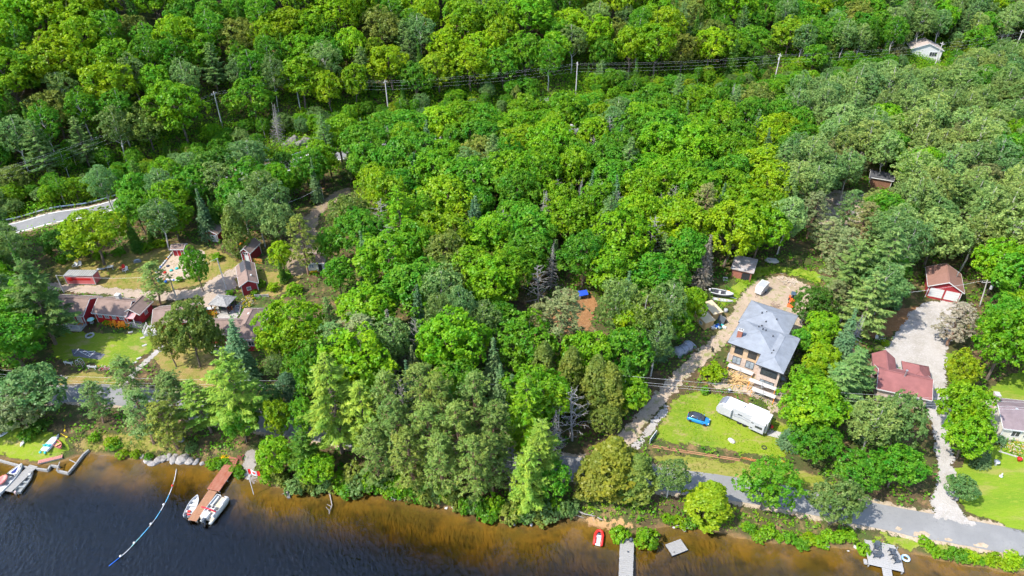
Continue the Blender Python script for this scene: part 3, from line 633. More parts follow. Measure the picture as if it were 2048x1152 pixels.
# --- trees that can be picked out one by one: place of the tree top in the photo, kind, height, crown radius, tone, label
for a in [
 (28,520,'pine',21,7.2,'pine dark','huge dark green pine standing at the left edge of the cottage lawn'),
 (40,742,'oak',11,6.6,'grey green','thin grey green tree with bare twigs by the road at the left edge'),
 (15,790,'oak',9,5.0,'dusty','dusty sparse tree below the road at the left edge'),
 (168,766,'red_pine',10,3.2,'grey green','small open pine leaning beside the road'),
 (238,712,'red_pine',10,3.6,'grey green','small pine below the flower bed at the roadside'),
 (262,782,'red_pine',13,4.2,'grey green','open pine on the bank above the white shore rocks'),
 (325,740,'red_pine',13,4.4,'grey green','broad open pine beside the stone footpath'),
 (318,800,'red_pine',12,3.8,'olive','olive pine on the shore bank right of the white rocks'),
 (352,598,'oak',17,5.4,'olive','tall olive broad leafed tree between the lawn and the lodge'),
 (318,640,'oak',12,3.6,'olive','shorter olive tree against the right edge of the cottage lawn'),
 (408,640,'oak',11,3.2,'olive','olive tree standing before the left wing of the lodge'),(449,636,'spruce',16,3.9,'blue green','blue green spruce in front of the lodge roof'),
 (432,700,'pine',20,6.4,'fresh','big pale feathery pine between the lodge and the boat dock'),
 (385,760,'pine',13,4.4,'fresh','smaller pale pine left of the big feathery one by the dock'),
 (470,812,'maple',9,3.6,'green','green leafy tree standing over the landing of the rust red dock'),
 (566,610,'maple',16,6.4,'lime','big round lime green maple right of the lodge'),
 (548,640,'maple',12,4.2,'yellowish','yellowish maple pressed against the lodge end wall'),
 (566,748,'cedar',7.5,3.0,'blue green','small round blue green tree below the lime maple'),
 (545,800,'maple',9.5,3.0,'lime','slim lime green maple above the boat launch'),
 (540,880,'maple',8,3.6,'bright','bright leafy tree hanging over the water by the flag'),
 (592,862,'pine',11,3.8,'deep','dark pine leaning out over the shore right of the flag'),
 (625,912,'maple',7,3.4,'bright','low bright tree over the water above the root wad'),
 (645,716,'pine',22,6.8,'fresh','tall pale yellow green pine left of the red pine stand'),
 (712,756,'pine',18,5.0,'fresh','pale pine squeezed beside the red pine stand'),
 (760,742,'red_pine',19,4.4,'pine olive',None),(818,735,'red_pine',20,4.4,'pine olive',None),(880,733,'red_pine',20,4.4,'pine olive',None),(942,742,'red_pine',19,4.4,'pine olive',None),
 (790,800,'red_pine',18,4.4,'pine olive',None),(852,806,'red_pine',18,4.2,'pine olive',None),(915,800,'red_pine',18,4.4,'pine olive',None),(978,810,'red_pine',17,4.0,'pine olive',None),
 (745,850,'red_pine',15,4.0,'pine olive',None),(818,862,'red_pine',16,4.2,'pine olive',None),(880,866,'red_pine',16,4.2,'pine olive',None),(945,866,'red_pine',16,4.4,'pine olive',None),(985,880,'red_pine',14,3.6,'pine olive',None),
 (1055,752,'pine',20,5.0,'bright','bright green pine at the right end of the red pine stand'),
 (1078,835,'pine',17,4.6,'fresh','lime tinted pine over the dark piece of lakeside road'),
 (1052,905,'pine',15,4.2,'fresh','pale pine leaning over the water right of the red pines'),
 (1110,930,'maple',8,3.4,'green','low green leafy tree on the shore left of the sand beach'),
 (1112,582,'red_pine',19,6.2,'dusty','big dusty olive pine in front of the rust brown clearing'),
 (1070,600,'red_pine',15,3.6,'dusty','dusty pine on the left side of the rust brown clearing'),
 (1085,684,'cedar',15,3.6,'olive','olive cedar, leftmost of the row below the clearing'),
 (1135,698,'cedar',15,3.8,'olive','olive cedar, second of the row below the clearing'),
 (1192,712,'cedar',15,3.8,'olive','olive cedar, third of the row below the clearing'),
 (1225,722,'cedar',14,3.4,'olive','olive cedar, rightmost of the row below the clearing'),
 (1262,752,'maple',9,4.6,'bright','bright young maple beside the dusty driveway'),
 (1252,715,'spruce',12,3.0,'deep','dark spruce behind the pole at the driveway bend'),
 (1240,545,'birch',18,4.6,'grey green','tall grey green birch left of the plywood sheds'),
 (1292,578,'birch',17,4.8,'olive','olive birch left of the plywood sheds'),
 (1272,610,'maple',14,4.6,'lime','lime maple over the path left of the tarp covered stack'),
 (1345,560,'birch',16,4.4,'grey green','grey green birch right behind the plywood sheds'),
 (1352,620,'maple',10,4.0,'bright','bright maple just left of the plywood sheds'),
 (1390,572,'maple',10,3.8,'lime','lime maple behind the plywood sheds'),
 (1318,640,'birch',14,3.8,'grey green','grey green birch over the tarp covered stack'),
 (1238,886,'cedar',11,5.6,'olive yellow','wide yellow green tree between the lakeside road and the beach'),
 (1205,905,'cedar',9.5,4.2,'olive','olive half of the wide tree at the driveway mouth'),
 (1280,912,'cedar',9,4.0,'olive','olive tree between driveway mouth and lakeside road'),
 (1348,922,'birch',9,3.2,'grey green','small grey green tree on the lake side of the road'),
 (1424,966,'cedar',8.5,3.9,'yellowish','bright cone shaped cedar on the lake side of the road'),
 (1548,932,'oak',10.5,5.0,'green','round green tree on the lake side of the road'),
 (1690,972,'oak',9.5,4.4,'grey green','grey green tree on the shore left of the square deck'),
 (1648,772,'maple',12,6.4,'bright','big bright maple right of the camper'),
 (1610,800,'maple',9,4.2,'bright','smaller bright maple touching the camper end'),
 (1592,845,'spruce',6,2.2,'blue green','small blue green spruce beside the red kettle grill'),
 (1640,855,'maple',8,4.2,'green','green maple at the right end of the timber kerb'),
 (1642,578,'oak',11,4.2,'deep','deep green tree at the right edge of the dirt yard'),
 (1655,625,'maple',10,4.6,'bright','bright tree right of the back roof of the new house'),
 (1652,690,'maple',9,4.4,'lime','lime yellow tree right of the front wing of the new house'),
 (1610,655,'maple',7,2.8,'green','green tree close to the right wall of the new house'),
 (1725,690,'pine',13,4.8,'grey green','grey green pine left of the dark red roof'),
 (1690,725,'pine',12,4.4,'grey green','grey green pine behind the big bright maple'),
 (1625,735,'maple',8,3.4,'bright','bright tree between new house and big maple'),
 (1790,452,'pine',22,7.0,'grey green','huge grey green pine left of the red garage'),
 (1728,478,'pine',19,6.0,'grey green','big grey green pine above the rust brown needle bed'),
 (1762,545,'pine',17,5.8,'pale','paler pine in front of the huge one by the garage'),
 (1700,455,'red_pine',16,5.0,'dusty','dusty pine above the dirt yard'),
 (1672,560,'red_pine',11,3.8,'dusty','dusty grey pine at the right corner of the dirt yard'),
 (1826,792,'oak',13,4.8,'grey green','large grey green tree below the dark red roof'),
 (1640,385,'red_pine',13,4.2,'dusty','dusty pine at the left of the rocky clearing'),(1705,378,'red_pine',12,3.8,'grey green','grey green pine in front of the rocky clearing'),(1668,432,'red_pine',12,3.8,'dusty','dusty pine below the rocky clearing'),(1745,405,'red_pine',13,4.2,'dusty','dusty pine right of the rocky clearing'),(650,455,'oak',11,3.8,'green','green tree on the earth track above the little cottage'),(672,520,'maple',10,4.0,'green','green maple right of the little cottage'),
 (372,332,'maple',13,5.0,'green','green maple hiding the far bend of the highway'),(430,320,'birch',15,4.8,'grey green','grey green poplar hiding the highway guard rail end'),(632,280,'maple',14,5.4,'bright','bright maple below the rock cut'),(262,385,'maple',12,4.8,'green','green maple on the lake side of the highway'),(598,800,'maple',9,3.4,'green','green tree hiding the road left of the tall pale pine'),(528,775,'oak',8,3.0,'grey green','grey green tree above the lime maple sapling'),
 (1768,800,'birch',14,4.6,'pale','pale birch with a white leaning trunk below the dark red roof'),
 (1735,915,'oak',8,4.4,'green','green tree where the gravel drive meets the lakeside road'),
 (1812,900,'oak',9,4.6,'green','round green tree left of the gravel drive mouth'),
 (1954,768,'maple',12.5,4.9,'bright','big bright maple left of the cream house'),
 (1958,835,'maple',10,4.4,'bright','bright maple in front of the cream house chimney end'),
 (1945,710,'maple',9,3.6,'yellowish','yellow topped maple behind the big one beside the gravel drive'),
 (1985,880,'spruce',6,2.0,'blue green','small blue green spruce at the corner of the bright lawn'),
 (1933,954,'oak',5.6,2.7,'grey green','small round tree alone on the bright front lawn'),
 (166,424,'maple',14.5,7.4,'lime','round yellow green maple behind the red container'),
 (292,528,'red_pine',11,3.9,'grey green','pine standing beside the red cottage with orange chairs'),
 (380,494,'oak',12,3.7,'green','green tree with silvery leaves over the sand court'),
 (456,412,'cedar',14,3.6,'olive','tall olive cedar between the red sheds'),
 (392,378,'spruce',14,3.0,'blue green','dark spruce beside the small red shed with white door'),
 (332,360,'maple',14,5.0,'bright','tall bright maple against the highway'),
 (545,405,'oak',13,4.8,'pale','pale leafed tree behind the gabled red shed'),
 (556,482,'maple',8.5,3.4,'lime','lime maple right of the gabled red shed'),
 (593,432,'red_pine',16,4.2,'olive','tall thin pine over the dry grass right of the cabin'),
 (520,335,'birch',16,4.8,'grey green','grey green poplar at the end of the visible highway'),
 (480,275,'birch',17,5.2,'grey green','grey green poplar behind the highway bend'),
 (690,388,'oak',14,5.6,'olive','wide olive tree at the turn of the earth track'),
 (795,372,'pine',20,5.8,'bright','tall feathery pine in the middle of the wood'),
 (705,632,'red_pine',15,6.2,'dusty','broad round dull green pine above the pale pines'),
 (660,650,'red_pine',13,4.2,'grey green','grey green pine touching the broad dull one'),
 (778,618,'spruce',15,2.7,'rust tinged','rust coloured dying spruce beside the broad dull pine'),
 (822,690,'spruce',11,2.4,'dusty','dusty pale spruce above the red pine stand'),
 (888,580,'birch',17,3.8,'grey green','birch with pale trunk, left of three in the wood'),
 (925,572,'birch',19,3.8,'grey green','birch with pale trunk, middle of three in the wood'),
 (965,598,'birch',16,4.2,'grey green','birch with pale trunk, right of three in the wood'),
 (1002,600,'maple',9,3.6,'green','small green maple left of the rust brown clearing'),
 (870,640,'maple',13,4.8,'bright','bright maple above the red pine stand'),
 (541,205,'dead',14,3.0,'grey','grey dead spruce standing above the rock cut'),
 (1196,365,'dead',14,3.0,'grey','bare dead tree in a gap of the maple wood'),
 (1105,480,'dead',13,2.6,'grey','bare dead tree between two tall maples'),
 (1420,470,'spruce',14,2.8,'rust tinged','half dead rusty spruce above the flat roofed shed'),
 (1418,372,'red_pine',17,4.0,'dusty','dusty round topped pine standing in the maples'),
 (1110,820,'dead',12,3.2,'grey','bare dead tree reaching over the lakeside road'),
 (1032,915,'dead',10,2.4,'grey','small bare dead tree in front of the pines'),
]:
    plant_top(a[0], a[1], a[2], a[3], a[4], a[5], label=a[6], **({'variant': 2} if a[2] == 'dead' and a[0] == 541 else {}))
tag(plant_top(1935,606,'red_pine',11,4.4,'dead needles', label='large grey dying pine beside the gravel drive'))

# --- places that the photo shows open: no tree of the wood may stand before them
CLEAR = [[(85,520),(250,505),(340,480),(440,455),(490,465),(530,500),(560,560),(540,640),(510,700),(430,720),(300,760),(230,800),(0,800),(0,760),(100,740),(120,560)],
 [(600,490),(690,500),(690,560),(610,580)], [(610,395),(690,360),(715,385),(650,420),(640,460),(605,450)],
 [(40,428),(215,395),(215,425),(120,446),(40,462)],
 [(1380,600),(1440,560),(1470,500),(1530,495),(1660,520),(1650,590),(1600,600),(1620,700),(1570,840),(1580,950),(1300,960),(1210,930),(1250,860),(1340,700)],
 [(1740,690),(1850,560),(1870,505),(1935,520),(1935,620),(1890,720),(1905,900),(1870,900),(1870,820),(1750,800)],
 [(1880,690),(1925,700),(1925,760),(1890,760)], [(1990,745),(2070,730),(2070,1100),(1900,1050),(1890,900),(1920,880),(1990,900)],
 [(0,840),(160,850),(400,870),(520,880),(520,1152),(0,1152)], [(1100,905),(1330,940),(1700,1000),(2048,1060),(2048,1152),(1100,1152)],
 [(1030,645),(1060,620),(1055,690),(1030,690)],[(1155,575),(1185,560),(1190,660),(1165,670)],
 [(1735,340),(1780,340),(1780,372),(1740,372)],[(1650,402),(1700,388),(1728,402),(1700,438),(1658,446)], [(1825,80),(1895,78),(1895,125),(1825,125)],
 [(575,272),(618,268),(618,296),(580,298)], 
 [(530,275),(570,290),(570,305),(535,300)],
 [(418,178),(445,178),(450,236),(424,236)],[(578,147),(598,147),(600,186),(580,186)],[(760,157),(782,157),(784,198),(762,198)],[(1145,122),(1166,122),(1164,172),(1143,172)],[(1550,104),(1572,104),(1568,141),(1546,141)]]
CLEAR_N = [np.array(c, float) for c in CLEAR]
def shows_open(x, y, h, r):
    z = hz(x, y)
    for k in (1.0, .8, .55, .3):
        for s in (-.95, -.5, 0, .5, .95):
            p = project(x + s*r, y, z + h*k)
            for c in CLEAR:
                if in_poly(p, c): return True
    return False
grid = {}
def crowded(x, y, r, f=.78):
    gx, gy = int(x//10), int(y//10)
    for i in range(gx-1, gx+2):
        for j in range(gy-1, gy+2):
            for (a, b, c) in grid.get((i, j), ()):
                if math.hypot(a-x, b-y) < (c+r)*f: return True
    return False
def note(x, y, r): grid.setdefault((int(x//10), int(y//10)), []).append((x, y, r))
for t in planted: note(t['x'], t['y'], min(t['r'], 4.5))
for p in road_line + hwy_line:
    note(p[0], p[1], 2.6)
def pick(opts):
    s = rnd.uniform(0, sum(o[-1] for o in opts))
    for o in opts:
        s -= o[-1]
        if s <= 0: return o
    return opts[-1]
HILL = [('maple','lime',15,21,34),('maple','bright',15,21,28),('maple','green',13,17,9),('oak','yellowish',13,16,4),('birch','grey green',15,20,8),('birch','green',15,20,10),('spruce','deep',14,20,5),('pine','grey green',16,20,3),('oak','olive',13,17,6)]
MID = [('maple','bright',14,18,32),('maple','green',13,17,28),('maple','lime',14,18,20),('birch','grey green',15,19,4),('oak','green',13,16,6),('pine','grey green',17,20,3),('spruce','blue green',13,16,2.5),('oak','olive',13,16,4),('dead','grey',12,15,2.5)]
EAST = [('birch','pale',15,20,36),('birch','grey green',15,19,20),('oak','dusty',12,15,10),('maple','green',12,15,13),('pine','grey green',15,19,7),('maple','bright',12,15,7),('oak','pale',13,16,8)]
NEARW = [('maple','green',11,15,30),('maple','bright',11,15,26),('oak','deep',11,15,16),('birch','grey green',13,16,12),('pine','deep',14,18,5),('spruce','deep',11,15,5)]
YOUNG = [('maple','green',4.5,8,26),('maple','bright',4.5,8,26),('oak','grey green',5,8,16),('birch','green',6,9,10),('spruce','deep',5,8,4),('cedar','olive',5,8,4),('oak','yellowish',5,7,6)]
FILL = {'maple': 1.10, 'oak': 1.12, 'birch': 1.25, 'pine': 1.0, 'spruce': 1.0, 'cedar': 1.0, 'dead': 1.0}
cand = []
for i in range(30000):
    cand.append((rnd.uniform(-175, 225), rnd.uniform(84, 345)))
count = {}
for big in (True, False):
  for (x, y) in cand:
    d = shore_d(x, y)
    if d < 3.5: continue
    foot = float(np.interp(x, FTX, FTY)); t = y - foot
    lim = 95
    if t > lim: continue
    z = hz(x, y); px, py = project(x, y, z + 8)
    if px < -80 or px > 2130 or py < -45: continue
    hy = min(range(len(hwy_line)), key=lambda k: abs(hwy_line[k][0]-x)); dh = y - hwy_line[hy][1]
    if -6.5 < dh < 6.5: continue
    strip = 6.5 <= dh and t < 9
    if strip: pool = YOUNG
    elif t >= 4: pool = EAST if px > 1780 and rnd.random() < .55 else HILL
    elif px > 1560 and py < 520: pool = EAST
    elif px < 560: pool = NEARW
    else: pool = MID
    k = pick(pool)
    if t >= 4 and px > 1500 and k[1] in ('lime', 'bright') and rnd.random() < .5: k = ('maple', 'green', 11, 15, 1)
    h = rnd.uniform(k[2], k[3]); bh, br = BASE[k[0]]
    if not big:
        if strip or t > 30 or (t < 4 and rnd.random() < .6): continue
        h *= .55
    r = br*h/bh*rnd.uniform(.78, 1.18)*FILL[k[0]]
    if crowded(x, y, r, .46 if strip else .52): continue
    kk = 'young' if strip else k[0]
    if count.get(kk, 0) >= 295: continue
    if shows_open(x, y, h, r): continue
    plant(k[0], x, y, h, r, k[1], auto=True); note(x, y, r); count[kk] = count.get(kk, 0) + 1
    if strip: planted[-1]['o'].name = 'young_tree'; planted[-1]['young'] = True
print('TREES', len(planted), count)

# --- low growth under and between the trees, too small and too much to count
def undergrowth(name, n, area, size, tone, seed, label, dlo, dhi, leaf=.34, per=8, band=None):
    rs = np.random.default_rng(seed); x = rs.uniform(area[0], area[1], n); y = rs.uniform(area[2], area[3], n)
    d = y - np.interp(x, SHX, SHY); k = (d > dlo) & (d < dhi)
    if band: tt = y - np.interp(x, FTX, FTY); k &= (tt > band[0]) & (tt < band[1])
    for a, b, c, e, ring in RINGS: 
        q = np.where(k & (x > a) & (x < b) & (y > c) & (y < e))[0]
        if len(q): k[q[in_poly_np(x[q], y[q], ring)]] = False
    x = x[k]; y = y[k]; n = len(x); s = rs.uniform(*size, n)
    C = np.stack([x, y, height(x, y) + s*.35], 1); N = np.tile([0, 0, 1.], (n, 1))
    me = leaf_mesh(name, [leaf_quads(rs, C, N, per, size[1], leaf, .7, up=.6, jit=.6, flat=.8)], LM['broad'])
    o = bpy.data.objects.new(name, me); COL.objects.link(o); o.color = (*TINT[tone], 1)
    tag(o, label, 'undergrowth', kind='stuff')
undergrowth('undergrowth', 17000, (-120, 170, 66, 235), (.5, 1.3), 'green', 5, 'low green undergrowth on the forest floor', 1.2, 400, .5, 7)
undergrowth('shore_weeds', 9000, (-95, 90, 55, 92), (.2, .6), 'bright', 6, 'yellow green weeds along the lake shore', .6, 4.5, .26, 8)
undergrowth('thicket', 60000, (-150, 205, 135, 310), (1.0, 2.4), 'bright', 8, 'low green thicket under the power line', 60, 260, .55, 8, band=(-24, 34))
# bushes hanging over the water's edge
for i, px in enumerate(list(range(512, 1150, 15)) + list(range(1330, 1420, 22)) + list(range(1480, 1740, 20)) + list(range(1850, 2080, 16)) + [400, 415, 432, 448, 462, 180, 205, 232, 262]):
    x = survey(px, 1000 if px < 1500 else 1090)[0]; y = float(np.interp(x, SHX, SHY)) + (rnd.uniform(-.3, 1.6) if px < 1800 else rnd.uniform(.5, 1.8))
    big = 512 <= px < 1150
    bush(0, 0, rnd.uniform(1.3, 2.3) if big else rnd.uniform(.8, 1.4), rnd.uniform(1.8, 3.8) if big else rnd.uniform(.9, 1.7), rnd.choice(['olive', 'green', 'bright', 'grey green', 'olive'] if big else ['bright', 'lime', 'green']), xy=(x, y))
def tufts(name, pts, n, size, tone, seed, label, leaf=.2, per=5):
    rs = np.random.default_rng(seed); ring = ground_poly(pts); X = [p[0] for p in ring]; Y = [p[1] for p in ring]
    x = rs.uniform(min(X), max(X), n); y = rs.uniform(min(Y), max(Y), n); k = in_poly_np(x, y, ring)
    k &= (np.sin(x*.9+seed) + np.sin(y*1.1+x*.4) + rs.normal(size=n)*.8) > 0
    x = x[k]; y = y[k]; s_ = rs.uniform(*size, len(x)); C = np.stack([x, y, height(x, y)+.05+s_*.3], 1)
    me = leaf_mesh(name, [leaf_quads(rs, C, np.tile([0,0,1.], (len(x), 1)), per, size[1]*.8, leaf, .5, up=.5, jit=.8, flat=.8)], LM['small']); o = bpy.data.objects.new(name, me); COL.objects.link(o); o.color = (*TINT[tone], 1); tag(o, label, 'grass', kind='stuff')
tufts('weeds', [(1470,560),(1500,535),(1540,528),(1600,535),(1650,545),(1640,575),(1600,556),(1550,545),(1515,560),(1480,600),(1440,620),(1430,600)], 2600, (.3,.7), 'bright', 21, 'tall weeds behind the dirt yard', .3, 6)
tufts('grass_tufts', [(1300,880),(1345,790),(1400,776),(1455,790),(1550,836),(1590,850),(1600,890),(1560,925),(1480,905),(1300,885)], 3500, (.08,.2), 'lime', 22, 'coarse grass tufts on the lawn of the blue car', .18, 4)
tufts('grass_tufts', [(1300,898),(1480,922),(1620,940),(1680,965),(1690,1000),(1500,968),(1310,935)], 2200, (.08,.22), 'olive', 23, 'coarse grass tufts on the roadside verge', .18, 4)
tufts('grass_tufts', [(95,530),(150,515),(260,505),(330,480),(420,490),(480,520),(500,540),(380,575),(300,590),(200,580),(110,572)], 3000, (.08,.25), 'olive', 24, 'coarse dry grass tufts behind the cottages', .2, 4)
tufts('grass_tufts', [(130,905),(170,870),(260,860),(370,870),(400,895),(360,905),(290,912),(220,903),(165,902)], 1800, (.1,.35), 'olive', 25, 'coarse grass tufts on the left shore bank', .22, 5)
tufts('grass_tufts', [(1400,770),(1440,735),(1475,740),(1460,760),(1560,800),(1540,830),(1490,795),(1440,785)], 1400, (.1,.3), 'lime', 26, 'scattered grass tufts on the bare dirt', .2, 4)
tufts('grass_tufts', [(1390,690),(1470,600),(1500,600),(1440,690),(1380,770),(1340,770)], 900, (.1,.25), 'olive', 27, 'scattered grass tufts along the dusty driveway', .18, 4)
undergrowth('shrub_thicket', 5200, (-150, 205, 135, 310), (1.8, 3.4), 'bright', 9, 'shoulder high shrubs filling the corridor under the power line', 60, 260, .5, 46, band=(-10, 16))
undergrowth('shrub_thicket', 3600, (-150, 205, 135, 310), (1.8, 3.2), 'green', 10, 'darker shrubs at the foot of the wooded hill', 60, 260, .5, 46, band=(4, 26))

# ------------------------------------------------------------------ building kit
red_sid = mat('red board siding', (.27,.022,.028), .7, .12, 1.5, bump=.25, bscale=6, stretch=(.3,.3,8))
red_lit = mat('sunlit and bright red', (.42,.012,.012), .65, .10, 1.5)  # brighter red with the cottage front's sunlight in it, also plain bright red parts
white_p = mat('white paint', (.50,.495,.48), .6, .06, 2)
white_d = mat('weathered white paint', (.38,.37,.355), .75, .14, 2)
brown_sh = mat('brown shingles', (.185,.128,.104), .92, .20, .7, bump=.5, bscale=9, stretch=(1,1,1))
black_sh = mat('black shingles', (.055,.056,.062), .92, .2, 1.6, bump=.4, bscale=9)
blue_sh = mat('slate blue shingles', (.185,.20,.222), .9, .17, .6, bump=.6, bscale=10)
red_sh = mat('dull red shingles', (.20,.078,.074), .92, .17, .6, bump=.4, bscale=9)
mauve_sh = mat('mauve brown shingles', (.17,.13,.135), .92, .16, .7, bump=.4, bscale=9)
pink_tin = mat('faded pink metal roofing', (.47,.22,.22), .55, .08, 1.5)
shake = mat('weathered shakes', (.30,.29,.275), .95, .3, 3.0, bump=.8, bscale=5, col2=(.13,.125,.115), stretch=(1,1,3))
glass = mat('dark window glass', (.035,.04,.045), .08, .2, 1.0, spec=.6)
glass_p = mat('pale window glass', (.20,.23,.25), .12, .4, 1.2, spec=.6)
cream = mat('cream siding', (.50,.46,.38), .7, .06, 2)
tan_w = mat('tan sheathing', (.36,.245,.145), .85, .22, 1.6, col2=(.47,.33,.21))
stone_w = mat('beige block', (.40,.31,.25), .9, .18, 2.2, bump=.5, bscale=4)
grey_w = mat('shaded grey wall', (.34,.32,.29), .9, .1, 1.5)  # the right wall's shadow grey is put into this colour
brick_m = mat('red brown brick', (.26,.10,.065), .9, .2, 4, bump=.5, bscale=8)
ply = mat('new plywood', (.44,.29,.12), .8, .10, 1.2, col2=(.50,.35,.17))
timber = mat('fresh lumber', (.45,.29,.125), .8, .16, 2, stretch=(1,1,1))
grey_wood = mat('weathered grey planks', (.235,.225,.21), .9, .14, 2.5, bump=.4, bscale=8, stretch=(4,.4,1))
rust_wood = mat('rust red deck paint', (.21,.06,.03), .85, .22, 1.3, col2=(.27,.12,.08), stretch=(.6,2,1))
tan_wood = mat('bleached red brown planks', (.25,.125,.07), .88, .18, 1.6, stretch=(.6,2,1))
dark_m = mat('black rubber', (.02,.02,.022), .8, .2)
steel = mat('galvanised steel', (.45,.46,.47), .4, .1, 3, metal=.8)
grey_pl = mat('light grey plastic', (.30,.31,.325), .5, .08)
orange_pl = mat('orange plastic', (.75,.25,.01), .5, .1)
red_pl = mat('red plastic', (.52,.02,.015), .45, .1)
teal_pl = mat('teal plastic', (.03,.33,.32), .5, .1)
blue_pl = mat('blue plastic', (.02,.12,.45), .5, .1)
yellow_pl = mat('yellow plastic', (.65,.45,.01), .5, .1)
concrete = mat('pale concrete', (.33,.315,.295), .95, .12, 2, bump=.3, bscale=8)
charcoal = mat('charcoal plastic', (.05,.06,.075), .6, .2)
black_p = mat('black window frame', (.03,.03,.032), .5, .1)
pole_m = mat('grey utility pole wood', (.40,.375,.345), .95, .2, 4, stretch=(4,4,.5))
wire_m = mat('overhead wire', (.55,.55,.54), .5, .05)

def walls(p, x0, x1, y0, y1, z0, z1, m, gable=None, rise=0, name='wall'):
    b = MB()
    if gable is None: b.box(x0, x1, y0, y1, z0, z1)
    elif gable == 'x':   # ridge runs along x
        ym = (y0+y1)/2; ring = [(y0,z0),(y1,z0),(y1,z1),(ym,z1+rise),(y0,z1)]
        b.loft([[(x, a, c) for a, c in ring] for x in (x0, x1)])
    else:
        xm = (x0+x1)/2; ring = [(x0,z0),(x1,z0),(x1,z1),(xm,z1+rise),(x0,z1)]
        b.loft([[(a, y, c) for a, c in ring] for y in (y1, y0)])
    return b.build(name, m, p)
def gable_roof(p, x0, x1, y0, y1, ze, rise, m, axis='x', th=.16, trim=None, names=('roof_slope', 'ridge_cap')):
    """two slopes over the rectangle x0..x1, y0..y1 (overhang included)"""
    out = []
    if axis == 'x':
        ym = (y0+y1)/2; A = [(x0,y0,ze),(x1,y0,ze),(x1,ym,ze+rise),(x0,ym,ze+rise)]; B = [(x1,y1,ze),(x0,y1,ze),(x0,ym,ze+rise),(x1,ym,ze+rise)]
        cap = MB().box(x0+.02, x1-.02, ym-.14, ym+.14, ze+rise-.03, ze+rise+.035)
    else:
        xm = (x0+x1)/2; A = [(x0,y1,ze),(x0,y0,ze),(xm,y0,ze+rise),(xm,y1,ze+rise)]; B = [(x1,y0,ze),(x1,y1,ze),(xm,y1,ze+rise),(xm,y0,ze+rise)]
        cap = MB().box(xm-.14, xm+.14, y0+.02, y1-.02, ze+rise-.03, ze+rise+.035)
    for q in (A, B):
        o = MB().slab(q, th).build(names[0], m, p)
        if trim:
            t = MB(); a, c, d, e = [Vector(v) for v in q]; dn = Vector((0,0,-th-.05)); 
            for s, f in ((a, c), (c, d), (e, a)):
                w = (f-s).cross(Vector((0,0,1))).normalized()*.05; k = 0.02
                t.add([s+w*k, f+w*k, f+w+dn, s+w+dn, s+w*k+Vector((0,0,.01)), f+w*k+Vector((0,0,.01)), f+w+Vector((0,0,.01)), s+w+Vector((0,0,.01))], [(0,1,2,3),(7,6,5,4),(2,6,7,3),(0,4,5,1)])
            t.build('fascia', trim, o)
        out.append(o)
    cap.build(names[1], m, out[0]); return out
def hip_roof(p, x0, x1, y0, y1, ze, pitch, m, th=.18, name='roof', trim=None):
    w, d = x1-x0, y1-y0; h = min(w, d)/2; zr = ze + h*pitch
    if w >= d: r0 = (x0+h, y0+h, zr); r1 = (x1-h, y0+h, zr)
    else: r0 = (x0+h, y0+h, zr); r1 = (x0+h, y1-h, zr)
    a, b, c, e = (x0,y0,ze), (x1,y0,ze), (x1,y1,ze), (x0,y1,ze)
    vs = [a,b,c,e,r0,r1] + [(v[0],v[1],v[2]-th) for v in (a,b,c,e)]
    fs = ([(0,1,5,4),(1,2,5),(2,3,4,5),(3,0,4)] if w >= d else [(0,1,4),(1,2,5,4),(2,3,5),(3,0,4,5)]) + [(9,8,7,6)] + [(i, 6+i, 6+(i+1)%4, (i+1)%4) for i in range(4)]
    o = MB().add(vs, fs).build(name, m, p)
    caps = MB()
    for s, f in ((a,r0),(b,r1 if w >= d else r0),(c,r1),(e,r0 if w >= d else r1),(r0,r1)):
        if math.dist(s, f) > .05: caps.tube([Vector(s)+Vector((0,0,.0)), Vector(f)+Vector((0,0,.0))], .07, 5)
    caps.build('ridge_cap', m, o)
    if trim:
        t = MB(); k = .03
        for (s, f) in ((a,b),(b,c),(c,e),(e,a)):
            n = Vector((f[1]-s[1], s[0]-f[0], 0)).normalized()*k; M = [Vector(s)+n, Vector(f)+n]
            t.add([M[0]+Vector((0,0,-.2)), M[1]+Vector((0,0,-.2)), M[1]+Vector((0,0,.01)), M[0]+Vector((0,0,.01)), Vector(s)+Vector((0,0,-.2)), Vector(f)+Vector((0,0,-.2)), Vector(f)+Vector((0,0,.01)), Vector(s)+Vector((0,0,.01))],
                  [(0,1,2,3),(3,2,6,7),(0,4,5,1)])
        t.build('fascia', trim, o)
    return o
def wall_frame(rect, side):
    """maps (u, z, out) of a wall to local space"""
    x0, x1, y0, y1 = rect
    return {'f': lambda u, z, o: (u, y0-o, z), 'b': lambda u, z, o: (u, y1+o, z), 'l': lambda u, z, o: (x0-o, u, z), 'r': lambda u, z, o: (x1+o, u, z)}[side]
def panel(b, fr, u0, u1, z0, z1, o0, o1):
    q = [fr(u0,z0,o0), fr(u1,z0,o0), fr(u1,z1,o0), fr(u0,z1,o0), fr(u0,z0,o1), fr(u1,z0,o1), fr(u1,z1,o1), fr(u0,z1,o1)]
    b.add(q, [(0,1,2,3),(7,6,5,4),(0,4,5,1),(1,5,6,2),(2,6,7,3),(3,7,4,0)])
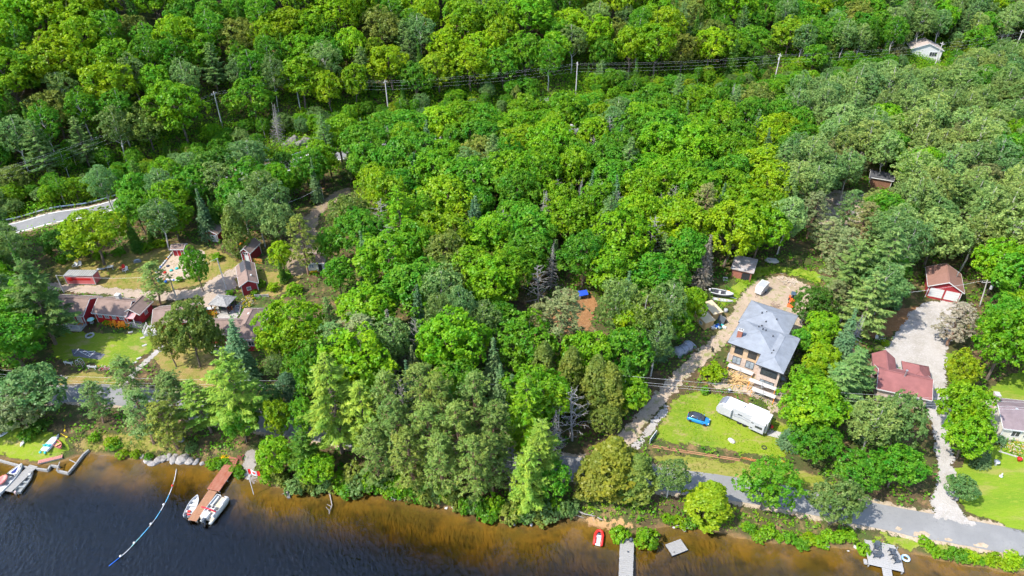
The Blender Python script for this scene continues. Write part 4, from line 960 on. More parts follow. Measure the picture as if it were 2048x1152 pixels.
def window(p, rect, side, u, z, w, h, fm=None, gm=None, n=2, fw=.1):
    """framed window centred at u with its sill at z; n panes"""
    fr = wall_frame(rect, side); fm = fm or white_p; b = MB(); u0, u1 = u-w/2, u+w/2
    panel(b, fr, u0-fw, u1+fw, z-fw, z, -.02, .07); panel(b, fr, u0-fw, u1+fw, z+h, z+h+fw, -.02, .07)
    for k in range(n+1):
        c = u0 + w*k/n; e = fw if k in (0, n) else fw*.6
        panel(b, fr, *( (c-e, c) if k == 0 else (c, c+e) if k == n else (c-e/2, c+e/2)), z, z+h, -.02, .065)
    o = b.build('window', fm, p)
    for k in range(n):
        c = MB(); panel(c, fr, u0+w*k/n+.005, u0+w*(k+1)/n-.005, z+.005, z+h-.005, -.01, .03); c.build('pane', gm or glass, o)
    return o
def door(p, rect, side, u, z, w, h, m, fm=None, knob=True, name='door'):
    fr = wall_frame(rect, side); b = MB(); panel(b, fr, u-w/2, u+w/2, z, z+h, -.02, .05); o = b.build(name, m, p)
    f = MB(); panel(f, fr, u-w/2-.1, u-w/2, z, z+h+.1, -.02, .07); panel(f, fr, u+w/2, u+w/2+.1, z, z+h+.1, -.02, .07); panel(f, fr, u-w/2, u+w/2, z+h, z+h+.1, -.02, .07)
    f.build('door_frame', fm or white_p, o)
    if knob:
        k = MB(); panel(k, fr, u+w*.33, u+w*.41, z+h*.45, z+h*.49, .05, .11); k.build('handle', steel, o)
    return o
def corner_trim(p, rect, z0, z1, m, w=.12):
    x0, x1, y0, y1 = rect
    for x, y in ((x0,y0),(x1,y0),(x1,y1),(x0,y1)):
        MB().box(x-w/2-.01, x+w/2+.01, y-w/2-.01, y+w/2+.01, z0, z1-.03).build('corner_board', m, p)
def house_at(name, label, cat, x, y, rz, group=None):
    return thing(name, label, cat, (x, y, hz(x, y)), rz, group)
def stovepipe(p, x, y, z, h=1.4, r=.1, m=None):
    o = MB().tube([(x,y,z),(x,y,z+h)], r, 8).build('stove_pipe', m or steel, p)
    MB().lathe([(r*.9,z+h),(r*2,z+h+.05),(r*1.9,z+h+.13),(r*.4,z+h+.2)], 8, Matrix.Translation((x,y,0))).build('cap', m or steel, o)
def roof_vent(p, x, y, z, m=None, s=.3):
    MB().box(x-s/2, x+s/2, y-s/2, y+s/2, z-.15, z+.16).build('roof_vent', m or black_p, p)

# ------------------------------------------------------------------ the new house

_o = survey(1469, 725); _ze = 5.6
def _at(px, py, z):
    dx = (px-1024)/FPX; dy = (py-576)/FPX; s = (z-CAMH)/-(SP+dy*CP); return dx*s, (CP-dy*SP)*s
ox, oy = _at(1455, 684.5, _o[2]+_ze)
H0 = thing('new_house', 'two storey house under construction with slate blue hip roofs', 'house', (ox, oy, _o[2]), R(-33))
WM, WC, WW = (.75, 8.9, .75, 8.6), (.35, 8.9, 8.4, 15.8), (7.2, 11.1, -2.75, 8.5)
walls(H0, *WM[:4], -1, _ze-.02, tan_w, name='wall'); walls(H0, *WC[:4], -1, _ze-.03, grey_w, name='wall'); walls(H0, *WW[:4], -1.2, _ze-.04, grey_w, name='wall')
MB().box(WM[0]-.04, WW[0]+.02, WM[2]-.06, WM[2]-.004, -1, 2.5).build('stone_facing', stone_w, H0)
MB().box(WW[0]-.03, WW[1]+.03, WW[2]-.06, WW[2]-.004, -1.2, 5.5).build('stone_facing', stone_w, H0)
MB().box(WM[0]-.05, WM[0]-.003, WM[2]-.05, WM[3], -1, 5.5).build('stone_facing', stone_w, H0)
hip_roof(H0, 0, 9.3, 0, 9.3, _ze, .36, blue_sh, trim=black_p)
hip_roof(H0, -.3, 9.45, 7.6, 16.5, _ze+.02, .36, blue_sh, trim=black_p)
hip_roof(H0, 6.55, 11.75, -3.4, 9.1, _ze-.02, .36, blue_sh, trim=black_p)
for u, zz in ((2.35, 3.25), (5.0, 3.25), (2.35, .75), (5.0, .75)): window(H0, WM if zz > 3 else (WM[0], WM[1], WM[2]-.06, WM[3]), 'f', u, zz, 1.5, 1.65, black_p, glass if zz > 3 else glass_p, 2, .09)
window(H0, (WW[0], WW[1], WW[2]-.06, WW[3]), 'f', 9.2, 3.35, 2.9, 1.5, black_p, glass, 3, .09); window(H0, (WW[0], WW[1], WW[2]-.06, WW[3]), 'f', 9.3, .7, 2.5, 1.4, black_p, glass_p, 3, .09)
window(H0, WM, 'l', 3.2, .4, 1.0, 1.9, black_p, glass, 1, .09); window(H0, WC, 'l', 10.5, 2.9, 1.4, 1.4, black_p, glass, 2, .09); window(H0, WW, 'r', 3.0, 3.0, 1.4, 1.3, black_p, glass, 2)
c = MB().box(1.05, 1.95, 1.95, 2.75, 4.6, 7.7).build('chimney', brick_m, H0)
MB().box(.98, 2.02, 1.88, 2.82, 7.7, 7.82).build('chimney_cap', concrete, c)
for k in (1.27, 1.72): MB().tube([(k,2.35,7.82),(k,2.35,7.98)], .1, 8).build('flue', black_p, c)
for x, y, z in ((3.9,11.9,7.1),(3.2,11.2,7.1),(4.6,9.6,6.45),(4.2,8.3,6.1),(3.9,7.0,6.55),(4.9,6.1,7.0),(5.5,6.1,6.95),(7.1,5.6,6.5),(8.4,1.5,6.3),(8.3,.6,6.2),(6.3,10.8,7.0)):
    roof_vent(H0, x, y, z, s=.22)
MB().box(.42, .70, 1.0, 1.9, .2, 1.9).build('utility_box', grey_pl, H0)
MB().box(8.95, 11.6, 9.3, 12.0, -.5, .22).build('back_step', grey_wood, H0)

def scaffold(label, x0, x1, y, z0, zt, w):
    t = thing('scaffold', label, 'scaffold', (ox, oy, _o[2]), R(-33), 'scaffolds on the front of the new house')
    n = max(2, int((x1-x0)/2.0)+1)
    for i in range(n):
        x = x0 + .12 + (x1-x0-.24)*i/(n-1); b = MB()
        for yy in (y, y+w): b.tube([(x,yy,z0),(x,yy,zt+(.9 if yy == y and i % 2 else 0))], .045, 6)
        for zz in np.arange(z0+.5, zt, .55): b.tube([(x,y,zz),(x,y+w,zz)], .03, 5)
        b.build('scaffold_frame', orange_pl if i % 2 == 0 else steel, t)
    for i in range(n-1):
        a = x0+.12+(x1-x0-.24)*i/(n-1); c = x0+.12+(x1-x0-.24)*(i+1)/(n-1)
        b = MB(); b.tube([(a,y,z0+.2),(c,y,zt-.2)], .022, 5); b.tube([(a,y+.03,zt-.2),(c,y+.03,z0+.2)], .022, 5); b.build('cross_brace', steel, t)
    for k in range(4): MB().box(x0, x1, y+.02+w*k/4, y+w*(k+1)/4-.02, zt+.02, zt+.08+.004*k).build('plank', white_d, t)
scaffold('front scaffold with white planks before the right wing of the new house', 7.3, 11.7, -5.5, -1.1, .9, 1.1)
scaffold('rear scaffold with white planks against the right wing wall', 6.2, 11.3, -4.15, -1.0, 1.7, 1.0)
scaffold('low white plank walkway along the left front wall of the new house', 1.2, 6.2, -1.0, -.8, .55, 1.2)
# loose lumber
def stick_pile(name, label, cat, x, y, n, L, spread, m, seed, zt=.9, group=None, base=None, part='board'):
    rs = random.Random(seed); t = thing(name, label, cat, (x, y, hz(x, y) if base is None else base), 0, group)
    for i in range(n):
        a = rs.uniform(-.9, .9) + (1.57 if rs.random() < .3 else 0); l = rs.uniform(.5, 1)*L
        M = Matrix.Translation((rs.gauss(0, spread), rs.gauss(0, spread), .08 + zt*i/n*rs.random())) @ Matrix.Rotation(a, 4, 'Z') @ Matrix.Rotation(rs.uniform(-.22, .22), 4, 'Y')
        MB().box(-l/2, l/2, -.07, .07, -.03, .03, M).build(part, m, t)
    return t
px, py = [ (ox + u*math.cos(R(-33)) - v*math.sin(R(-33)), oy + u*math.sin(R(-33)) + v*math.cos(R(-33))) for u, v in [(4.0,-2.9)]][0]
stick_pile('lumber_pile', 'jumbled pile of fresh lumber offcuts before the new house', 'lumber pile', px, py, 90, 2.6, .95, timber, 3, 1.0)

# ------------------------------------------------------------------ other buildings
def gable_house(name, label, cat, x, y, rz, L, W, hw, rise, wm, rm, axis='x', oh=.4, trim=None, below=1.0):
    t = house_at(name, label, cat, x, y, rz); rect = (-L/2, L/2, -W/2, W/2)
    walls(t, *rect, -below, hw, wm, axis, rise*(W if axis == 'x' else L)/((W if axis == 'x' else L)+2*oh)); corner_trim(t, rect, -below, hw, trim or white_p)
    k = rise/((W if axis == 'x' else L)/2+oh)*oh
    gable_roof(t, rect[0]-oh, rect[1]+oh, rect[2]-oh, rect[3]+oh, hw+.16-k*.55, rise+k*.3, rm, axis, .16, trim or white_p)
    return t, rect
# cottage A: left of the pair of red cottages
t, rc = gable_house('cottage', 'red cottage with a wide brown roof and white porch, leftmost of the row', 'cottage', -96.4, 120.4, R(-4), 8.6, 6.6, 2.5, 1.9, red_sid, brown_sh)
porch = MB(); porch.box(-2.5, 4.2, -5.4, -3.3, -.6, .22); porch.build('porch_floor', white_d, t)
for x in (-2.3, -.2, 1.9, 4.0): MB().box(x-.08, x+.08, -5.3, -5.14, .22, 1.2).build('porch_post', white_p, t)
MB().box(-2.3, 4.0, -5.26, -5.18, 1.12, 1.2).build('porch_rail', white_p, t)
window(t, rc, 'f', .5, 1.0, 3.4, 1.1, white_p, glass_p, 3); door(t, rc, 'f', 3.3, .2, .9, 2.0, white_d); window(t, rc, 'r', 1.2, 1.0, .9, .9)
# cottage B
t, rc = gable_house('cottage', 'red cottage with four front windows behind a row of orange chairs', 'cottage', -86.2, 119.9, R(-9), 7.4, 5.4, 2.5, 1.75, red_lit, brown_sh)
for u in (-2.6, -1.0, .7, 2.4): window(t, rc, 'f', u, 1.25, .85, .75, white_p, glass_p, 2, .08)
b = (2.6, 6.2, -1.6, 2.6); walls(t, *b, -1, 2.5, red_sid, 'y', 1.2); gable_roof(t, 2.3, 6.6, -2.1, 3.0, 2.55, 1.3, brown_sh, 'y', .16, white_p)
window(t, b, 'r', .3, 1.0, .9, .8, white_p, glass_p, 2, .08)
MB().slab([(3.3,-3.2,2.15),(5.7,-3.2,2.15),(5.7,-1.4,2.65),(3.3,-1.4,2.65)], .07).build('porch_roof', pink_tin, t)
MB().box(3.3, 6.0, -3.3, -1.62, -.6, .25).build('porch_floor', grey_wood, t)
for x in (3.4, 5.6): MB().box(x-.06, x+.06, -3.15, -3.03, .25, 2.1).build('porch_post', white_p, t)
for z in (.6, 1.0): MB().box(3.4, 5.6, -3.12, -3.06, z, z+.07).build('porch_rail', white_p, t)
for k in range(3): MB().box(6.0+.3*k, 6.3+.3*k, -3.2, -1.8, -.6, .1-.16*k).build('step', grey_wood, t)
MB().slab([(-5.0,-.6,1.95),(-3.4,-.6,2.1),(-3.4,1.6,2.35),(-5.0,1.6,2.2)], .07).build('side_canopy', pink_tin, t)
c = MB().box(-.5, .35, .9, 1.7, 3.4, 4.85).build('roof_cupola', white_d, t)
MB().add([(-.62,.78,4.85),(.47,.78,4.85),(.47,1.82,4.85),(-.62,1.82,4.85),(-.08,1.3,5.2)], [(0,1,4),(1,2,4),(2,3,4),(3,0,4),(3,2,1,0)]).build('cupola_roof', white_p, c)
# cottage C
t, rc = gable_house('cottage', 'brown roofed cottage half hidden by the olive trees beside the lawn', 'cottage', -72.6, 117.6, R(10), 7.6, 6.0, 2.5, 1.6, red_sid, brown_sh)
d = MB().box(-6.4, -3.9, -3.4, -.2, -.5, .35).build('deck', white_d, t)
for z in (.8, 1.15):
    for q in ((-6.4,-3.9,-3.44,-3.38), (-6.44,-6.38,-3.4,-.2)): MB().box(*q, z, z+.07).build('rail', white_p, t)
for q in ((-6.38,-3.38),(-5.1,-3.4),(-3.95,-3.4),(-6.4,-1.8),(-6.4,-.25)): MB().box(q[0]-.05, q[0]+.05, q[1]-.05, q[1]+.05, .3, 1.24).build('rail_post', white_p, t)
window(t, rc, 'l', -.4, 1.0, 1.0, .9); stovepipe(t, 1.2, .8, 3.6, .7)
# lodge D
t = house_at('lodge', 'large L shaped lodge with hipped brown roofs above the dock', 'lodge', -56.0, 113.4, R(0))
D1, D2 = (-1.6, 3.4, -4.6, 5.2), (-8.6, -.6, -3.0, 1.6)
walls(t, *D1, -1.2, 3.0, red_sid); walls(t, *D2, -1.2, 2.99, red_sid)
hip_roof(t, D1[0]-.5, D1[1]+.5, D1[2]-.5, D1[3]+.5, 3.1, .62, brown_sh, trim=white_p); hip_roof(t, D2[0]-.5, D2[1]+2, D2[2]-.5, D2[3]+.5, 3.08, .55, brown_sh, trim=white_p)
window(t, D1, 'f', 2.2, 1.1, 1.1, 1.1, white_p, glass, 2); window(t, D1, 'f', -.3, 1.1, 1.1, 1.1, white_p, glass, 2)
for u in (-7.2, -5.0, -2.8): window(t, D2, 'f', u, 1.1, 1.3, 1.1, white_p, glass_p, 2)
for x, y, z in ((.3,1.9,4.55),(1.6,3.6,4.3)): MB().lathe([(.30,z-.3),(.30,z),(.12,z+.14)], 10, Matrix.Translation((x,y,0))).build('roof_vent', white_p, t)
MB().box(-6.2, -1.8, -5.6, -3.05, -.9, .1).build('terrace', concrete, t)
for k in range(6): MB().box(-2.6+.0*k, -1.2, -6.0-.32*k, -5.7-.32*k, -.9-.2*k, .05-.17*k).build('step', white_d, t)
# cabin E
t, rc = gable_house('cabin', 'small red cabin with half brown, half black roof and white corner boards', 'cabin', -61.4, 131.3, R(-67), 8.4, 3.4, 2.5, 1.15, red_sid, brown_sh)
for s in (0, 1):   # newer black shingles on the far half
    y0, y1 = ((-2.12, 0), (2.12, 0))[s]; MB().slab([(-4.64,y0,2.46),(-.4,y0,2.46),(-.4,y1,3.85),(-4.64,y1,3.85)] if s == 0 else [(-.4,y0,2.46),(-4.64,y0,2.46),(-4.64,y1,3.85),(-.4,y1,3.85)], .05).build('black_roof_slope', black_sh, t)
window(t, rc, 'r', -.2, 1.0, .75, .75, white_p, glass_p, 1); door(t, rc, 'b', 3.5, .1, .8, 1.9, grey_pl); window(t, rc, 'b', 2.1, .9, .7, .9, white_p, glass, 2); window(t, rc, 'b', -1.2, .9, .7, .9, white_p, glass, 2)
MB().lathe([(.24,3.1),(.24,3.5),(.1,3.62)], 10, Matrix.Translation((2.0,.9,0))).build('roof_vent', white_p, t)
# gazebo hut
t = house_at('gazebo', 'open hut with a weathered grey shake pyramid roof', 'gazebo', -64.1, 122.2, R(-12))
hip_roof(t, -2.3, 2.3, -2.0, 2.0, 2.35, .52, shake, .14, 'roof')
for x in (-1.9, 0, 1.9):
    for y in (-1.65, 1.65): MB().box(x-.08, x+.08, y-.08, y+.08, -.3, 2.3).build('post', black_p, t)
MB().box(-2.0, 2.0, -1.75, 1.75, -.3, .12).build('floor', grey_wood, t)
for y in (-1.65, 1.65): MB().box(-1.9, 1.9, y-.05, y+.05, .85, .98).build('rail', black_p, t)
for z in (.35, .75, 1.15): MB().box(1.86, 1.94, -1.6, 1.6, z, z+.22).build('side_board', black_p, t)
MB().box(-.9, .7, -.5, .4, .12, .85).build('counter', charcoal, t)
# shed F with peaked front
t, rc = gable_house('shed', 'tall narrow red shed with white door and loft window', 'shed', -63.7, 141.6, R(-12), 2.3, 4.6, 3.0, 1.2, red_sid, brown_sh, 'y', .3)
door(t, rc, 'f', .15, .0, .95, 2.0, white_p); window(t, rc, 'f', 0, 2.35, 1.1, .65, white_p, glass, 2)
# shed G
t, rc = gable_house('shed', 'small red shed with white door below the highway', 'shed', -75.6, 150.2, R(-8), 3.4, 3.6, 2.3, 1.0, red_sid, brown_sh, 'y', .3)
door(t, rc, 'f', .6, .0, 1.5, 1.9, white_p)
# shed H
t, rc = gable_house('shed', 'little red hut with a brown roof at the sand court', 'shed', -81.8, 143.1, R(2), 2.6, 2.0, 2.0, .55, red_sid, brown_sh, 'x', .35); door(t, rc, 'f', .2, 0, .8, 1.7, red_lit)
# cottage I
t, rc = gable_house('cottage', 'little brown roofed cottage under the tall thin pine', 'cottage', -46.7, 137.6, R(-2), 4.2, 3.6, 2.4, 1.1, cream, brown_sh)
window(t, rc, 'f', -.9, .8, 1.0, 1.0, white_p, glass_p, 2); door(t, rc, 'f', 1.2, 0, .9, 1.9, dark_m)
# garage J
t, rc = gable_house('garage', 'red double garage with two white doors on the gravel drive', 'garage', 97.0, 126.4, R(-23.5), 6.4, 7.6, 2.6, 1.9, red_sid, mat('red brown shingles', (.20,.105,.08), .92, .10, 1.4, bump=.4, bscale=9), 'y', .4)
for u in (-1.5, 1.6):
    dd = door(t, rc, 'f', u, 0, 2.5, 2.1, white_p, knob=False, name='garage_door')
    for z in (.52, 1.04, 1.56): MB().box(u-1.24, u+1.24, rc[2]-.062, rc[2]-.04, z, z+.03).build('panel_seam', grey_pl, dd)
stovepipe(t, 2.2, 1.2, 3.2, 1.3, .12)
# red roofed house K
t = house_at('house', 'house with a many sided dull red roof beside the gravel drive', 'house', 74.6, 96.4, R(-20))
K1, K2, K3 = (-4.6, 3.6, -4.2, 2.2), (-5.0, -1.6, -1.0, 5.4), (.4, 4.4, -1.0, 5.0)
for q, m in ((K1, stone_w), (K2, stone_w), (K3, stone_w)): walls(t, *q, -1, 2.85, m)
gable_roof(t, K1[0]-.5, K1[1]+.6, K1[2]-.5, K1[3]+.5, 2.95, 1.9, red_sh, 'x', .16, white_p); walls(t, K1[0], K1[1], K1[2], K1[3], 2.5, 2.84, stone_w, 'x', 1.6, 'gable_wall')
gable_roof(t, K2[0]-.4, K2[1]+.4, K2[2], K2[3]+.5, 2.98, 1.5, red_sh, 'y', .16, black_p); walls(t, *K2, 2.6, 2.83, stone_w, 'y', 1.25, 'gable_wall')
hip_roof(t, K3[0]-.4, K3[1]+.4, K3[2], K3[3]+.5, 2.92, .62, red_sh, trim=black_p)
stovepipe(t, -.6, -1.4, 4.5, 1.5, .12); window(t, K1, 'f', 1.5, 1.0, 1.6, 1.1); window(t, K1, 'r', -1.2, 1.0, 1.2, 1.0)
# cream house L
t, rc = gable_house('house', 'cream house with a mauve brown roof at the right edge', 'house', 94.3, 87.0, R(-10), 13.6, 7.4, 2.7, 1.7, cream, mauve_sh)
for u in (-4.6, -2.6, -.4): window(t, rc, 'f', u, .9, 1.3, 1.2, white_p, glass, 2)
c = MB().box(-7.5, -6.7, 1.2, 2.2, -.8, 5.6).build('chimney', stone_w, t); MB().box(-7.56, -6.64, 1.14, 2.26, 5.6, 5.72).build('chimney_cap', concrete, c); roof_vent(t, -4.2, -.2, 4.3, grey_pl, .45)
# brown shed M, flat brick shed O, far houses
t, rc = gable_house('shed', 'brown shed with a black roof among the pines', 'shed', 103.5, 174.6, R(-25), 5.4, 4.4, 2.6, 1.0, mat('brown boards', (.17,.085,.05), .85, .2, 2), black_sh)
t = house_at('shed', 'brick shed with a pale flat roof and doorway shade made by a black panel', 'shed', 54.3, 133.8, R(-25)); rc = (-2.2, 2.2, -2.6, 2.6)
walls(t, *rc, -.8, 2.5, brick_m); MB().slab([(-2.6,-3.0,2.5),(2.6,-3.0,2.5),(2.6,3.0,2.85),(-2.6,3.0,2.85)], .16).build('roof', mat('patched pale roofing', (.33,.325,.33), .9, .3, .9, col2=(.26,.19,.16)), t); door(t, rc, 'f', 1.0, -.2, 1.8, 2.1, dark_m, brick_m, False, 'doorway')  # solid black panel on the wall paints the shade inside the doorway
t, rc = gable_house('house', 'white house with a pale roof high at the edge of the far wood', 'house', 165.5, 279.5, R(-14), 11.0, 8.0, 3.6, 2.4, white_p, mat('pale brown shingles', (.30,.25,.22), .9, .1), 'y', .5)
window(t, rc, 'f', 2.6, 1.2, 2.6, 1.6, white_p, glass, 3); MB().box(.5, 5.5, -6.0, -4.02, -1.5, .3).build('deck', grey_wood, t)
for px_, py_, lb in ((1566, 232, 'pale roofed house glimpsed between trees beside the far poplars'), (1703, 206, 'small white house glimpsed over the far poplars'), (1015, 252, None)):
    if not lb: continue
    x, y, z = survey(px_, py_, 2.5); t, rc = gable_house('house', lb, 'house', x, y+4, R(-10), 8.5, 6, 2.8, 1.5, white_d, mat('silver roofing', (.33,.33,.33), .6, .1)); window(t, rc, 'f', 1.2, 1.0, 1.6, 1.1, white_p, glass, 2)
# red container
t = house_at('container', 'faded red storage trailer with a dull silver ribbed roof', 'container', -100.2, 131.9, R(-1)); rc = (-3.35, 3.35, -1.15, 1.15)
red_box = mat('faded red sheet metal', (.46,.11,.11), .6, .16, .5); walls(t, *rc, .25, 2.55, red_box)
MB().box(-1.9, 2.6, -1.17, -1.151, 1.35, 1.85).build('red_panel', red_lit, t)
MB().lathe([(.45,0),(.45,.02)], 16, Matrix.Translation((-2.2,-1.152,1.55)) @ Matrix.Rotation(R(90), 4, 'X') @ Matrix.Scale(1.7, 4, (1,0,0))).build('red_panel', red_lit, t)
MB().box(-3.45, 3.45, -1.25, 1.25, 2.55, 2.66).build('roof', mat('dull silver roof', (.235,.225,.20), .6, .18, .7), t)
for k in range(13): MB().box(-3.3+.55*k, -3.22+.55*k, -1.24, 1.24, 2.66, 2.70).build('roof_rib', grey_pl, t)
for x in (-3.35, 3.35):
    for y in (-1.15, 1.15): MB().box(x-.07, x+.07, y-.07, y+.07, .2, 2.56).build('corner_post', white_d, t)
for z in (.25, 2.45): MB().box(-3.36, 3.36, -1.2, -1.152, z, z+.09).build('frame_rail', white_d, t)
for x in (-2.6, 2.6):
    for y in (-.9, .9): MB().box(x-.2, x+.2, y-.2, y+.2, -.4, .25).build('block', concrete, t)

# ------------------------------------------------------------------ things: helpers
def seg(a, b, h=0.0, plane=None):
    A = survey(*a, h)[:2] if plane is None else _at(*a, plane); B = survey(*b, h)[:2] if plane is None else _at(*b, plane)
    return (A[0]+B[0])/2, (A[1]+B[1])/2, frame2(A, B), math.dist(A, B)
def put(name, label, cat, px, py, rz=0.0, group=None, z=None):
    x, y, g = survey(px, py) if z is None else (*_at(px, py, z), z)
    return thing(name, label, cat, (x, y, g), rz, group)
def wheel(p, x, y, r, w, rim_m=None, z=None):
    M = Matrix.Translation((x, y, r if z is None else z)) @ Matrix.Rotation(R(90), 4, 'X')
    o = MB().lathe([(r*.62,-w/2),(r*.95,-w/2),(r,-w*.3),(r,w*.3),(r*.95,w/2),(r*.62,w/2)], 16, M).build('wheel', dark_m, p, True)
    MB().lathe([(r*.6,-w*.42),(r*.2,-w*.5),(r*.2,w*.5),(r*.6,w*.42)], 12, M).build('rim', rim_m or steel, o); return o

# ------------------------------------------------------------------ camper trailer
x, y, a, L = seg((1432,828), (1526,873)); 
t = thing('camper_trailer', 'long white camper trailer with slide outs on the lawn', 'camper', (x+.75, y+1.0, hz(x, y)), a)
W2, HL = 1.22, 4.75
side = [(-HL,1.55),(-HL+.1,.95),(-HL+.6,.62),(HL-.05,.62),(HL,.75),(HL,3.25),(HL-.1,3.38),(-HL+1.5,3.38),(-HL+.85,3.2),(-HL+.3,2.6),(-HL+.05,2.0)]
camp_w = mat('camper side panel', (.36,.36,.37), .35, .05, .8); camp_g = mat('camper grey cap', (.16,.17,.195), .3, .05, .8)
MB().loft([[(px_, yy, pz) for px_, pz in side] for yy in (W2, -W2)]).build('body', camp_w, t, bevel=.1)
MB().add([(-HL+1.45,-W2*.8,3.41),(-HL+.80,-W2*.72,3.25),(-HL+.26,-W2*.66,2.66),(-HL+1.45,W2*.8,3.41),(-HL+.80,W2*.72,3.25),(-HL+.26,W2*.66,2.66)], [(0,3,4,1),(1,4,5,2)]).build('front_cap', camp_g, t)
MB().box(-HL+1.5, HL-.05, -W2+.03, W2-.03, 3.37, 3.44).build('roof', mat('white roof membrane', (.52,.52,.515), .6, .03, .7), t)
for (x0, x1, z0, z1, d) in ((-HL+1.35, -HL+2.95, 1.15, 2.95, .45), (HL-2.95, HL-.35, .85, 3.0, .7)):
    s = MB().box(x0, x1, -W2-d, -W2+.1, z0, z1).build('slide_out', camp_w, t, bevel=.04); MB().box(x0-.03, x1+.03, -W2-d-.04, -W2+.02, z1+.002, z1+.06).build('slide_roof', MATS['white roof membrane'], s)
    for zz, ww in (((z0+.05), x1-x0-.1),): MB().box(x0+.05, x0+.05+ww, -W2-d-.012, -W2-d+.01, zz, zz+.05).build('slide_trim', camp_g, s)
    if d > .5:
        MB().box(x0+1.0, x1-.35, -W2-d-.02, -W2-d+.01, 1.75, 2.25).build('window', glass, s); 
        for zz in (1.2, 2.4): MB().box(x0+.2, x0+.62, -W2-d-.02, -W2-d+.01, zz, zz+.2).build('vent_window', glass, s)
MB().box(HL-4.6, HL-.9, W2-.05, W2+.8, .9, 3.05).build('slide_out', camp_w, t, bevel=.04); MB().box(HL-4.64, HL-.86, W2+.02, W2+.84, 3.052, 3.11).build('slide_roof', MATS['white roof membrane'], t)
MB().box(-.7, .1, -W2-.02, -W2+.01, 2.2, 2.5).build('window', glass, t)
for k, (z0, z1, z2) in enumerate(((1.9,2.35,2.0),(1.5,1.85,1.25))):
    b = MB(); pts = [(-HL+3.0+i*.3, -W2-.025, z0+(z1-z0)*math.sin(min(i/9,1)*math.pi*.6) - (.04*(i-6) if i > 6 else 0)) for i in range(12)]; b.tube(pts, .035, 4); b.build('stripe', camp_g, t)
for x0 in (-.2, .8):
    for s in (-1, 1): wheel(t, x0, s*1.05, .36, .24)
for x0 in (-3.6, 3.9): MB().tube([(x0,-.95,0),(x0,-.95,.7)], .06, 6).build('jack', steel, t); MB().tube([(x0,.95,0),(x0,.95,.7)], .06, 6).build('jack', steel, t)
MB().box(-1.0, -.1, -.4, .5, 3.44, 3.72).build('air_conditioner', white_p, t, bevel=.05)
for x0 in (-2.2, 1.6, 3.2): MB().box(x0-.2, x0+.2, .1, .5, 3.44, 3.54).build('roof_vent', white_d, t)
lad = MB()
for yy in (-.65, -.25): lad.tube([(HL+.06,yy,.9),(HL+.06,yy,3.5)], .02, 5)
for zz in np.arange(1.0, 3.4, .32): lad.tube([(HL+.06,-.65,zz),(HL+.06,-.25,zz)], .018, 5)
lad.build('ladder', steel, t)
wheel(t, 0, 0, .33, .2).matrix_local = Matrix.Translation((HL+.16, .5, 1.2)) @ Matrix.Rotation(R(90), 4, 'Z') @ Matrix.Translation((0, 0, -.33))

# ------------------------------------------------------------------ blue car
x, y, a, L = seg((1377,838), (1417,852)); t = thing('car', 'bright blue hatchback with a dark roof parked on the lawn', 'car', (x, y+.35, hz(x, y)), a + R(3))
blue_c = mat('metallic blue paint', (.02,.22,.56), .25, .04, 1.0, metal=.25, spec=.6)
def sec(x, w, zb, zt, r=.12): return [(x,-w+.06,zb),(x,-w,zb+.18),(x,-w,zt-r),(x,-w+r*1.2,zt),(x,w-r*1.2,zt),(x,w,zt-r),(x,w,zb+.18),(x,w-.06,zb)]
MB().loft([sec(-2.02,.66,.42,.80),sec(-1.95,.78,.30,.95),sec(-1.5,.88,.22,1.02),(sec(-.4,.90,.2,1.0)),sec(.6,.90,.2,.98),sec(1.1,.88,.2,.93),sec(1.7,.82,.22,.82),sec(1.98,.68,.32,.66),sec(2.06,.58,.38,.56)]).build('body', blue_c, t, True)
MB().loft([sec(-1.92,.66,.90,1.02,.05),sec(-1.45,.72,.92,1.40,.12),sec(-.9,.74,.92,1.50,.14),sec(0,.74,.92,1.50,.14),sec(.55,.72,.92,1.36,.12),sec(1.15,.70,.88,.96,.05)]).build('window', glass, t, True)
MB().loft([[(x0,-w,z),(x0,-w*.6,z+.03),(x0,w*.6,z+.03),(x0,w,z),(x0,w,z-.03),(x0,-w,z-.03)] for x0, w, z in ((-1.42,.62,1.43),(-.9,.66,1.515),(0,.66,1.515),(.42,.60,1.43))]).build('roof', mat('black car roof', (.03,.035,.045), .25, .05, spec=.6), t, True)
for s in (-1, 1):
    for x0, x1, x2, x3 in ((-.05,.02,-.22,-.15),): MB().tube([(x0,s*.80,.98),(x2-.05,s*.74,1.48)], .04, 4).build('door_pillar', blue_c, t)
    MB().tube([(.62,s*.78,.97),(.28,s*.72,1.42)], .035, 4).build('pillar', blue_c, t)
    MB().box(.72, .9, s*.98-.08, s*.98+.08, .96, 1.08).build('wing_mirror', blue_c, t, bevel=.03)
    MB().box(1.80, 2.0, s*.6-.14, s*.6+.14, .60, .70).build('headlight', white_p, t, bevel=.02); MB().box(-2.03, -1.93, s*.62-.12, s*.62+.12, .72, .92).build('tail_light', red_pl, t)
    for x0 in (-1.28, 1.28): wheel(t, x0, s*.80, .33, .22)

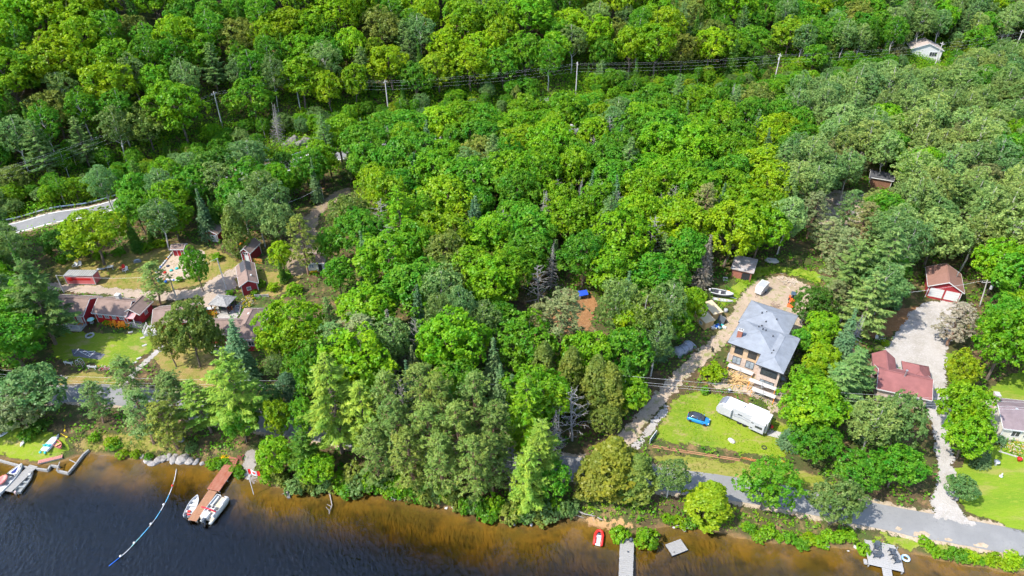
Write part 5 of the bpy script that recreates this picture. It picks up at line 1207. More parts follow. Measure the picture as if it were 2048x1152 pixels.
# ------------------------------------------------------------------ cargo trailer, tractor, sheds and clutter in the yard
x, y, a, L = seg((1510,597), (1532,572)); t = thing('cargo_trailer', 'white enclosed cargo trailer with a sloped nose beside the dirt yard', 'trailer', (x, y, hz(x, y)), a)
MB().loft([[(-1.95,-.75,.5),(-1.95,.75,.5),(-1.95,.75,1.5),(-1.95,-.75,1.5)],[(-1.4,-.9,.45),(-1.4,.9,.45),(-1.4,.9,2.1),(-1.4,-.9,2.1)],[(1.8,-.9,.45),(1.8,.9,.45),(1.8,.9,2.15),(1.8,-.9,2.15)]]).build('body', white_p, t, bevel=.05)
MB().box(-1.15, 1.55, -.72, .72, 2.13, 2.18).build('roof_panel', grey_pl, t)
for s in (-1, 1): wheel(t, .35, s*1.02, .33, .2); MB().box(-.15, .85, s*1.02-.14, s*1.02+.14, .7, .76).build('fender', steel, t)
MB().tube([(-1.9,0,.42),(-2.9,0,.42)], .05, 6).build('tow_bar', black_p, t); MB().tube([(-2.8,0,.42),(-2.8,0,0)], .04, 6).build('jack', black_p, t)

t = put('tractor', 'orange compact tractor with loader and backhoe in the dirt yard', 'tractor', 1583, 604, R(-115)); org = mat('orange tractor paint', (.62,.10,.02), .4, .1)
MB().box(.1, 1.5, -.3, .3, .65, 1.15).build('hood', org, t, bevel=.06); MB().box(-.9, .2, -.42, .42, .5, .8).build('chassis', black_p, t)
for s in (-1, 1):
    wheel(t, -.5, s*.62, .52, .34, org); wheel(t, 1.05, s*.55, .32, .22, org); MB().box(-.95, -.05, s*.62-.2, s*.62+.2, 1.0, 1.08).build('fender', org, t)
    MB().tube([(-.75,s*.4,.9),(-.75,s*.4,2.1)], .035, 5).build('canopy_post', black_p, t)
    MB().tube([(-.1,s*.42,.9),(.7,s*.46,1.35),(1.6,s*.46,.75),(1.95,s*.46,.3)], .07, 5).build('loader_arm', org, t)
MB().box(-1.05, .35, -.55, .55, 2.1, 2.2).build('canopy', mat('blue black canopy', (.05,.08,.11), .4, .1), t, bevel=.04); MB().box(-.8, -.35, -.25, .25, .8, .95).build('seat', dark_m, t); MB().box(-.85, -.75, -.25, .25, .95, 1.35).build('seat_back', dark_m, t)
MB().loft([[(1.85,-.75,.1),(1.85,-.75,.65),(2.05,-.75,.6),(2.4,-.75,.05)],[(1.85,.75,.1),(1.85,.75,.65),(2.05,.75,.6),(2.4,.75,.05)]]).build('bucket', org, t)
MB().tube([(-1.0,0,.6),(-1.9,.1,1.5),(-2.5,.15,.9),(-2.6,.15,.3)], [.1,.09,.07,.05], 5).build('backhoe_arm', org, t); MB().box(-2.85,-2.45,-.1,.4,.05,.4).build('backhoe_bucket', black_p, t)

for lb, a_, b_, w in (('front plywood shed with a pale slanted roof', (1412,645), (1430,638), 3.9), ('rear plywood shed partly shaded by leaves', (1428,628), (1446,622), 3.9)):
    A = survey(*a_, 2.1); B = survey(*b_, 2.1); rz = frame2(A, B); wd = math.dist(A[:2], B[:2])
    t = thing('plywood_shed', lb, 'shed', (A[0], A[1], A[2]), rz, 'plywood sheds beside the driveway'); rc = (0, wd, .05, w)
    wl_ = walls(t, *rc, -.3, 1.95, ply); MB().slab([(-.12,-.12,2.0),(wd+.12,-.12,2.0),(wd+.12,w+.15,2.45),(-.12,w+.15,2.45)], .08).build('roof', mat('bare roof sheathing', (.48,.38,.24), .85, .08, 1), t); walls(t, .01, wd-.01, w*.5, w-.01, 1.9, 2.15, ply, name='gable_strip')
    for k in (0.06, .5, .94): MB().box(wd*k-.05, wd*k+.05, -.0, .045, -.2, 1.96).build('stud', timber, t)
    window(t, rc, 'l', 1.4, .8, .7, .6, white_p, glass_p, 1)
t = put('folding_panel', 'white and grey folding panel standing beside the plywood sheds', 'panel', 1447, 642, R(35)); MB().slab([(-.5,-.9,1.5),(.5,-.9,.05),(.5,.9,.05),(-.5,.9,1.5)], .08).build('panel', white_d, t); MB().slab([(-1.3,-.9,.05),(-.55,-.9,1.48),(-.55,.9,1.48),(-1.3,.9,.05)], .08).build('panel', charcoal, t)
t = put('junk_heap', 'heap of blue and white plastic odds and ends at the plywood sheds', 'junk', 1436, 655, .4)
for i in range(11):
    r0 = random.Random(i+50); M = Matrix.Translation((r0.uniform(-1.2,1.2), r0.uniform(-.7,.7), .25)) @ Matrix.Rotation(r0.uniform(0,3), 4, 'Z') @ Matrix.Rotation(r0.uniform(-.4,.4), 4, 'X')
    MB().box(-.4*r0.uniform(.5,1), .4*r0.uniform(.5,1), -.3, .3*r0.uniform(.4,1), -.22, .12*r0.uniform(0,2), M).build('scrap', r0.choice([blue_pl, white_d, teal_pl, white_p, grey_pl]), t)
tag(MB().lathe([(.35,0),(.42,.1),(.42,.75),(.38,.8)], 14).build('water_drum', grey_pl, None, True, loc=survey(1451,624)), 'grey drum standing beside the rear plywood shed', 'drum')
tag(MB().lathe([(.30,0),(.36,.08),(.36,.6),(.3,.72)], 14).build('orange_pail', orange_pl, None, True, loc=survey(1456,587)), 'orange drum in the weeds behind the runabout', 'drum')
t = put('concrete_block', 'pale block half hidden by leaves left of the flat roofed shed', 'block', 1450, 560); MB().box(-.5,.5,-.4,.4,-.1,.6).build('block', concrete, t)
stick_pile('debris_pile', 'pale heap of scrap boards on the dirt yard', 'debris', *survey(1578,563)[:2], 46, 1.3, 1.15, mat('bleached scrap wood', (.42,.35,.28), .9, .2), 5, .5)
stick_pile('rubbish_pile', 'small dark heap of pipes and frames beside the tractor', 'debris', *survey(1551,612)[:2], 16, 1.6, .5, mat('dull brown scrap', (.22,.16,.12), .9, .3), 6, .4)
t = put('raft', 'weathered oval raft lying upside down behind the weeds', 'raft', 1543, 523, R(-12)); MB().lathe([(1.6,0),(1.75,.2),(1.5,.42),(.5,.55)], 16, Matrix.Scale(.6, 4, (0,1,0))).build('hull', mat('bleached grey brown board', (.40,.36,.32), .9, .2, 1), t, True)
for k in range(5): MB().box(-1.3+.1*abs(k-2), 1.3-.1*abs(k-2), -.55+.27*k-.09, -.55+.27*k+.09, .46+.02*(2-abs(k-2)), .60).build('slat', white_d, t)
# tarp covered stack
x, y, a, L = seg((1352,716), (1391,690)); t = thing('tarp_stack', 'long stack of material under a grey tarp beside the driveway', 'stack', (x-.4, y+.3, hz(x, y)), a)
rs_ = random.Random(4); rings = []
for i in range(13):
    u = -2.6 + 5.2*i/12; w = 1.0 + .12*math.sin(i*1.7); hh = 1.25 + .2*math.sin(i*.9) - (.35 if i in (0, 12) else 0); j = lambda: rs_.uniform(-.07, .07)
    rings.append([(u+j(),-w-.15,0),(u+j(),-w+j(),hh*.55),(u,-w*.75+j(),hh+j()),(u,-w*.2+j(),hh+.1+j()),(u,w*.3+j(),hh+.06+j()),(u,w*.8+j(),hh+j()),(u+j(),w+j(),hh*.5),(u+j(),w+.15,0)])
MB().loft(rings).build('tarp', mat('crumpled grey tarp', (.24,.25,.28), .55, .35, 1.4, bump=.5, bscale=3), t, True)
for k in range(5): MB().box(-2.9+.1*k, -1.6, -.8+.36*k, -.5+.36*k, .05, .3+.12*(k % 3)).build('board', mat('dark lumber', (.10,.08,.07), .9, .2), t)
for k in (-1.0, .4, 1.7): MB().tube([(k,-1.12,.1),(k,-.85,1.2),(k+.05,0,1.42),(k,.85,1.2),(k,1.12,.1)], .03, 4).build('strap', black_p, t)
# dog
def dog(px, py, rz):
    V = [(0,0,.46),(.22,0,.48),(.42,0,.52),(.55,0,.66),(.66,0,.72),(.82,0,.68),(-.22,0,.47),(-.36,0,.5),(-.52,0,.62),(-.66,0,.60),(.42,.11,.36),(.42,.12,.18),(.45,.12,.03),(.42,-.11,.36),(.40,-.12,.18),(.42,-.12,.03),(-.28,.12,.36),(-.40,.13,.2),(-.37,.13,.03),(-.28,-.12,.36),(-.42,-.13,.2),(-.40,-.13,.03),(.62,.07,.80),(.62,-.07,.80)]
    E = [(0,1),(1,2),(2,3),(3,4),(4,5),(0,6),(6,7),(7,8),(8,9),(2,10),(10,11),(11,12),(2,13),(13,14),(14,15),(7,16),(16,17),(17,18),(7,19),(19,20),(20,21),(4,22),(4,23)]
    Rr = [.15,.17,.16,.11,.11,.05,.14,.13,.04,.025,.07,.05,.045,.07,.05,.045,.08,.05,.045,.08,.05,.045,.03,.03]
    me = bpy.data.meshes.new('dog'); me.from_pydata(V, E, []); o = bpy.data.objects.new('dog', me); COL.objects.link(o)
    m = o.modifiers.new('skin', 'SKIN'); m.use_smooth_shade = True
    for i, s in enumerate(me.skin_vertices[0].data): s.radius = (Rr[i], Rr[i]); s.use_root = (i == 0)
    o.modifiers.new('sub', 'SUBSURF').levels = 1; o.modifiers['sub'].render_levels = 1
    me.materials.append(mat('black fur', (.018,.016,.015), .8, .3)); o.location = survey(px, py); o.rotation_euler[2] = rz
    tag(o, 'black dog standing on the dusty driveway', 'dog')
dog(1424, 703, R(80))
# timber kerb, netting, board, stones, grill
orange_w = mat('orange stained timber', (.30,.155,.08), .85, .2, 1.5, stretch=(.4,3,3))
x, y, a, L = seg((1304,893), (1480,921)); t = thing('timber_kerb', 'low kerb of long orange timbers between lawn and verge', 'kerb', (x, y, hz(x, y)), a)
for k in range(2):
    n = 5
    for i in range(n):
        x0 = -L/2 + L*i/n; xm = x0 + L/n*.5; gx = x + xm*math.cos(a); gy = y + xm*math.sin(a); dz = hz(gx, gy) - hz(x, y)
        MB().box(x0+.02, x0+L/n-.02, -.22+k*.34, -.07+k*.34, dz-.1, dz+.10+.05*k).build('timber', orange_w, t)
x, y, a, L = seg((1481,918), (1542,928)); t = thing('safety_netting', 'sagging orange safety netting at the end of the timber kerb', 'netting', (x, y, hz(x, y)), a); b = MB()
for k in range(6): b.tube([(-L/2+L*i/8, .1*math.sin(i*1.3), .08+.1*k-.02*k*math.sin(i*.8)) for i in range(9)], .012, 4)
for i in range(22): b.tube([(-L/2+L*i/21, 0, .04), (-L/2+L*i/21, .05, .62)], .012, 4)
b.build('net', mat('faded orange net', (.60,.22,.08), .7, .1), t)
for i in range(4): MB().tube([(-L/2+L*i/3,0,-.2),(-L/2+L*i/3,0,.8)], .035, 5).build('stake', timber, t)
x, y, a, L = seg((1299,888), (1312,869)); t = thing('board_panel', 'long dark green panel with a white edge standing at the driveway mouth', 'panel', (x, y, hz(x, y)), a)
MB().box(-L/2, L/2, -.03, .03, .15, 1.1).build('panel', mat('dark green panel', (.09,.16,.15), .6, .1), t)
for z in (.1, 1.1): MB().box(-L/2, L/2, -.05, .05, z, z+.08).build('frame', white_p, t)
for k in (-1, 1): MB().box(k*L/2-.05, k*L/2+.05, -.06, .06, -.2, 1.2).build('post', white_p, t)
def rock(name, label, loc, r, m, seed, sq=.6, group=None, cat='rock'):
    rs = np.random.default_rng(seed); bm = bmesh.new(); bmesh.ops.create_icosphere(bm, subdivisions=2, radius=1.0)
    ph = rs.uniform(0, 6.28, 6)
    for v in bm.verts:
        k = 1 + .22*math.sin(v.co.x*2.3+ph[0])*math.sin(v.co.y*2.1+ph[1]) + .16*math.sin(v.co.z*3.1+ph[2]+v.co.x*2) + rs.uniform(-.07, .07); v.co *= k
    me = bpy.data.meshes.new(name); bm.to_mesh(me); bm.free(); me.materials.append(m); o = bpy.data.objects.new(name, me); COL.objects.link(o)
    o.location = loc; o.scale = (r, r*rs.uniform(.6, .9), r*sq); o.rotation_euler[2] = rs.uniform(0, 3); return tag(o, label, cat, group)
rock('boulder', 'round grey boulder in the middle of the car lawn', survey(1463,882), .75, rock_m, 1)
o = tag(MB().lathe([(.42,0),(.46,.18),(.34,.2),(.32,.04)], 18).build('fire_ring', dark_m, None, loc=survey(1528,896)), 'black fire ring on the lawn below the camper', 'fire ring')
t = put('patio_slab', 'pale concrete slab beside the camper end', 'slab', 1548, 868, R(-20)); MB().box(-1.2,1.2,-.8,.8,-.05,.12).build('slab', concrete, t, bevel=.02)
t = put('kettle_grill', 'red kettle grill on legs beside the camper', 'grill', 1541, 860, 0); MB().lathe([(.05,.62),(.3,.7),(.38,.9),(.3,1.12),(.06,1.2)], 16).build('bowl', red_pl, t, True)
for k in range(3): MB().tube([(.1*math.cos(2.1*k),.1*math.sin(2.1*k),.75),(.34*math.cos(2.1*k),.34*math.sin(2.1*k),0)], .025, 5).build('leg', steel, t)
MB().tube([(0,-.05,1.2),(0,.05,1.28)], .04, 5).build('handle', white_p, t)
tag(MB().lathe([(.22,0),(.25,.1),(.22,.42),(.12,.5)], 12).build('propane_bottle', white_p, None, True, loc=survey(1536,856)), 'white gas bottle beside the red kettle grill', 'gas bottle')
t = put('litter_bin', 'small black bin on the bare dirt above the camper', 'bin', 1458, 785); MB().lathe([(.26,0),(.32,.75)], 12).build('bin_body', charcoal, t, True); MB().lathe([(.34,.75),(.34,.82),(.1,.92)], 12).build('lid', grey_pl, t, True)
bush(1425, 757, 2.5, 3.2, 'lime', 'round yellow green bush on the dirt before the new house'); bush(1408, 786, .9, 1.5, 'green', 'small green bush above the lawn of the blue car')
t = put('metal_basket', 'dark metal basket chair beside the right wing of the new house', 'chair', 1563, 762); MB().lathe([(.2,.3),(.5,.45),(.55,.75)], 12).build('bowl', steel, t)
for k in range(3): MB().tube([(.3*math.cos(2.1*k),.3*math.sin(2.1*k),.35),(.42*math.cos(2.1*k),.42*math.sin(2.1*k),0)], .03, 5).build('leg', black_p, t)

# ------------------------------------------------------------------ boats
def hull(p, L, W, D, m, bow=1.0, z0=0.0, floor=.12, n=14, name='hull', fm=None, blunt=.12):
    """open boat along +x (bow); returns half width function"""
    def hw(s): return W/2*min(1, (.86+.14*min(s*4, 1)))*max(blunt, (1-max(0, (s-.45)/.55)**2.2)**.8)
    rings = []
    for i in range(n+1):
        s = i/n; x = -L/2 + L*s; w = hw(s); sh = D + .22*D*max(0, s-.4)**1.2*2*bow; kz = z0 + (.35*D*max(0, (s-.6)/.4)**2)
        g = .05; rings.append([(x,-w*.72,kz),(x,-w,z0+sh*.5),(x,-w*1.02,z0+sh),(x,-w+g,z0+sh),(x,-w*.74,z0+floor+kz-z0),(x,w*.74,z0+floor+kz-z0),(x,w-g,z0+sh),(x,w*1.02,z0+sh),(x,w,z0+sh*.5),(x,w*.72,kz)])
    b = MB().loft(rings); w = hw(0); b.box(-L/2-.03, -L/2+.05, -w*.98, w*.98, z0+.02, z0+D*.96); b.box(L/2-.12, L/2+.02, -hw(1), hw(1), z0+.3*D, z0+D*1.28)
    o = b.build(name, m, p, False); return o, hw
def outboard(p, x, z, m=None, s=1.0):
    o = MB().box(x-.5*s, x-.08*s, -.17*s, .17*s, z+.18*s, z+.62*s).build('outboard_motor', m or charcoal, p, bevel=.06); MB().box(x-.36*s, x-.2*s, -.06, .06, z-.55*s, z+.18*s).build('motor_leg', charcoal, o); MB().tube([(x-.1,0,z+.3*s),(x+.35*s,.05,z+.42*s)], .025, 5).build('tiller', dark_m, o)
alu = mat('dull aluminium', (.30,.31,.30), .45, .12, 2, metal=.5); white_g = mat('white gelcoat', (.44,.44,.43), .3, .05, 1)
def bench(p, x, hw_, L, z, m, w=.32, name='bench_seat'):
    k = hw_(x/L+.5)*.92; MB().box(x-w/2, x+w/2, -k, k, z-.06, z).build(name, m, p)
# fishing boat left of the rust red dock
x, y, a, L = seg((375,1033), (396,993), plane=.2); t = thing('fishing_boat', 'white open fishing boat moored left of the rust red dock', 'boat', (x, y, -.12), a)
o, hw = hull(t, L, 1.6, .62, white_g, floor=.2)
for k in (-1.1, .1, 1.0): bench(t, k, hw, L, .5, white_d, .42)
MB().box(-1.9, -1.5, -.35, .3, .22, .5).build('fuel_tank', red_pl, t, bevel=.05); MB().box(-1.35, -1.05, -.25, .25, .5, .78).build('red_cushion', red_pl, t, bevel=.05); outboard(t, -L/2, .5, None, 1.1)
# pontoon boat
x, y, a, L = seg((408,1043), (444,997), plane=.5); t = thing('pontoon_boat', 'white pontoon boat moored on the right of the rust red dock', 'boat', (x+.2, y+.1, 0), a); L = L*1.05; PW = 1.15
for s in (-1, 1): MB().tube([(-L/2,s*.8,.12),(L/2-.6,s*.8,.12),(L/2-.15,s*.8,.24),(L/2+.1,s*.8,.36)], [.32,.32,.24,.06], 10).build('pontoon', alu, t, True)
MB().box(-L/2+.3, L/2, -PW, PW, .46, .55).build('deck', mat('tan boat carpet', (.40,.34,.26), .9, .12, 2), t)
for q in ((-L/2+1.2, L/2-.1, -PW, -PW+.06), (-L/2+.9, L/2-.1, PW-.06, PW), (L/2-.12, L/2-.06, -PW+.1, -.35), (L/2-.12, L/2-.06, .35, PW-.1)): MB().box(*q, .55, 1.12).build('fence_panel', white_g, t)
seatm = mat('white vinyl seat', (.46,.455,.44), .5, .05, 1.5)
for (x0,x1,y0,y1) in ((.3, L/2-.25, PW-.62, PW-.08), (.9, L/2-.25, -PW+.08, -PW+.62), (-1.3, -.2, PW-.62, PW-.08), (-1.6, -.5, -PW+.08, -PW+.62)):
    s_ = MB().box(x0, x1, y0, y1, .55, .95).build('seat', seatm, t, bevel=.06); yb = y1-.14 if y1 > 0 else y0; MB().box(x0, x1, yb, yb+.14, .95, 1.25).build('backrest', seatm, s_, bevel=.05)
MB().box(-.5, .1, -.15-.35, .3, .55, 1.3).build('console', white_d, t, bevel=.06); MB().lathe([(.18,1.32),(.2,1.36),(.18,1.4)], 12, Matrix.Translation((-.2,-.1,0))).build('steering_wheel', dark_m, t)
MB().box(-L/2+.3, -L/2+1.5, -.2, PW-.1, .55, 1.15).build('sun_pad', seatm, t, bevel=.06); MB().tube([(-L/2+1.6,-PW,1.35),(-L/2+1.7,0,1.5),(-L/2+1.75,PW+.55,1.4)], .11, 8).build('folded_bimini', mat('crimson canvas', (.42,.01,.03), .8, .1), t, True); outboard(t, -L/2+.3, .45, None, 1.4)
# boats at the grey dock on the left edge
x, y, a, L = seg((0,982), (42,938), plane=.3); t = thing('speedboat', 'white speedboat with dark blue trim at the left edge', 'boat', (x-.2, y, -.1), a)
L = 6.2; o, hw = hull(t, L, 2.1, .8, white_g, floor=.25); MB().add([(L/2-.1,0,1.02),(1.0,-.78,.92),(.6,0,1.02),(1.0,.78,.92)], [(0,3,2),(0,2,1)]).build('foredeck', white_p, t)
MB().add([(L/2-.7,0,1.06),(1.15,-.42,.98),(.8,0,1.05),(1.15,.42,.98)], [(0,3,2),(0,2,1)]).build('deck_stripe', mat('navy stripe', (.02,.03,.14), .4, .05), t)
MB().box(.45, .55, -.7, .7, .85, 1.3).build('windshield', glass, t); bench(t, -.4, hw, L, .6, white_d, .5); bench(t, -1.6, hw, L, .6, white_d, .5); outboard(t, -L/2, .6, white_p, 1.2)
o = tag(MB().loft([[(r0*math.cos(2*math.pi*j/20)*1.25, r0*math.sin(2*math.pi*j/20)*.8, z) for j in range(20)] for r0, z in ((.55,.0),(.85,.05),(.95,.2),(.85,.36),(.6,.4),(.5,.25),(.1,.22))]).build('towing_tube', mat('red and pink tube cover', (.62,.10,.11), .5, .1, 1.2, col2=(.60,.28,.22)), None, True, loc=(x-.9, y-.6, .78), rz=a), 'red towing tube lying in the speedboat', 'inflatable tube')
x, y, a, L = seg((38,980), (62,948), plane=.3); t = thing('rowboat', 'slim aluminium boat on the right of the left grey dock', 'boat', (x, y, -.12), a); L = 4.4
o, hw = hull(t, L, 1.35, .55, alu, floor=.15)
for k in (-1.0, 0, 1.0): bench(t, k, hw, L, .45, alu, .34)
MB().lathe([(.2,.45),(.22,.75),(.16,.8)], 10, Matrix.Translation((1.45,0,0))).build('white_bucket', white_p, t); outboard(t, -L/2, .4, mat('faded pink cowl', (.42,.30,.27), .6, .2), .9)
# runabout on the weeds
x, y, a, L = seg((1427,590), (1458,597)); t = thing('runabout', 'white runabout with a black hull on a trailer in the weeds', 'boat', (x, y, hz(x, y)+.45), a); L = 4.9
o, hw = hull(t, L, 1.9, .75, mat('black and white gelcoat', (.05,.05,.06), .3, .1), floor=.2); 
b = MB()
for s in (-1, 1): b.tube([(-L/2+L*i/12, s*hw(i/12)*1.0, .77+.3*max(0, i/12-.4)) for i in range(13)], .09, 6)
b.build('gunwale', white_g, t, True); MB().add([(L/2-.05,0,1.0),(.9,-.8,.88),(.75,0,.95),(.9,.8,.88)], [(0,3,2),(0,2,1)]).build('foredeck', white_g, t); MB().box(.55, .63, -.7, .7, .8, 1.22).build('windshield', glass_p, t); bench(t, -.5, hw, L, .55, white_d, .5)
for s in (-1, 1): wheel(t, -.6, s*.95, .28, .18, z=-.17)
MB().tube([(-1.6,0,-.1),(L/2+.9,0,-.1)], .05, 5).build('trailer_frame', steel, t); outboard(t, -L/2, .5, white_p)
x, y, a, L = seg((1427,598), (1463,604)); t = thing('canoe', 'long white canoe lying in front of the runabout', 'canoe', (x, y-.2, hz(x, y)), a); o, hw = hull(t, L*1.1, .85, .4, white_g, floor=.08, blunt=.06)
for k in (-.8, .8): MB().box(k-.1, k+.1, -.36, .36, .3, .34).build('thwart', timber, t)
# beached boats on the left bank
x, y, a, L = seg((92,908), (112,876)); t = thing('pedal_boat', 'flat pale pedal boat with teal seats on the waterside grass', 'boat', (x, y, hz(x, y)+.05), a)
MB().loft([[(x0,-w,z),(x0,-w*.9,z+.4),(x0,w*.9,z+.4),(x0,w,z)] for x0, w, z in ((-1.6,.7,0),(-.8,.8,0),(.9,.72,0),(1.5,.5,.1))]).build('hull', mat('pale blue grey plastic', (.42,.47,.50), .4, .08), t, bevel=.08)
for x0, y0 in ((-.5,-.35),(-.5,.35)): MB().box(x0-.25, x0+.25, y0-.24, y0+.24, .4, .52).build('seat', teal_pl, t, bevel=.05); MB().box(x0-.35, x0-.22, y0-.24, y0+.24, .4, .85).build('seat_back', teal_pl, t, bevel=.05)
for y0 in (-.45, .45): MB().lathe([(.18,0),(.22,.1),(.2,.3)], 10, Matrix.Translation((-1.95,y0,0))).build('float', teal_pl, t, True)
def kayak(label, a_, b_, m, h=.3, group=None, rot=None):
    x, y, a, L = seg(a_, b_); t = thing('kayak', label, 'kayak', (x, y, hz(x, y)), a if rot is None else rot, group); L = max(2.6, L)
    MB().loft([[(-L/2+L*i/12, W_*math.cos(2*math.pi*j/10), h*.5+h*.5*math.sin(2*math.pi*j/10)*(.4+.6*math.sin(math.pi*i/12))) for j in range(10)] for i in range(13) for W_ in [.04+.34*math.sin(math.pi*i/12)**.8]]).build('hull', m, t, True)
    MB().loft([[(x0, .2*math.cos(2*math.pi*j/10)*(1 if abs(x0) < .4 else .6), h*1.02+z) for j in range(10)] if False else [(.42*math.cos(2*math.pi*j/12)*k, .23*math.sin(2*math.pi*j/12)*k, h*.96+z) for j in range(12)] for x0, k, z in ((0,1.05,.0),(0,1.05,.05),(0,.85,.05),(0,.8,-.02))]).build('cockpit', charcoal, t); return t
kayak('pale grey kayak leaning uphill beyond the pedal boat', (106,892), (118,868), grey_pl)
kayak('white kayak on the grass left of the pedal boat', (45,892), (52,876), white_p); kayak('white kayak by the bushes at the left edge', (3,872), (12,866), white_p)
x, y, a, L = seg((112,886), (124,900)); t = thing('dinghy', 'small faded red dinghy tucked beside the pedal boat', 'boat', (x, y, hz(x, y)), a); hull(t, 2.4, 1.1, .45, mat('faded brick red paint', (.34,.11,.09), .7, .2), floor=.1); MB().box(-.2,.15,-.45,.45,.3,.36).build('bench_seat', timber, t)
x, y, a, L = seg((78,928), (126,914)); t = thing('ramp_section', 'long faded red dock ramp lying on the grass', 'ramp', (x, y, hz(x, y)), a)
for k in range(12): MB().box(-L/2+L*k/12+.02, -L/2+L*(k+1)/12-.02, -.4, .4, .2, .26).build('plank', mat('faded red planks', (.36,.16,.13), .85, .2), t)
for s in (-.36, .36): MB().box(-L/2, L/2, s-.04, s+.04, 0, .2).build('side_beam', grey_wood, t)
for k, (p_, q_) in enumerate((((131,853),(131,862)), ((124,870),(133,876)))):
    x, y, a, L = seg(p_, q_); t = thing('paddle', ('yellow paddle standing against the bank bushes', 'yellow paddle lying near the dinghy')[k], 'paddle', (x, y, hz(x, y)+.3), a); MB().tube([(-.8,0,0),(.8,0,.1)], .03, 5).build('shaft', yellow_pl, t); MB().box(.7,1.15,-.11,.11,.07,.13).build('blade', yellow_pl, t)
# inflatable and raft on the right
x, y, a, L = seg((1195,1092), (1200,1060), plane=.2); t = thing('inflatable_boat', 'red inflatable boat pulled up at the sand beach', 'boat', (x, y, 0), a); L *= .9
MB().tube([(-L/2,-.55,.25),(L*.2,-.6,.25),(L*.42,-.4,.3),(L/2,0,.34),(L*.42,.4,.3),(L*.2,.6,.25),(-L/2,.55,.25)], .24, 10).build('tube', red_pl, t, True); MB().box(-L/2+.1, L*.35, -.42, .42, .12, .18).build('floor', white_p, t); MB().box(-.1, .25, -.4, .4, .32, .42).build('seat', grey_pl, t, bevel=.04); MB().box(.5, .8, -.25, .25, .2, .4).build('seat', charcoal, t, bevel=.04); MB().box(-L/2-.02, -L/2+.06, -.4, .4, .08, .5).build('transom', white_p, t)
c0 = _at(1353,1094.5,.3); q0 = _at(1331.5,1089,.3); q1 = _at(1344,1112,.3); q2 = _at(1375,1100,.3); a = frame2(q1, q2); wd = math.dist(q1, q2); dp = math.dist(q0, q1)
t = thing('swim_raft', 'square grey swimming raft floating off the beach', 'raft', (*c0, 0), a)
for k in range(9): MB().box(-wd/2, wd/2, -dp/2+dp*k/9+.01, -dp/2+dp*(k+1)/9-.01, .24, .32).build('plank', grey_wood, t)
for s in (-1, 1): MB().box(-wd/2+.05, wd/2-.05, s*dp*.35-.25, s*dp*.35+.25, -.2, .23).build('float', charcoal, t)
MB().tube([(-wd*.3,-dp*.3,.32),(-wd*.3,-dp*.3,.42)], .09, 8).build('cleat', black_p, t)

# ------------------------------------------------------------------ docks
def plank_run(p, pts, w, z, m, step=.30, gap=.025, name='plank', th=.07, jit=.0):
    """cross planks along a straight run given in local x"""
    x0, x1 = pts; n = max(1, int(round((x1-x0)/step))); s = (x1-x0)/n
    for i in range(n): MB().box(x0+s*i+gap/2, x0+s*(i+1)-gap/2, -w/2+rnd.uniform(-jit, jit), w/2+rnd.uniform(-jit, jit), z-th, z+rnd.uniform(-.006, .006)).build(name, m, p)
A = _at(459,933,.7); B = _at(384,1041,.6); a = frame2(A, B); L = math.dist(A, B); t = thing('dock', 'rust red wooden dock with a bleached outer half', 'dock', (*A, 0), a)
l1 = L*.46; plank_run(t, (-.2, l1), 2.3, .72, rust_wood, .32, jit=.02); plank_run(t, (l1+.05, L), 1.55, .60, tan_wood, .32, jit=.02)
for s in (-1, 1): MB().box(-.2, l1, s*1.0-.06, s*1.0+.06, .45, .65).build('beam', grey_wood, t); MB().box(l1+.05, L, s*.68-.06, s*.68+.06, .33, .53).build('beam', grey_wood, t)
for k in (.3, l1*.5, l1-.2, l1+.6*(L-l1), L-.3):
    for s in (-1, 1): MB().tube([(k,s*(1.05 if k < l1 else .68),-2.5),(k,s*(1.05 if k < l1 else .68),.64 if k < l1 else .52)], .09, 6).build('pile', grey_wood, t)
for k in range(4): MB().box(-.55-.35*k, -.22-.35*k, -.85, .95, .1, .78+.17*k).build('step', rust_wood, t)
for s in (-1.1,): 
    MB().tube([(.5,-s,.7),(.5,-s,1.5),(-1.6,-s,2.2),(-1.6,-s,.8)], .05, 5).build('handrail', mat('dark rust rail', (.16,.05,.035), .8, .2), t)
MB().box(-2.4, -1.5, .8, 1.7, .6, 1.5).build('landing_box', MATS['dark rust rail'], t)
A = _at(62,936,.5); B = _at(14,982,.5); a = frame2(A, B); L = math.dist(A, B); t = thing('dock', 'grey plank dock between two boats at the left edge', 'dock', (*A, 0), a)
plank_run(t, (-.6, L), 1.7, .5, grey_wood, .36)
for k in (.5, L*.5, L-.3):
    for s in (-1, 1): MB().tube([(k,s*.75,-3),(k,s*.75,.42)], .08, 6).build('pile', grey_wood, t)
A = _at(1254,1084,.5); B = _at(1251,1165,.5); a = frame2(A, B); L = math.dist(A, B)+1; t = thing('dock', 'weathered grey plank dock running out from the sand beach', 'dock', (*A, 0), a)
plank_run(t, (-.7, L), 2.15, .52, grey_wood, .36, jit=.03)
for k in (.4, L*.5, L-.2):
    for s in (-1, 1): MB().tube([(k,s*.9,-3),(k,s*.9,.44)], .09, 6).build('pile', grey_wood, t)
tag(MB().lathe([(.34,.0),(.3,.45),(.12,.62)], 10).build('dock_cover', charcoal, None, True, loc=(*_at(1262,1081,.55), .53)), 'dark cover at the land end of the grey plank dock', 'cover')
tag(MB().lathe([(.1,0),(.16,.1),(.1,.16)], 8).build('mooring_ring', charcoal, None, True, loc=(*_at(1256,1104,.55), .535)), 'small black mooring fitting on the grey plank dock', 'mooring')
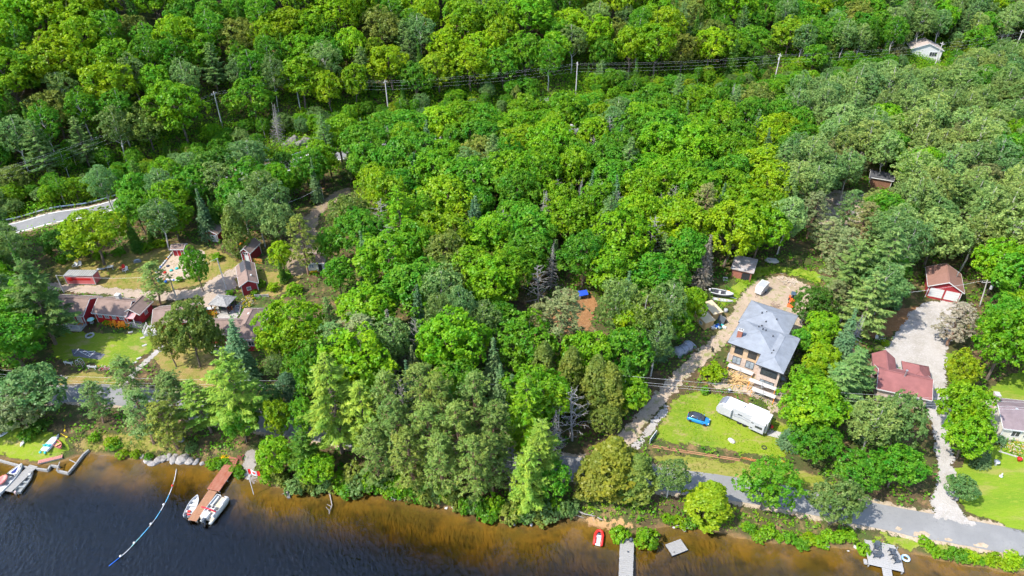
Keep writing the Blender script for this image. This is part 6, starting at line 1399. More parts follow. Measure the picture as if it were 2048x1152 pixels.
# square deck
c4 = [_at(1734,1080,.7), _at(1737,1128,.7), _at(1804,1143,.7), _at(1796,1091,.7)]; a = frame2(c4[1], c4[2]); cx = sum(p[0] for p in c4)/4; cy = sum(p[1] for p in c4)/4
t = thing('deck', 'square pale deck with four dark chairs over the water', 'deck', (cx, cy, 0), a); pale_w = mat('pale silvered planks', (.27,.262,.252), .9, .1, 2.5, stretch=(4,.4,1)); dw, dd = 5.0, 4.6
for k in range(14): MB().box(-dw/2, dw/2-(.0 if k < 9 else .12*(k-8)), -dd/2+dd*k/14+.012, -dd/2+dd*(k+1)/14-.012, .62, .70).build('plank', pale_w, t)
for k in range(8): MB().box(-.6, .75, -dd/2-.34*(k+1)+.012, -dd/2-.34*k-.012, .55, .62).build('walkway_plank', pale_w, t)
for x0 in (-dw/2+.15, dw/2-.15):
    for y0 in (-dd/2+.15, dd/2-.15): MB().box(x0-.08, x0+.08, y0-.08, y0+.08, -2, .61).build('post', grey_wood, t)
MB().box(-dw/2-.5, -dw/2-.02, -dd/2+.2, -dd/2+1.0, .2, .45).build('step', pale_w, t)
# wooden boat cribs on the left
def crib(label, pts, m=grey_wood):
    P = [_at(*p, .5) for p in pts]; c = (sum(p[0] for p in P)/len(P), sum(p[1] for p in P)/len(P)); t = thing('timber_crib', label, 'crib wall', (*c, 0), 0, 'timber cribs of the left shore')
    for i in range(len(P)-1):
        A, B = P[i], P[i+1]; l = math.dist(A, B); M = Matrix.Translation((A[0]-c[0], A[1]-c[1], 0)) @ Matrix.Rotation(frame2(A, B), 4, 'Z')
        for k in range(3): MB().box(0 if k else .05, l, -.14, .14, -.9+.48*k, -.46+.48*k, M).build('timber', m, t)
    return t
crib('timber wall along the waterside grass left of the grey dock', [(-20,914),(30,928),(58,935)]); crib('timber wall right of the grey dock with a step', [(72,936),(95,939),(101,930),(118,932)]); crib('timber crib corner jutting into the lake', [(114,940),(136,945),(152,926),(166,908),(177,899)])
for k, (p_, q_) in enumerate((((113,942),(120,924)), ((139,920),(154,927)))):
    x, y, a, L = seg(p_, q_, plane=.7); tag(MB().box(-L/2,L/2,-.07,.07,-.06,.06).build('loose_beam', grey_wood, None, loc=(x,y,.75), rz=a), ('loose grey beam across the boat slip', 'loose grey beam on the crib corner')[k], 'beam')
# chair built once
def adirondack(m, name='armchair'):
    t = bpy.data.objects.new(name, None); COL.objects.link(t)
    for k in range(5): MB().add([(-.28,-.3+.13*k,.40-.035*k),(.28,-.3+.13*k,.40-.035*k),(.28,-.19+.13*k,.375-.035*k),(-.28,-.19+.13*k,.375-.035*k),(-.28,-.3+.13*k,.37-.035*k),(.28,-.3+.13*k,.37-.035*k),(.28,-.19+.13*k,.345-.035*k),(-.28,-.19+.13*k,.345-.035*k)], [(0,1,2,3),(7,6,5,4),(0,4,5,1),(1,5,6,2),(2,6,7,3),(3,7,4,0)]).build('seat_slat', m, t)
    for k in range(5): hgt = (.92,1.02,1.06,1.02,.92)[k]; MB().add([(-.3+.125*k,.30,.24),(-.19+.125*k,.30,.24),(-.19+.135*k,.62,hgt),(-.31+.135*k,.62,hgt),(-.3+.125*k,.34,.23),(-.19+.125*k,.34,.23),(-.19+.135*k,.66,hgt),(-.31+.135*k,.66,hgt)], [(3,2,1,0),(4,5,6,7),(0,1,5,4),(1,2,6,5),(2,3,7,6),(3,0,4,7)]).build('back_slat', m, t)
    for s in (-1, 1):
        MB().box(s*.37-.07, s*.37+.07, -.36, .45, .56, .60).build('armrest', m, t); MB().box(s*.33-.03, s*.33+.03, -.34, -.24, 0, .56).build('leg', m, t); MB().add([(s*.33-.03,.5,0),(s*.33+.03,.5,0),(s*.33+.03,.62,0),(s*.33-.03,.62,0),(s*.33-.03,.3,.56),(s*.33+.03,.3,.56),(s*.33+.03,.42,.56),(s*.33-.03,.42,.56)], [(3,2,1,0),(4,5,6,7),(0,1,5,4),(1,2,6,5),(2,3,7,6),(3,0,4,7)]).build('leg', m, t)
    return t
def chairs(m, spots, cat, group, scale=1.15):
    first = None
    for (loc, rz, lb) in spots:
        o = adirondack(m) if first is None else copy_tree(first); first = first or o
        o.location = loc; o.rotation_euler[2] = rz; o.scale = (scale,)*3; tag(o, lb, cat, group)
chairs(charcoal, [((*_at(px_, py_, .7), .70), R(rz), lb) for px_, py_, rz, lb in ((1752,1098,-25,'dark armchair at the back left of the square deck'),(1749,1112,-95,'dark armchair at the front left of the square deck'),(1785,1108,80,'dark armchair at the back right of the square deck'),(1792,1122,100,'dark armchair at the front right of the square deck'))], 'chair', 'chairs on the square deck', 1.15)
chairs(orange_pl, [(survey(px_, py_), R(rz), lb) for px_, py_, rz, lb in ((218,650,-10,'orange armchair, leftmost of the row at the red cottage'),(228,652,5,'orange armchair, second from the left at the red cottage'),(237,655,-15,'orange armchair, middle of the row at the red cottage'),(246,655,10,'orange armchair, fourth from the left at the red cottage'),(255,656,0,'orange armchair, rightmost of the row at the red cottage'),(124,650,0,'orange armchair half hidden beside the huge pine'),(163,653,15,'orange armchair before the white porch'))], 'chair', 'orange armchairs on the cottage lawn')
chairs(red_pl, [(survey(px_, py_), R(rz), lb) for px_, py_, rz, lb in ((196,640,20,'red armchair between the two red cottages'),(507,748,30,'dark red armchair on the bare earth below the lodge'),(562,752,-20,'red armchair under the lime maple, left one'),(575,747,10,'red armchair under the lime maple, right one'),(246,540,0,'red armchair on the dry grass behind the container'))], 'chair', 'red armchairs round the cottages')
chairs(white_p, [(survey(px_, py_), R(rz), lb) for px_, py_, rz, lb in ((151,535,0,'white garden chair behind the container, left one'),(160,533,15,'white garden chair behind the container, right one'),(251,543,-20,'white garden chair beside the red one on dry grass'))], 'chair', 'white garden chairs behind the container')

# ------------------------------------------------------------------ poles, wires, guard rail
def pole(label, x, y, h, arm=True, r=.15, lean=(0, 0), rz=0.0, can=False, name='utility_pole', m=None):
    t = thing(name, label, 'utility pole', (x, y, hz(x, y)), rz); m = m or pole_m
    MB().tube([(0,0,-.8),(lean[0]*.5,lean[1]*.5,h*.5),(lean[0],lean[1],h)], [r,r*.88,r*.72], 8).build('pole', m, t)
    if arm:
        c = MB().box(lean[0]-1.0, lean[0]+1.0, lean[1]-.06, lean[1]+.06, h-.75, h-.6).build('crossarm', m, t)
        for k in (-.9, 0, .9): MB().lathe([(.05,h-.6),(.07,h-.5),(.05,h-.38)], 6, Matrix.Translation((lean[0]+k,lean[1],0))).build('insulator', white_d, c)
    if can: MB().lathe([(.26,h-2.4),(.3,h-2.3),(.3,h-1.6),(.22,h-1.5)], 10, Matrix.Translation((.42,-.1,0))).build('transformer', grey_pl, t)
    return Vector((x+lean[0]*math.cos(rz)-lean[1]*math.sin(rz), y+lean[0]*math.sin(rz)+lean[1]*math.cos(rz), hz(x, y)+h))
def wire(name, label, pts, r=.03, sag=.03, cat='wire', group=None, m=None):
    P = []
    for i in range(len(pts)-1):
        a, b = Vector(pts[i]), Vector(pts[i+1]); n = 10; s = (b-a).length*sag
        for j in range(n): u = j/n; P.append(a.lerp(b, u) - Vector((0,0,4*s*u*(1-u))))
    P.append(Vector(pts[-1])); c = P[0]
    o = MB().tube([p-c for p in P], r, 6).build(name, m or wire_m, None, True, loc=c); return tag(o, label, cat, group)
HP = [(-160,300,'utility pole'), (427,183,'first tall grey pole of the hillside power line from the left'), (588,150,'second tall grey pole of the hillside power line from the left'), (770,160,'third tall grey pole of the hillside power line from the left'), (1155,124,'fourth tall grey pole of the hillside power line from the left'), (1561,107,'fifth tall grey pole of the hillside power line from the left'), (1886,84,'grey pole standing beside the far white house'), (2046,60,'grey pole at the upper right edge beyond the poplars')]
tops = []
for px, py, lb in HP:
    h = 11.5; x, y, z = survey(px, py, h)
    if px < 0: x, y, h = -138, 163, 11.5; tops.append(Vector((x, y, hz(x, y)+h))); continue
    tops.append(pole(lb, x, y, h, True, .21, rz=R(60) if px < 800 else R(100), can=(px == 1561)))
for k, lb in enumerate(('uppermost wire of the hillside power line', 'second wire of the hillside power line', 'third wire of the hillside power line', 'lowest wire of the hillside power line')):
    wire('power_line', lb, [t - Vector((0, (0,.7,0,0)[k], (.4,.75,2.1,3.2)[k])) for t in tops], .009, .012, group='wires of the hillside power line')
def pole_px(label, base, top, **kw):
    x, y, z = survey(*base); hh = 8.0
    for h in np.arange(3.0, 14, .1):
        if project(x, y, z+h)[1] <= top[1]: hh = h; break
    tx = project(x, y, z+hh)[0]; sc = (y*CP-(z+hh-CAMH)*SP)/FPX
    return pole(label, x, y, hh, lean=((top[0]-tx)*sc, 0), **kw)
pA = pole_px('leaning dark pole behind the leftmost red cottage', (128,585), (112,551), arm=False); pB = pole_px('dark leaning pole between sand court and brown cottage roof', (352,593), (337,551), arm=False); pC = pole_px('tall pale pole beside the red cabin', (453,579), (434,517), arm=False)
pD = pole_px('grey roadside pole with a small crossarm by the lake', (142,793), (122,751), arm=True, rz=0); pE = pole_px('short grey post beside the roadside pole', (138,803), (127,778), arm=False, r=.12)
pF = pole_px('pale pole with insulators behind the dying pine', (1960,612), (1975,560), arm=True, can=True); pG = pole_px('grey pole leaning in the trees at the right edge', (2034,712), (2050,690), arm=False)
x, y, z = survey(1252, 750, 8.5); pH = pole('grey pole top rising over the young maple at the driveway bend', x, y, 8.5, True, rz=R(80))
pI = pole_px('thin pole at the turn of the earth track', (648,401), (642,374), arm=False, r=.1); pJ = pole_px('thin pole beside the pale leafed tree above the cabins', (583,436), (577,405), arm=False, r=.1)
x, y, z = survey(1698, 592, 7.0); pK = pole('short pole at the right corner of the dirt yard', x, y, 7.0, False)
for k, (dz, lb) in enumerate(((.2, 'top wire of the lakeside power line'), (1.4, 'middle wire of the lakeside power line'), (2.0, 'lowest wire of the lakeside power line'))):
    d = Vector((0, 0, -dz)); far = Vector((112, 84, 11.5))
    wire('power_line', lb, [Vector((-150, 104, 11.5))+d, pD+d, pH+d, far+d], .013, .012, group='wires of the lakeside power line')
wire('service_wire', 'service wire from the leftmost cottage pole to the middle cottage pole', [pA, pB], .02, .03); wire('service_wire', 'service wire from the middle cottage pole to the pole by the red cabin', [pB, pC], .02, .03); wire('service_wire', 'service wire crossing to the pole behind the dying pine', [pK, pF], .022, .03)
wire('service_wire', 'service wire between the two thin poles above the cabins', [pI, pJ], .02, .03)
gl = []
for i, p in enumerate(hwy_line):
    a = Vector(hwy_line[max(i-1,0)]); b = Vector(hwy_line[min(i+1,len(hwy_line)-1)]); d = (b-a).normalized(); q = Vector(p) + Vector((-d.y, d.x))*4.75
    if -150 < q.x < -62: gl.append((q.x, q.y, hz(q.x, q.y)))
t = thing('guard_rail', 'galvanised guard rail along the hill side of the highway', 'guard rail', gl[0], 0); o0 = Vector(gl[0]); rail = [Vector(p)-o0 for p in gl]
b = MB(); b.loft([[(p.x,p.y-.04,p.z+.42),(p.x,p.y-.12,p.z+.52),(p.x,p.y-.04,p.z+.6),(p.x,p.y-.12,p.z+.68),(p.x,p.y-.04,p.z+.8),(p.x,p.y,p.z+.8),(p.x,p.y,p.z+.42)] for p in rail]).build('rail', steel, t)
dn = dense([(p.x, p.y) for p in rail], 3.0, False)
for p in dn: z = hz(p[0]+o0.x, p[1]+o0.y)-o0.z; MB().box(p[0]-.08, p[0]+.08, p[1]+.02, p[1]+.2, z-.3, z+.78).build('post', timber if False else grey_wood, t)

# ------------------------------------------------------------------ flag, rope, rocks, driftwood
x, y = _at(507, 990, 0); tx, ty = 496, 946
t = thing('flagpole', 'white pole with a red and white maple leaf flag in the shallows', 'flagpole', (x, y, 0)); top = Vector((-.15, .9, 5.6))
MB().tube([(0,0,-1.5),tuple(top*.5),tuple(top)], [.06,.05,.04], 8).build('pole', white_p, t)
fd = Vector((.98, -.12, -.18)); fu = Vector((-.02, .12, 1)).normalized(); f0 = top - fu*1.12 + fd*.04
def fpt(u, v): return f0 + fd*u + fu*v + Vector((0, .10*math.sin(u*4.2), .05*math.sin(u*3.1)))
for (u0, u1, m) in ((0,.5,red_pl),(.5,1.5,white_p),(1.5,2.0,red_pl)):
    b = MB(); n = 5; vs = [fpt(u0+(u1-u0)*i/n, 1.05*j) for i in range(n+1) for j in (0, 1)]
    b.add(vs, [(2*i,2*i+2,2*i+3,2*i+1) for i in range(n)]).build('flag_band', m, t)
leaf = [(0,-.42),(.03,-.2),(.22,-.24),(.18,-.14),(.40,.05),(.33,.08),(.36,.22),(.24,.18),(.2,.25),(.1,.1),(.13,.32),(.06,.28),(0,.42)]; leaf = leaf + [(-a_, c_) for a_, c_ in leaf[-2:0:-1]]
b = MB(); nrm = fd.cross(fu).normalized()*.02
for s in (1, -1): b.add([fpt(1.0+a_*.85, .525+c_*.85)+nrm*s for a_, c_ in leaf], [tuple(range(len(leaf)))])
b.build('maple_leaf', red_pl, t)
rope = spline([_at(*p, .05) for p in ((353,938),(350,955),(345,972),(338,990),(328,1010),(314,1033),(298,1054),(275,1080),(250,1106),(218,1132))], 4)
t = thing('swim_rope', 'floating swim rope with coloured sleeves curving out over the lake', 'rope', (*rope[0], .05)); r0 = Vector((*rope[0], 0)); cols = [white_p, white_p, white_d, white_p, mat('sky blue sleeve', (.12,.42,.62), .5, .05), white_p, MATS['sky blue sleeve'], white_d, MATS['sky blue sleeve'], mat('pale teal sleeve', (.25,.52,.48), .5, .05), white_p, blue_pl]
n = len(rope)-1
for k in range(12):
    i0 = n*k//12; i1 = n*(k+1)//12
    MB().tube([Vector((*p, .05))-r0-Vector((0,0,.05)) for p in rope[i0:i1+1]], .06, 6).build('rope_sleeve', cols[k], t, True)
for k in (8, 16, 23, 29, 33): p = Vector((*rope[min(k,n)], .1))-r0; MB().lathe([(.05,-.12),(.2,0),(.2,.1),(.05,.22)], 8, Matrix.Translation(p)).build('float', white_p if k != 8 else red_pl, t, True)
pale_rock = mat('pale pinkish granite', (.17,.155,.145), .9, .2, 1.4, bump=.8, bscale=3, col2=(.30,.275,.255))
for i, (px, py, r) in enumerate(((296,922,.9),(306,926,.8),(316,920,1.0),(327,917,.9),(338,914,.8),(346,920,.9),(352,911,.7),(364,918,1.3),(378,921,1.0),(392,923,.7),(285,912,.6),(275,908,.5),(268,905,.45),(404,926,.5),(360,880,.8),(357,868,.6))):
    rock('boulder', None, (*_at(px, py, .2), .12) if py > 900 else survey(px, py), r, pale_rock, 200+i, .55); o = bpy.context.scene.objects[-1] if False else None
for o in [q for q in COL.objects if q.name.startswith('boulder') and 'label' not in q]:
    o['group'] = 'pale boulders on the left shore'; o['category'] = 'rock'
bl = sorted([q for q in COL.objects if q.name.startswith('boulder') and 'label' not in q], key=lambda q: q.location.x)
for i, o in enumerate(bl): o['label'] = 'pale granite boulder on the left lake bank, ' + ('leftmost of the row' if i == 0 else 'rightmost of the row' if i == len(bl)-1 else ['', 'second', 'third', 'fourth', 'fifth', 'sixth', 'seventh', 'eighth', 'ninth', 'tenth', 'eleventh', 'twelfth', 'thirteenth', 'fourteenth', 'fifteenth'][i] + ' from the left')
for i in range(26):
    px = rnd.choice([rnd.uniform(410, 500), rnd.uniform(640, 1100), rnd.uniform(1330, 1420), rnd.uniform(1560, 1740)]); x, _y = _at(px, 1000, 0); y = float(np.interp(x, SHX, SHY)) + rnd.uniform(-.8, .4)
    rock('stone', 'small grey stone at the water line', (x, y, max(hz(x, y), -.1)+.05), rnd.uniform(.18, .42), rock_m, 300+i, .6, 'small stones along the shore', 'stone')
# rock cut above the highway
for i, (px, py, r) in enumerate(((586,286,2.6),(602,290,2.2),(613,282,2.0),(575,292,1.8),(622,296,1.5))):
    rock('rock_face', 'grey rock outcrop of the cut below the dead spruce', survey(px, py), r, mat('dark grey rock', (.11,.10,.098), .95, .3, .8, bump=.9, bscale=2, col2=(.20,.175,.16)), 400+i, .9, 'rocks of the road cut')['label'] += ('', ', middle one', ', upper right one', ', leftmost one', ', rightmost one')[i]
for i, (px, py, r) in enumerate(((1650,420,1.6),(1675,405,1.3),(1700,425,1.8),(1722,410,1.2),(1690,395,1.0),(1738,398,1.3))):
    rock('boulder', 'pale boulder in the rocky clearing among the pines', survey(px, py), r, pale_rock, 430+i, .5, 'boulders of the rocky clearing')['label'] += (', leftmost one', ', second from left', ', fourth from left', ', fifth from left', ', third from left', ', rightmost one')[i]
def driftwood(label, pts, rad, twigs, seed, plane=.15):
    P = [Vector((*_at(*p, plane), plane)) for p in pts]; rs = np.random.default_rng(seed); t = thing('driftwood', label, 'driftwood', P[0]); Q = [p-P[0] for p in P]
    MB().tube(Q, [rad*(1-.6*i/(len(Q)-1)) for i in range(len(Q))], 6).build('log', bark_dead, t)
    for k in range(twigs):
        i = rs.integers(0, len(Q)-1); c = Q[i].lerp(Q[i+1], rs.uniform(.1, .9)); d = Vector(rs.normal(size=3)*np.array([1,1,.5])); d.z = abs(d.z)*.7; MB().tube([c, c+d.normalized()*rs.uniform(.4, 1.3)], [rad*.45, .02], 5).build('branch', bark_dead, t)
driftwood('grey root wad standing in the shallows right of the flag', [(577,995),(578,988),(576,980)], .3, 12, 1); driftwood('pale broken branch reaching into the water below the pale pine', [(657,972),(660,990),(664,1010),(658,1028)], .13, 6, 2); driftwood('silver snag on the shore under the red pines', [(770,985),(785,995),(790,1000)], .14, 9, 3)
driftwood('bleached log at the left end of the sand beach', [(1152,1020),(1170,1028),(1190,1032)], .13, 3, 4, .9); driftwood('bleached stick lying across the beach sand', [(1195,1035),(1206,1040)], .1, 1, 5, .8); driftwood('white log on the shore beside the bright cone shaped cedar', [(1352,1050),(1370,1056),(1385,1057)], .11, 1, 6, .4); driftwood('thin pole lying at the edge of the sand', [(1145,1028),(1168,1036)], .07, 1, 7, .6)
driftwood('long bare branches hanging over the shadowed road', [(1100,925),(1130,938),(1165,960)], .08, 7, 8, 2.6); driftwood('fan of bare branches above the road edge', [(1098,905),(1125,880),(1155,872)], .08, 6, 9, 4.0)

# ------------------------------------------------------------------ cottage lawn
sheet('shuffleboard_court', ground_poly([(143,700),(158,698),(211,709),(200,720),(147,713)]), ground_mat('dark court paving', ((.10,.10,.115),(.12,.12,.13),(.085,.085,.095)), .6, .9, 3, bump=.1), .09, 'dark shuffleboard court painted with a white triangle', 'court', 0, .6, 0)
def court_line(a_, b_, w=.06):
    A = survey(*a_)[:2]; B = survey(*b_)[:2]; sheet('court_line', ribbon([A, ((A[0]+B[0])/2, (A[1]+B[1])/2), B], w), MATS['road paint'], .11, 'white painted line of the shuffleboard court', 'painted line', 0, .5, 0)['group'] = 'white lines of the shuffleboard court'
for a_, b_ in (((160,704),(191,703)), ((160,704),(180,714)), ((191,703),(180,714)), ((172,703.6),(184,711)), ((182,703.3),(170,709)), ((187,707),(175,711.5)), ((158,698),(149,708))): court_line(a_, b_)
def garden_bench(px, py, rz, label):
    t = put('garden_bench', label, 'bench', px, py, rz, 'white garden benches')
    for k in range(3): MB().box(-.8, .8, -.25+.17*k, -.11+.17*k, .42, .46).build('seat_slat', white_p, t)
    for k in range(3): MB().box(-.8, .8, .24+.02*k, .28+.02*k, .55+.15*k, .66+.15*k).build('back_slat', white_p, t)
    for x0 in (-.72, .72):
        MB().box(x0-.05, x0+.05, -.26, -.18, 0, .65).build('leg', white_p, t); MB().box(x0-.05, x0+.05, .2, .3, 0, 1.0).build('leg', white_p, t); MB().box(x0-.06, x0+.06, -.28, .26, .65, .70).build('armrest', white_p, t)
garden_bench(139, 729, R(170), 'white garden bench left of the garden arch'); garden_bench(186, 737, R(172), 'white garden bench right of the garden arch')
t = put('garden_arch', 'white garden arch at the edge of the lawn', 'arch', 163, 733, R(-8)); t.scale = (.8,)*3
for y0 in (-.45, .45): MB().tube([(-.8,y0,0),(-.8,y0,1.6),(-.55,y0,2.15),(0,y0,2.4),(.55,y0,2.15),(.8,y0,1.6),(.8,y0,0)], .05, 6).build('hoop', white_d, t)
for p in ((-.8,.6),(-.8,1.2),(-.76,1.75),(-.5,2.18),(0,2.4),(.5,2.18),(.76,1.75),(.8,1.2),(.8,.6)): MB().tube([(p[0],-.45,p[1]),(p[0],.45,p[1])], .03, 5).build('rung', white_d, t)
for i, (px, py) in enumerate(((261,665),(285,676),(289,691),(278,717),(270,726))): tag(MB().box(-.45,.45,-.25,.25,-.02,.06).build('stepping_slab', concrete, None, loc=Vector(survey(px, py))+Vector((0,0,.06)), rz=R(25+7*i)), ('white slab in the lawn before the cottage deck', 'second white slab in the lawn towards the footpath', 'third white slab in the lawn near the olive trees', 'pale slab at the lawn edge by the footpath', 'pale slab at the lawn corner by the footpath')[i], 'slab')
t = put('fire_pit', 'ring of dark stones round a fire pit on the lawn', 'fire pit', 180, 672)
for k in range(10): MB().box(-.2,.2,-.13,.13,0,.28, Matrix.Translation((.75*math.cos(k*.628), .75*math.sin(k*.628), 0)) @ Matrix.Rotation(k*.628+1.57, 4, 'Z')).build('stone', rock_m, t)
MB().lathe([(.6,.02),(.6,.06)], 14).build('ash', dark_m, t)
def flowers(name, label, pts, n, cols, seed, h=.5, up=.1):
    rs = np.random.default_rng(seed); ring = ground_poly(pts); X = [p[0] for p in ring]; Y = [p[1] for p in ring]; t = None; c = (sum(X)/len(X), sum(Y)/len(Y)); t = thing(name, label, 'flower bed', (*c, hz(*c)))
    gx = rs.uniform(min(X), max(X), n*3); gy = rs.uniform(min(Y), max(Y), n*3); k = in_poly_np(gx, gy, ring); gx = gx[k][:n]-c[0]; gy = gy[k][:n]-c[1]
    gz = height(gx+c[0], gy+c[1]) - hz(*c); N = np.tile([0,0,1.], (len(gx), 1)); idx = rs.integers(0, len(cols)+1, len(gx))
    for j in range(len(cols)+1):
        q = idx == j
        if not q.any(): continue
        C = np.stack([gx[q], gy[q], gz[q]+h*(.45 if j == 0 else .7)], 1); me = leaf_mesh('leaves' if j == 0 else 'blooms', [leaf_quads(rs, C, N[q], 9 if j == 0 else 6, h*.6, .22 if j == 0 else .17, .8, up=.7, jit=.5)], LM['small'])
        o = bpy.data.objects.new('leaves' if j == 0 else 'blooms', me); COL.objects.link(o); o.parent = t; o.color = (*(TINT['green'] if j == 0 else cols[j-1]), 1); o['kind'] = 'stuff'
flowers('flower_bed', 'flower bed with white and red blooms beside the white bench', [(197,734),(221,733),(222,742),(199,743)], 60, [(.55,.5,.48),(.45,.03,.05),(.5,.25,.3)], 1); flowers('flower_bed', 'bed of yellow and orange flowers before the shake roofed hut', [(410,625),(432,622),(434,632),(412,636)], 60, [(.75,.42,.01),(.65,.22,.01)], 2, .8)
flowers('flower_bed', 'yellow flower bed below the red cabin', [(486,600),(505,592),(515,602),(500,618),(484,620)], 90, [(.75,.5,.01),(.55,.45,.35)], 3, .8); flowers('flower_bed', 'yellow flowers before the little cottage under the thin pine', [(618,545),(636,543),(637,550),(619,552)], 40, [(.8,.55,.01)], 4, .5)
flowers('flower_bed', 'flower bed with pale blooms before the cream house', [(2000,882),(2030,880),(2048,890),(2048,915),(2000,905)], 110, [(.6,.55,.45),(.6,.4,.1)], 5, .5); flowers('flower_bed', 'orange and yellow flowers beside the lodge terrace', [(390,680),(404,676),(406,695),(392,697)], 40, [(.75,.28,.01),(.75,.55,.02)], 6, .9)
flowers('flower_bed', 'white flowers beside the rust brown needle bed', [(1758,670),(1770,680),(1764,692),(1755,684)], 30, [(.65,.65,.6)], 7, .7); flowers('flower_bed', 'yellow flowers above the landing of the rust red dock', [(443,914),(460,914),(459,922),(446,922)], 24, [(.8,.55,.01)], 8, .7)
flowers('flower_bed', 'orange lilies at the end of the safety netting', [(1542,920),(1568,922),(1566,932),(1542,930)], 40, [(.75,.4,.02)], 9, .5)
flowers('flower_bed', 'bright flowers along the white porch of the leftmost cottage', [(100,650),(150,652),(150,662),(104,662)], 40, [(.6,.58,.55),(.7,.3,.02)], 10, .5)
t = put('garden_umbrella', 'closed teal garden umbrella over a table by the white porch', 'umbrella', 186, 650); MB().lathe([(.75,1.5),(.55,1.75),(.1,1.95)], 10).build('canopy', mat('pale teal canvas', (.25,.50,.46), .8, .1), t); MB().tube([(0,0,0),(0,0,2.0)], .03, 6).build('pole', white_p, t); MB().lathe([(.45,.68),(.45,.74)], 12).build('table_top', white_p, t)
# sand court
sheet('sand_court', ground_poly([(344,508),(372,505),(400,498),(412,505),(405,545),(360,563),(314,560),(312,546)]), ground_mat('play sand', ((.36,.28,.205),(.325,.25,.18),(.39,.31,.235)), .5, .95, 3), .08, 'pale sand court with scattered toys', 'sand court', .1, .8, 1)
def edge_posts(label, pts, k):
    P = [survey(*p) for p in pts]; o0 = Vector(P[0]); t = thing('court_edging', label, 'edging', o0, 0, 'white edging of the sand court')
    for i in range(len(P)-1):
        A, B = Vector(P[i])-o0, Vector(P[i+1])-o0; MB().tube([A+Vector((0,0,.25)), B+Vector((0,0,.25))], .14, 6).build('log', white_p, t)
        for j in range(k): c = A.lerp(B, j/k); MB().lathe([(.2,0),(.22,.3),(.12,.5)], 8, Matrix.Translation(c)).build('buoy', [white_p, white_d, blue_pl, white_p, orange_pl][j % 5] if i else [white_p, charcoal, white_d, orange_pl, white_p][j % 5], t, True)
edge_posts('white edging and buoys along the left side of the sand court', [(344,508),(328,528),(312,547)], 5); edge_posts('white edging and buoys along the near side of the sand court', [(312,559),(336,561),(360,563)], 4)
for i, (px, py, m, lb) in enumerate(((332,566,blue_pl,'blue ball at the near edge of the sand court'),(319,564,teal_pl,'teal ball at the near edge of the sand court'),(343,542,teal_pl,'teal toy lying in the middle of the sand court'),(336,533,charcoal,'dark toy in the sand court'),(354,538,teal_pl,'second teal toy beside the leafy tree in the sand court'),(330,546,red_pl,'red toy in the sand court'))):
    tag(MB().lathe([(.05,0),(.34,.12),(.42,.34),(.3,.58),(.05,.66)] if i < 2 else [(.1,0),(.45,.05),(.3,.28),(.1,.3)], 12).build('ball' if i < 2 else 'toy', m, None, True, loc=Vector(survey(px, py))+Vector((0,0,.08))), lb, 'toy')
kayak('orange kayak leaning beside the tall narrow red shed', (474,497), (489,482), orange_pl, .5); kayak('second orange kayak behind the tall narrow red shed', (478,493), (494,478), mat('deep orange plastic', (.68,.16,.02), .5, .1), .5)
t = put('propane_tank', 'white upright propane tank beside the little cottage', 'gas tank', 651, 549); MB().lathe([(.35,.1),(.42,.3),(.42,1.4),(.3,1.65),(.08,1.75)], 14).build('tank', white_p, t, True); MB().lathe([(.38,0),(.38,.1)], 12).build('foot_ring', grey_pl, t)
t = put('orange_screen', 'brown orange board screen beside the tall narrow red shed', 'screen', 516, 527, R(-8))
for k in range(9): MB().box(-1.2+.27*k, -.95+.27*k, -.03, .03, 0, 1.4+.05*(k % 2)).build('board', mat('orange brown boards', (.42,.20,.05), .8, .2), t)
t = put('timber_stairs', 'wooden steps with dark rails below the red cabin', 'stairs', 476, 625, R(8))
for k in range(5): MB().box(-.55, .55, -.3+.42*k, .05+.42*k, -.2, .12+.16*k).build('step', grey_wood, t)
for s in (-.6, .6): MB().tube([(s,-.3,.9),(s,1.7,1.7)], .05, 5).build('rail', mat('dark brown rail', (.10,.05,.03), .8, .2), t); MB().tube([(s,-.3,0),(s,-.3,.9)], .05, 5).build('rail_post', MATS['dark brown rail'], t); MB().tube([(s,1.7,.5),(s,1.7,1.7)], .05, 5).build('rail_post', MATS['dark brown rail'], t)
sheet('terrace', ground_poly([(432,630),(470,612),(488,600),(482,625),(470,642),(440,640)]), ground_mat('terrace stone', ((.31,.285,.255),(.26,.24,.21),(.36,.335,.31)), .6, .95, 2.4), .10, 'pale stone terrace between hut and lodge', 'terrace', .1, .7, 1)
t = put('board_wall', 'low grey board wall beside the cabin', 'wall', 524, 594, R(2))
for k in range(3): MB().box(-1.6, 1.6, -.06, .06, .02+.24*k, .22+.24*k).build('board', grey_wood, t)
for k in (-1.5, 1.5): MB().box(k-.07, k+.07, -.09, .09, -.2, .8).build('post', white_d, t)
t = put('kayak_rack', 'stack of red and orange life jackets at the shake roofed hut', 'rack', 457, 622, R(20))
for k in range(4): MB().box(-.12+.28*k, .12+.28*k, -.1, .12, .1, 1.1).build('life_jacket', orange_pl if k % 2 else red_pl, t, bevel=.06)
t = put('white_table', 'white folding table at the left of the shake roofed hut', 'table', 420, 622, R(5)); MB().box(-.9, .9, -.45, .45, .72, .78).build('table_top', white_p, t)
for s in (-.8, .8):
    for q in (-.35, .35): MB().box(s-.03, s+.03, q-.03, q+.03, 0, .72).build('leg', steel, t)
t = put('garden_table', 'white table set with folded loungers behind the container', 'table', 222, 538, R(10)); MB().box(-.7,.7,-.5,.5,.68,.74).build('table_top', white_d, t)
for s in (-.6, .6):
    for q in (-.4, .4): MB().box(s-.04, s+.04, q-.04, q+.04, 0, .68).build('leg', white_d, t)
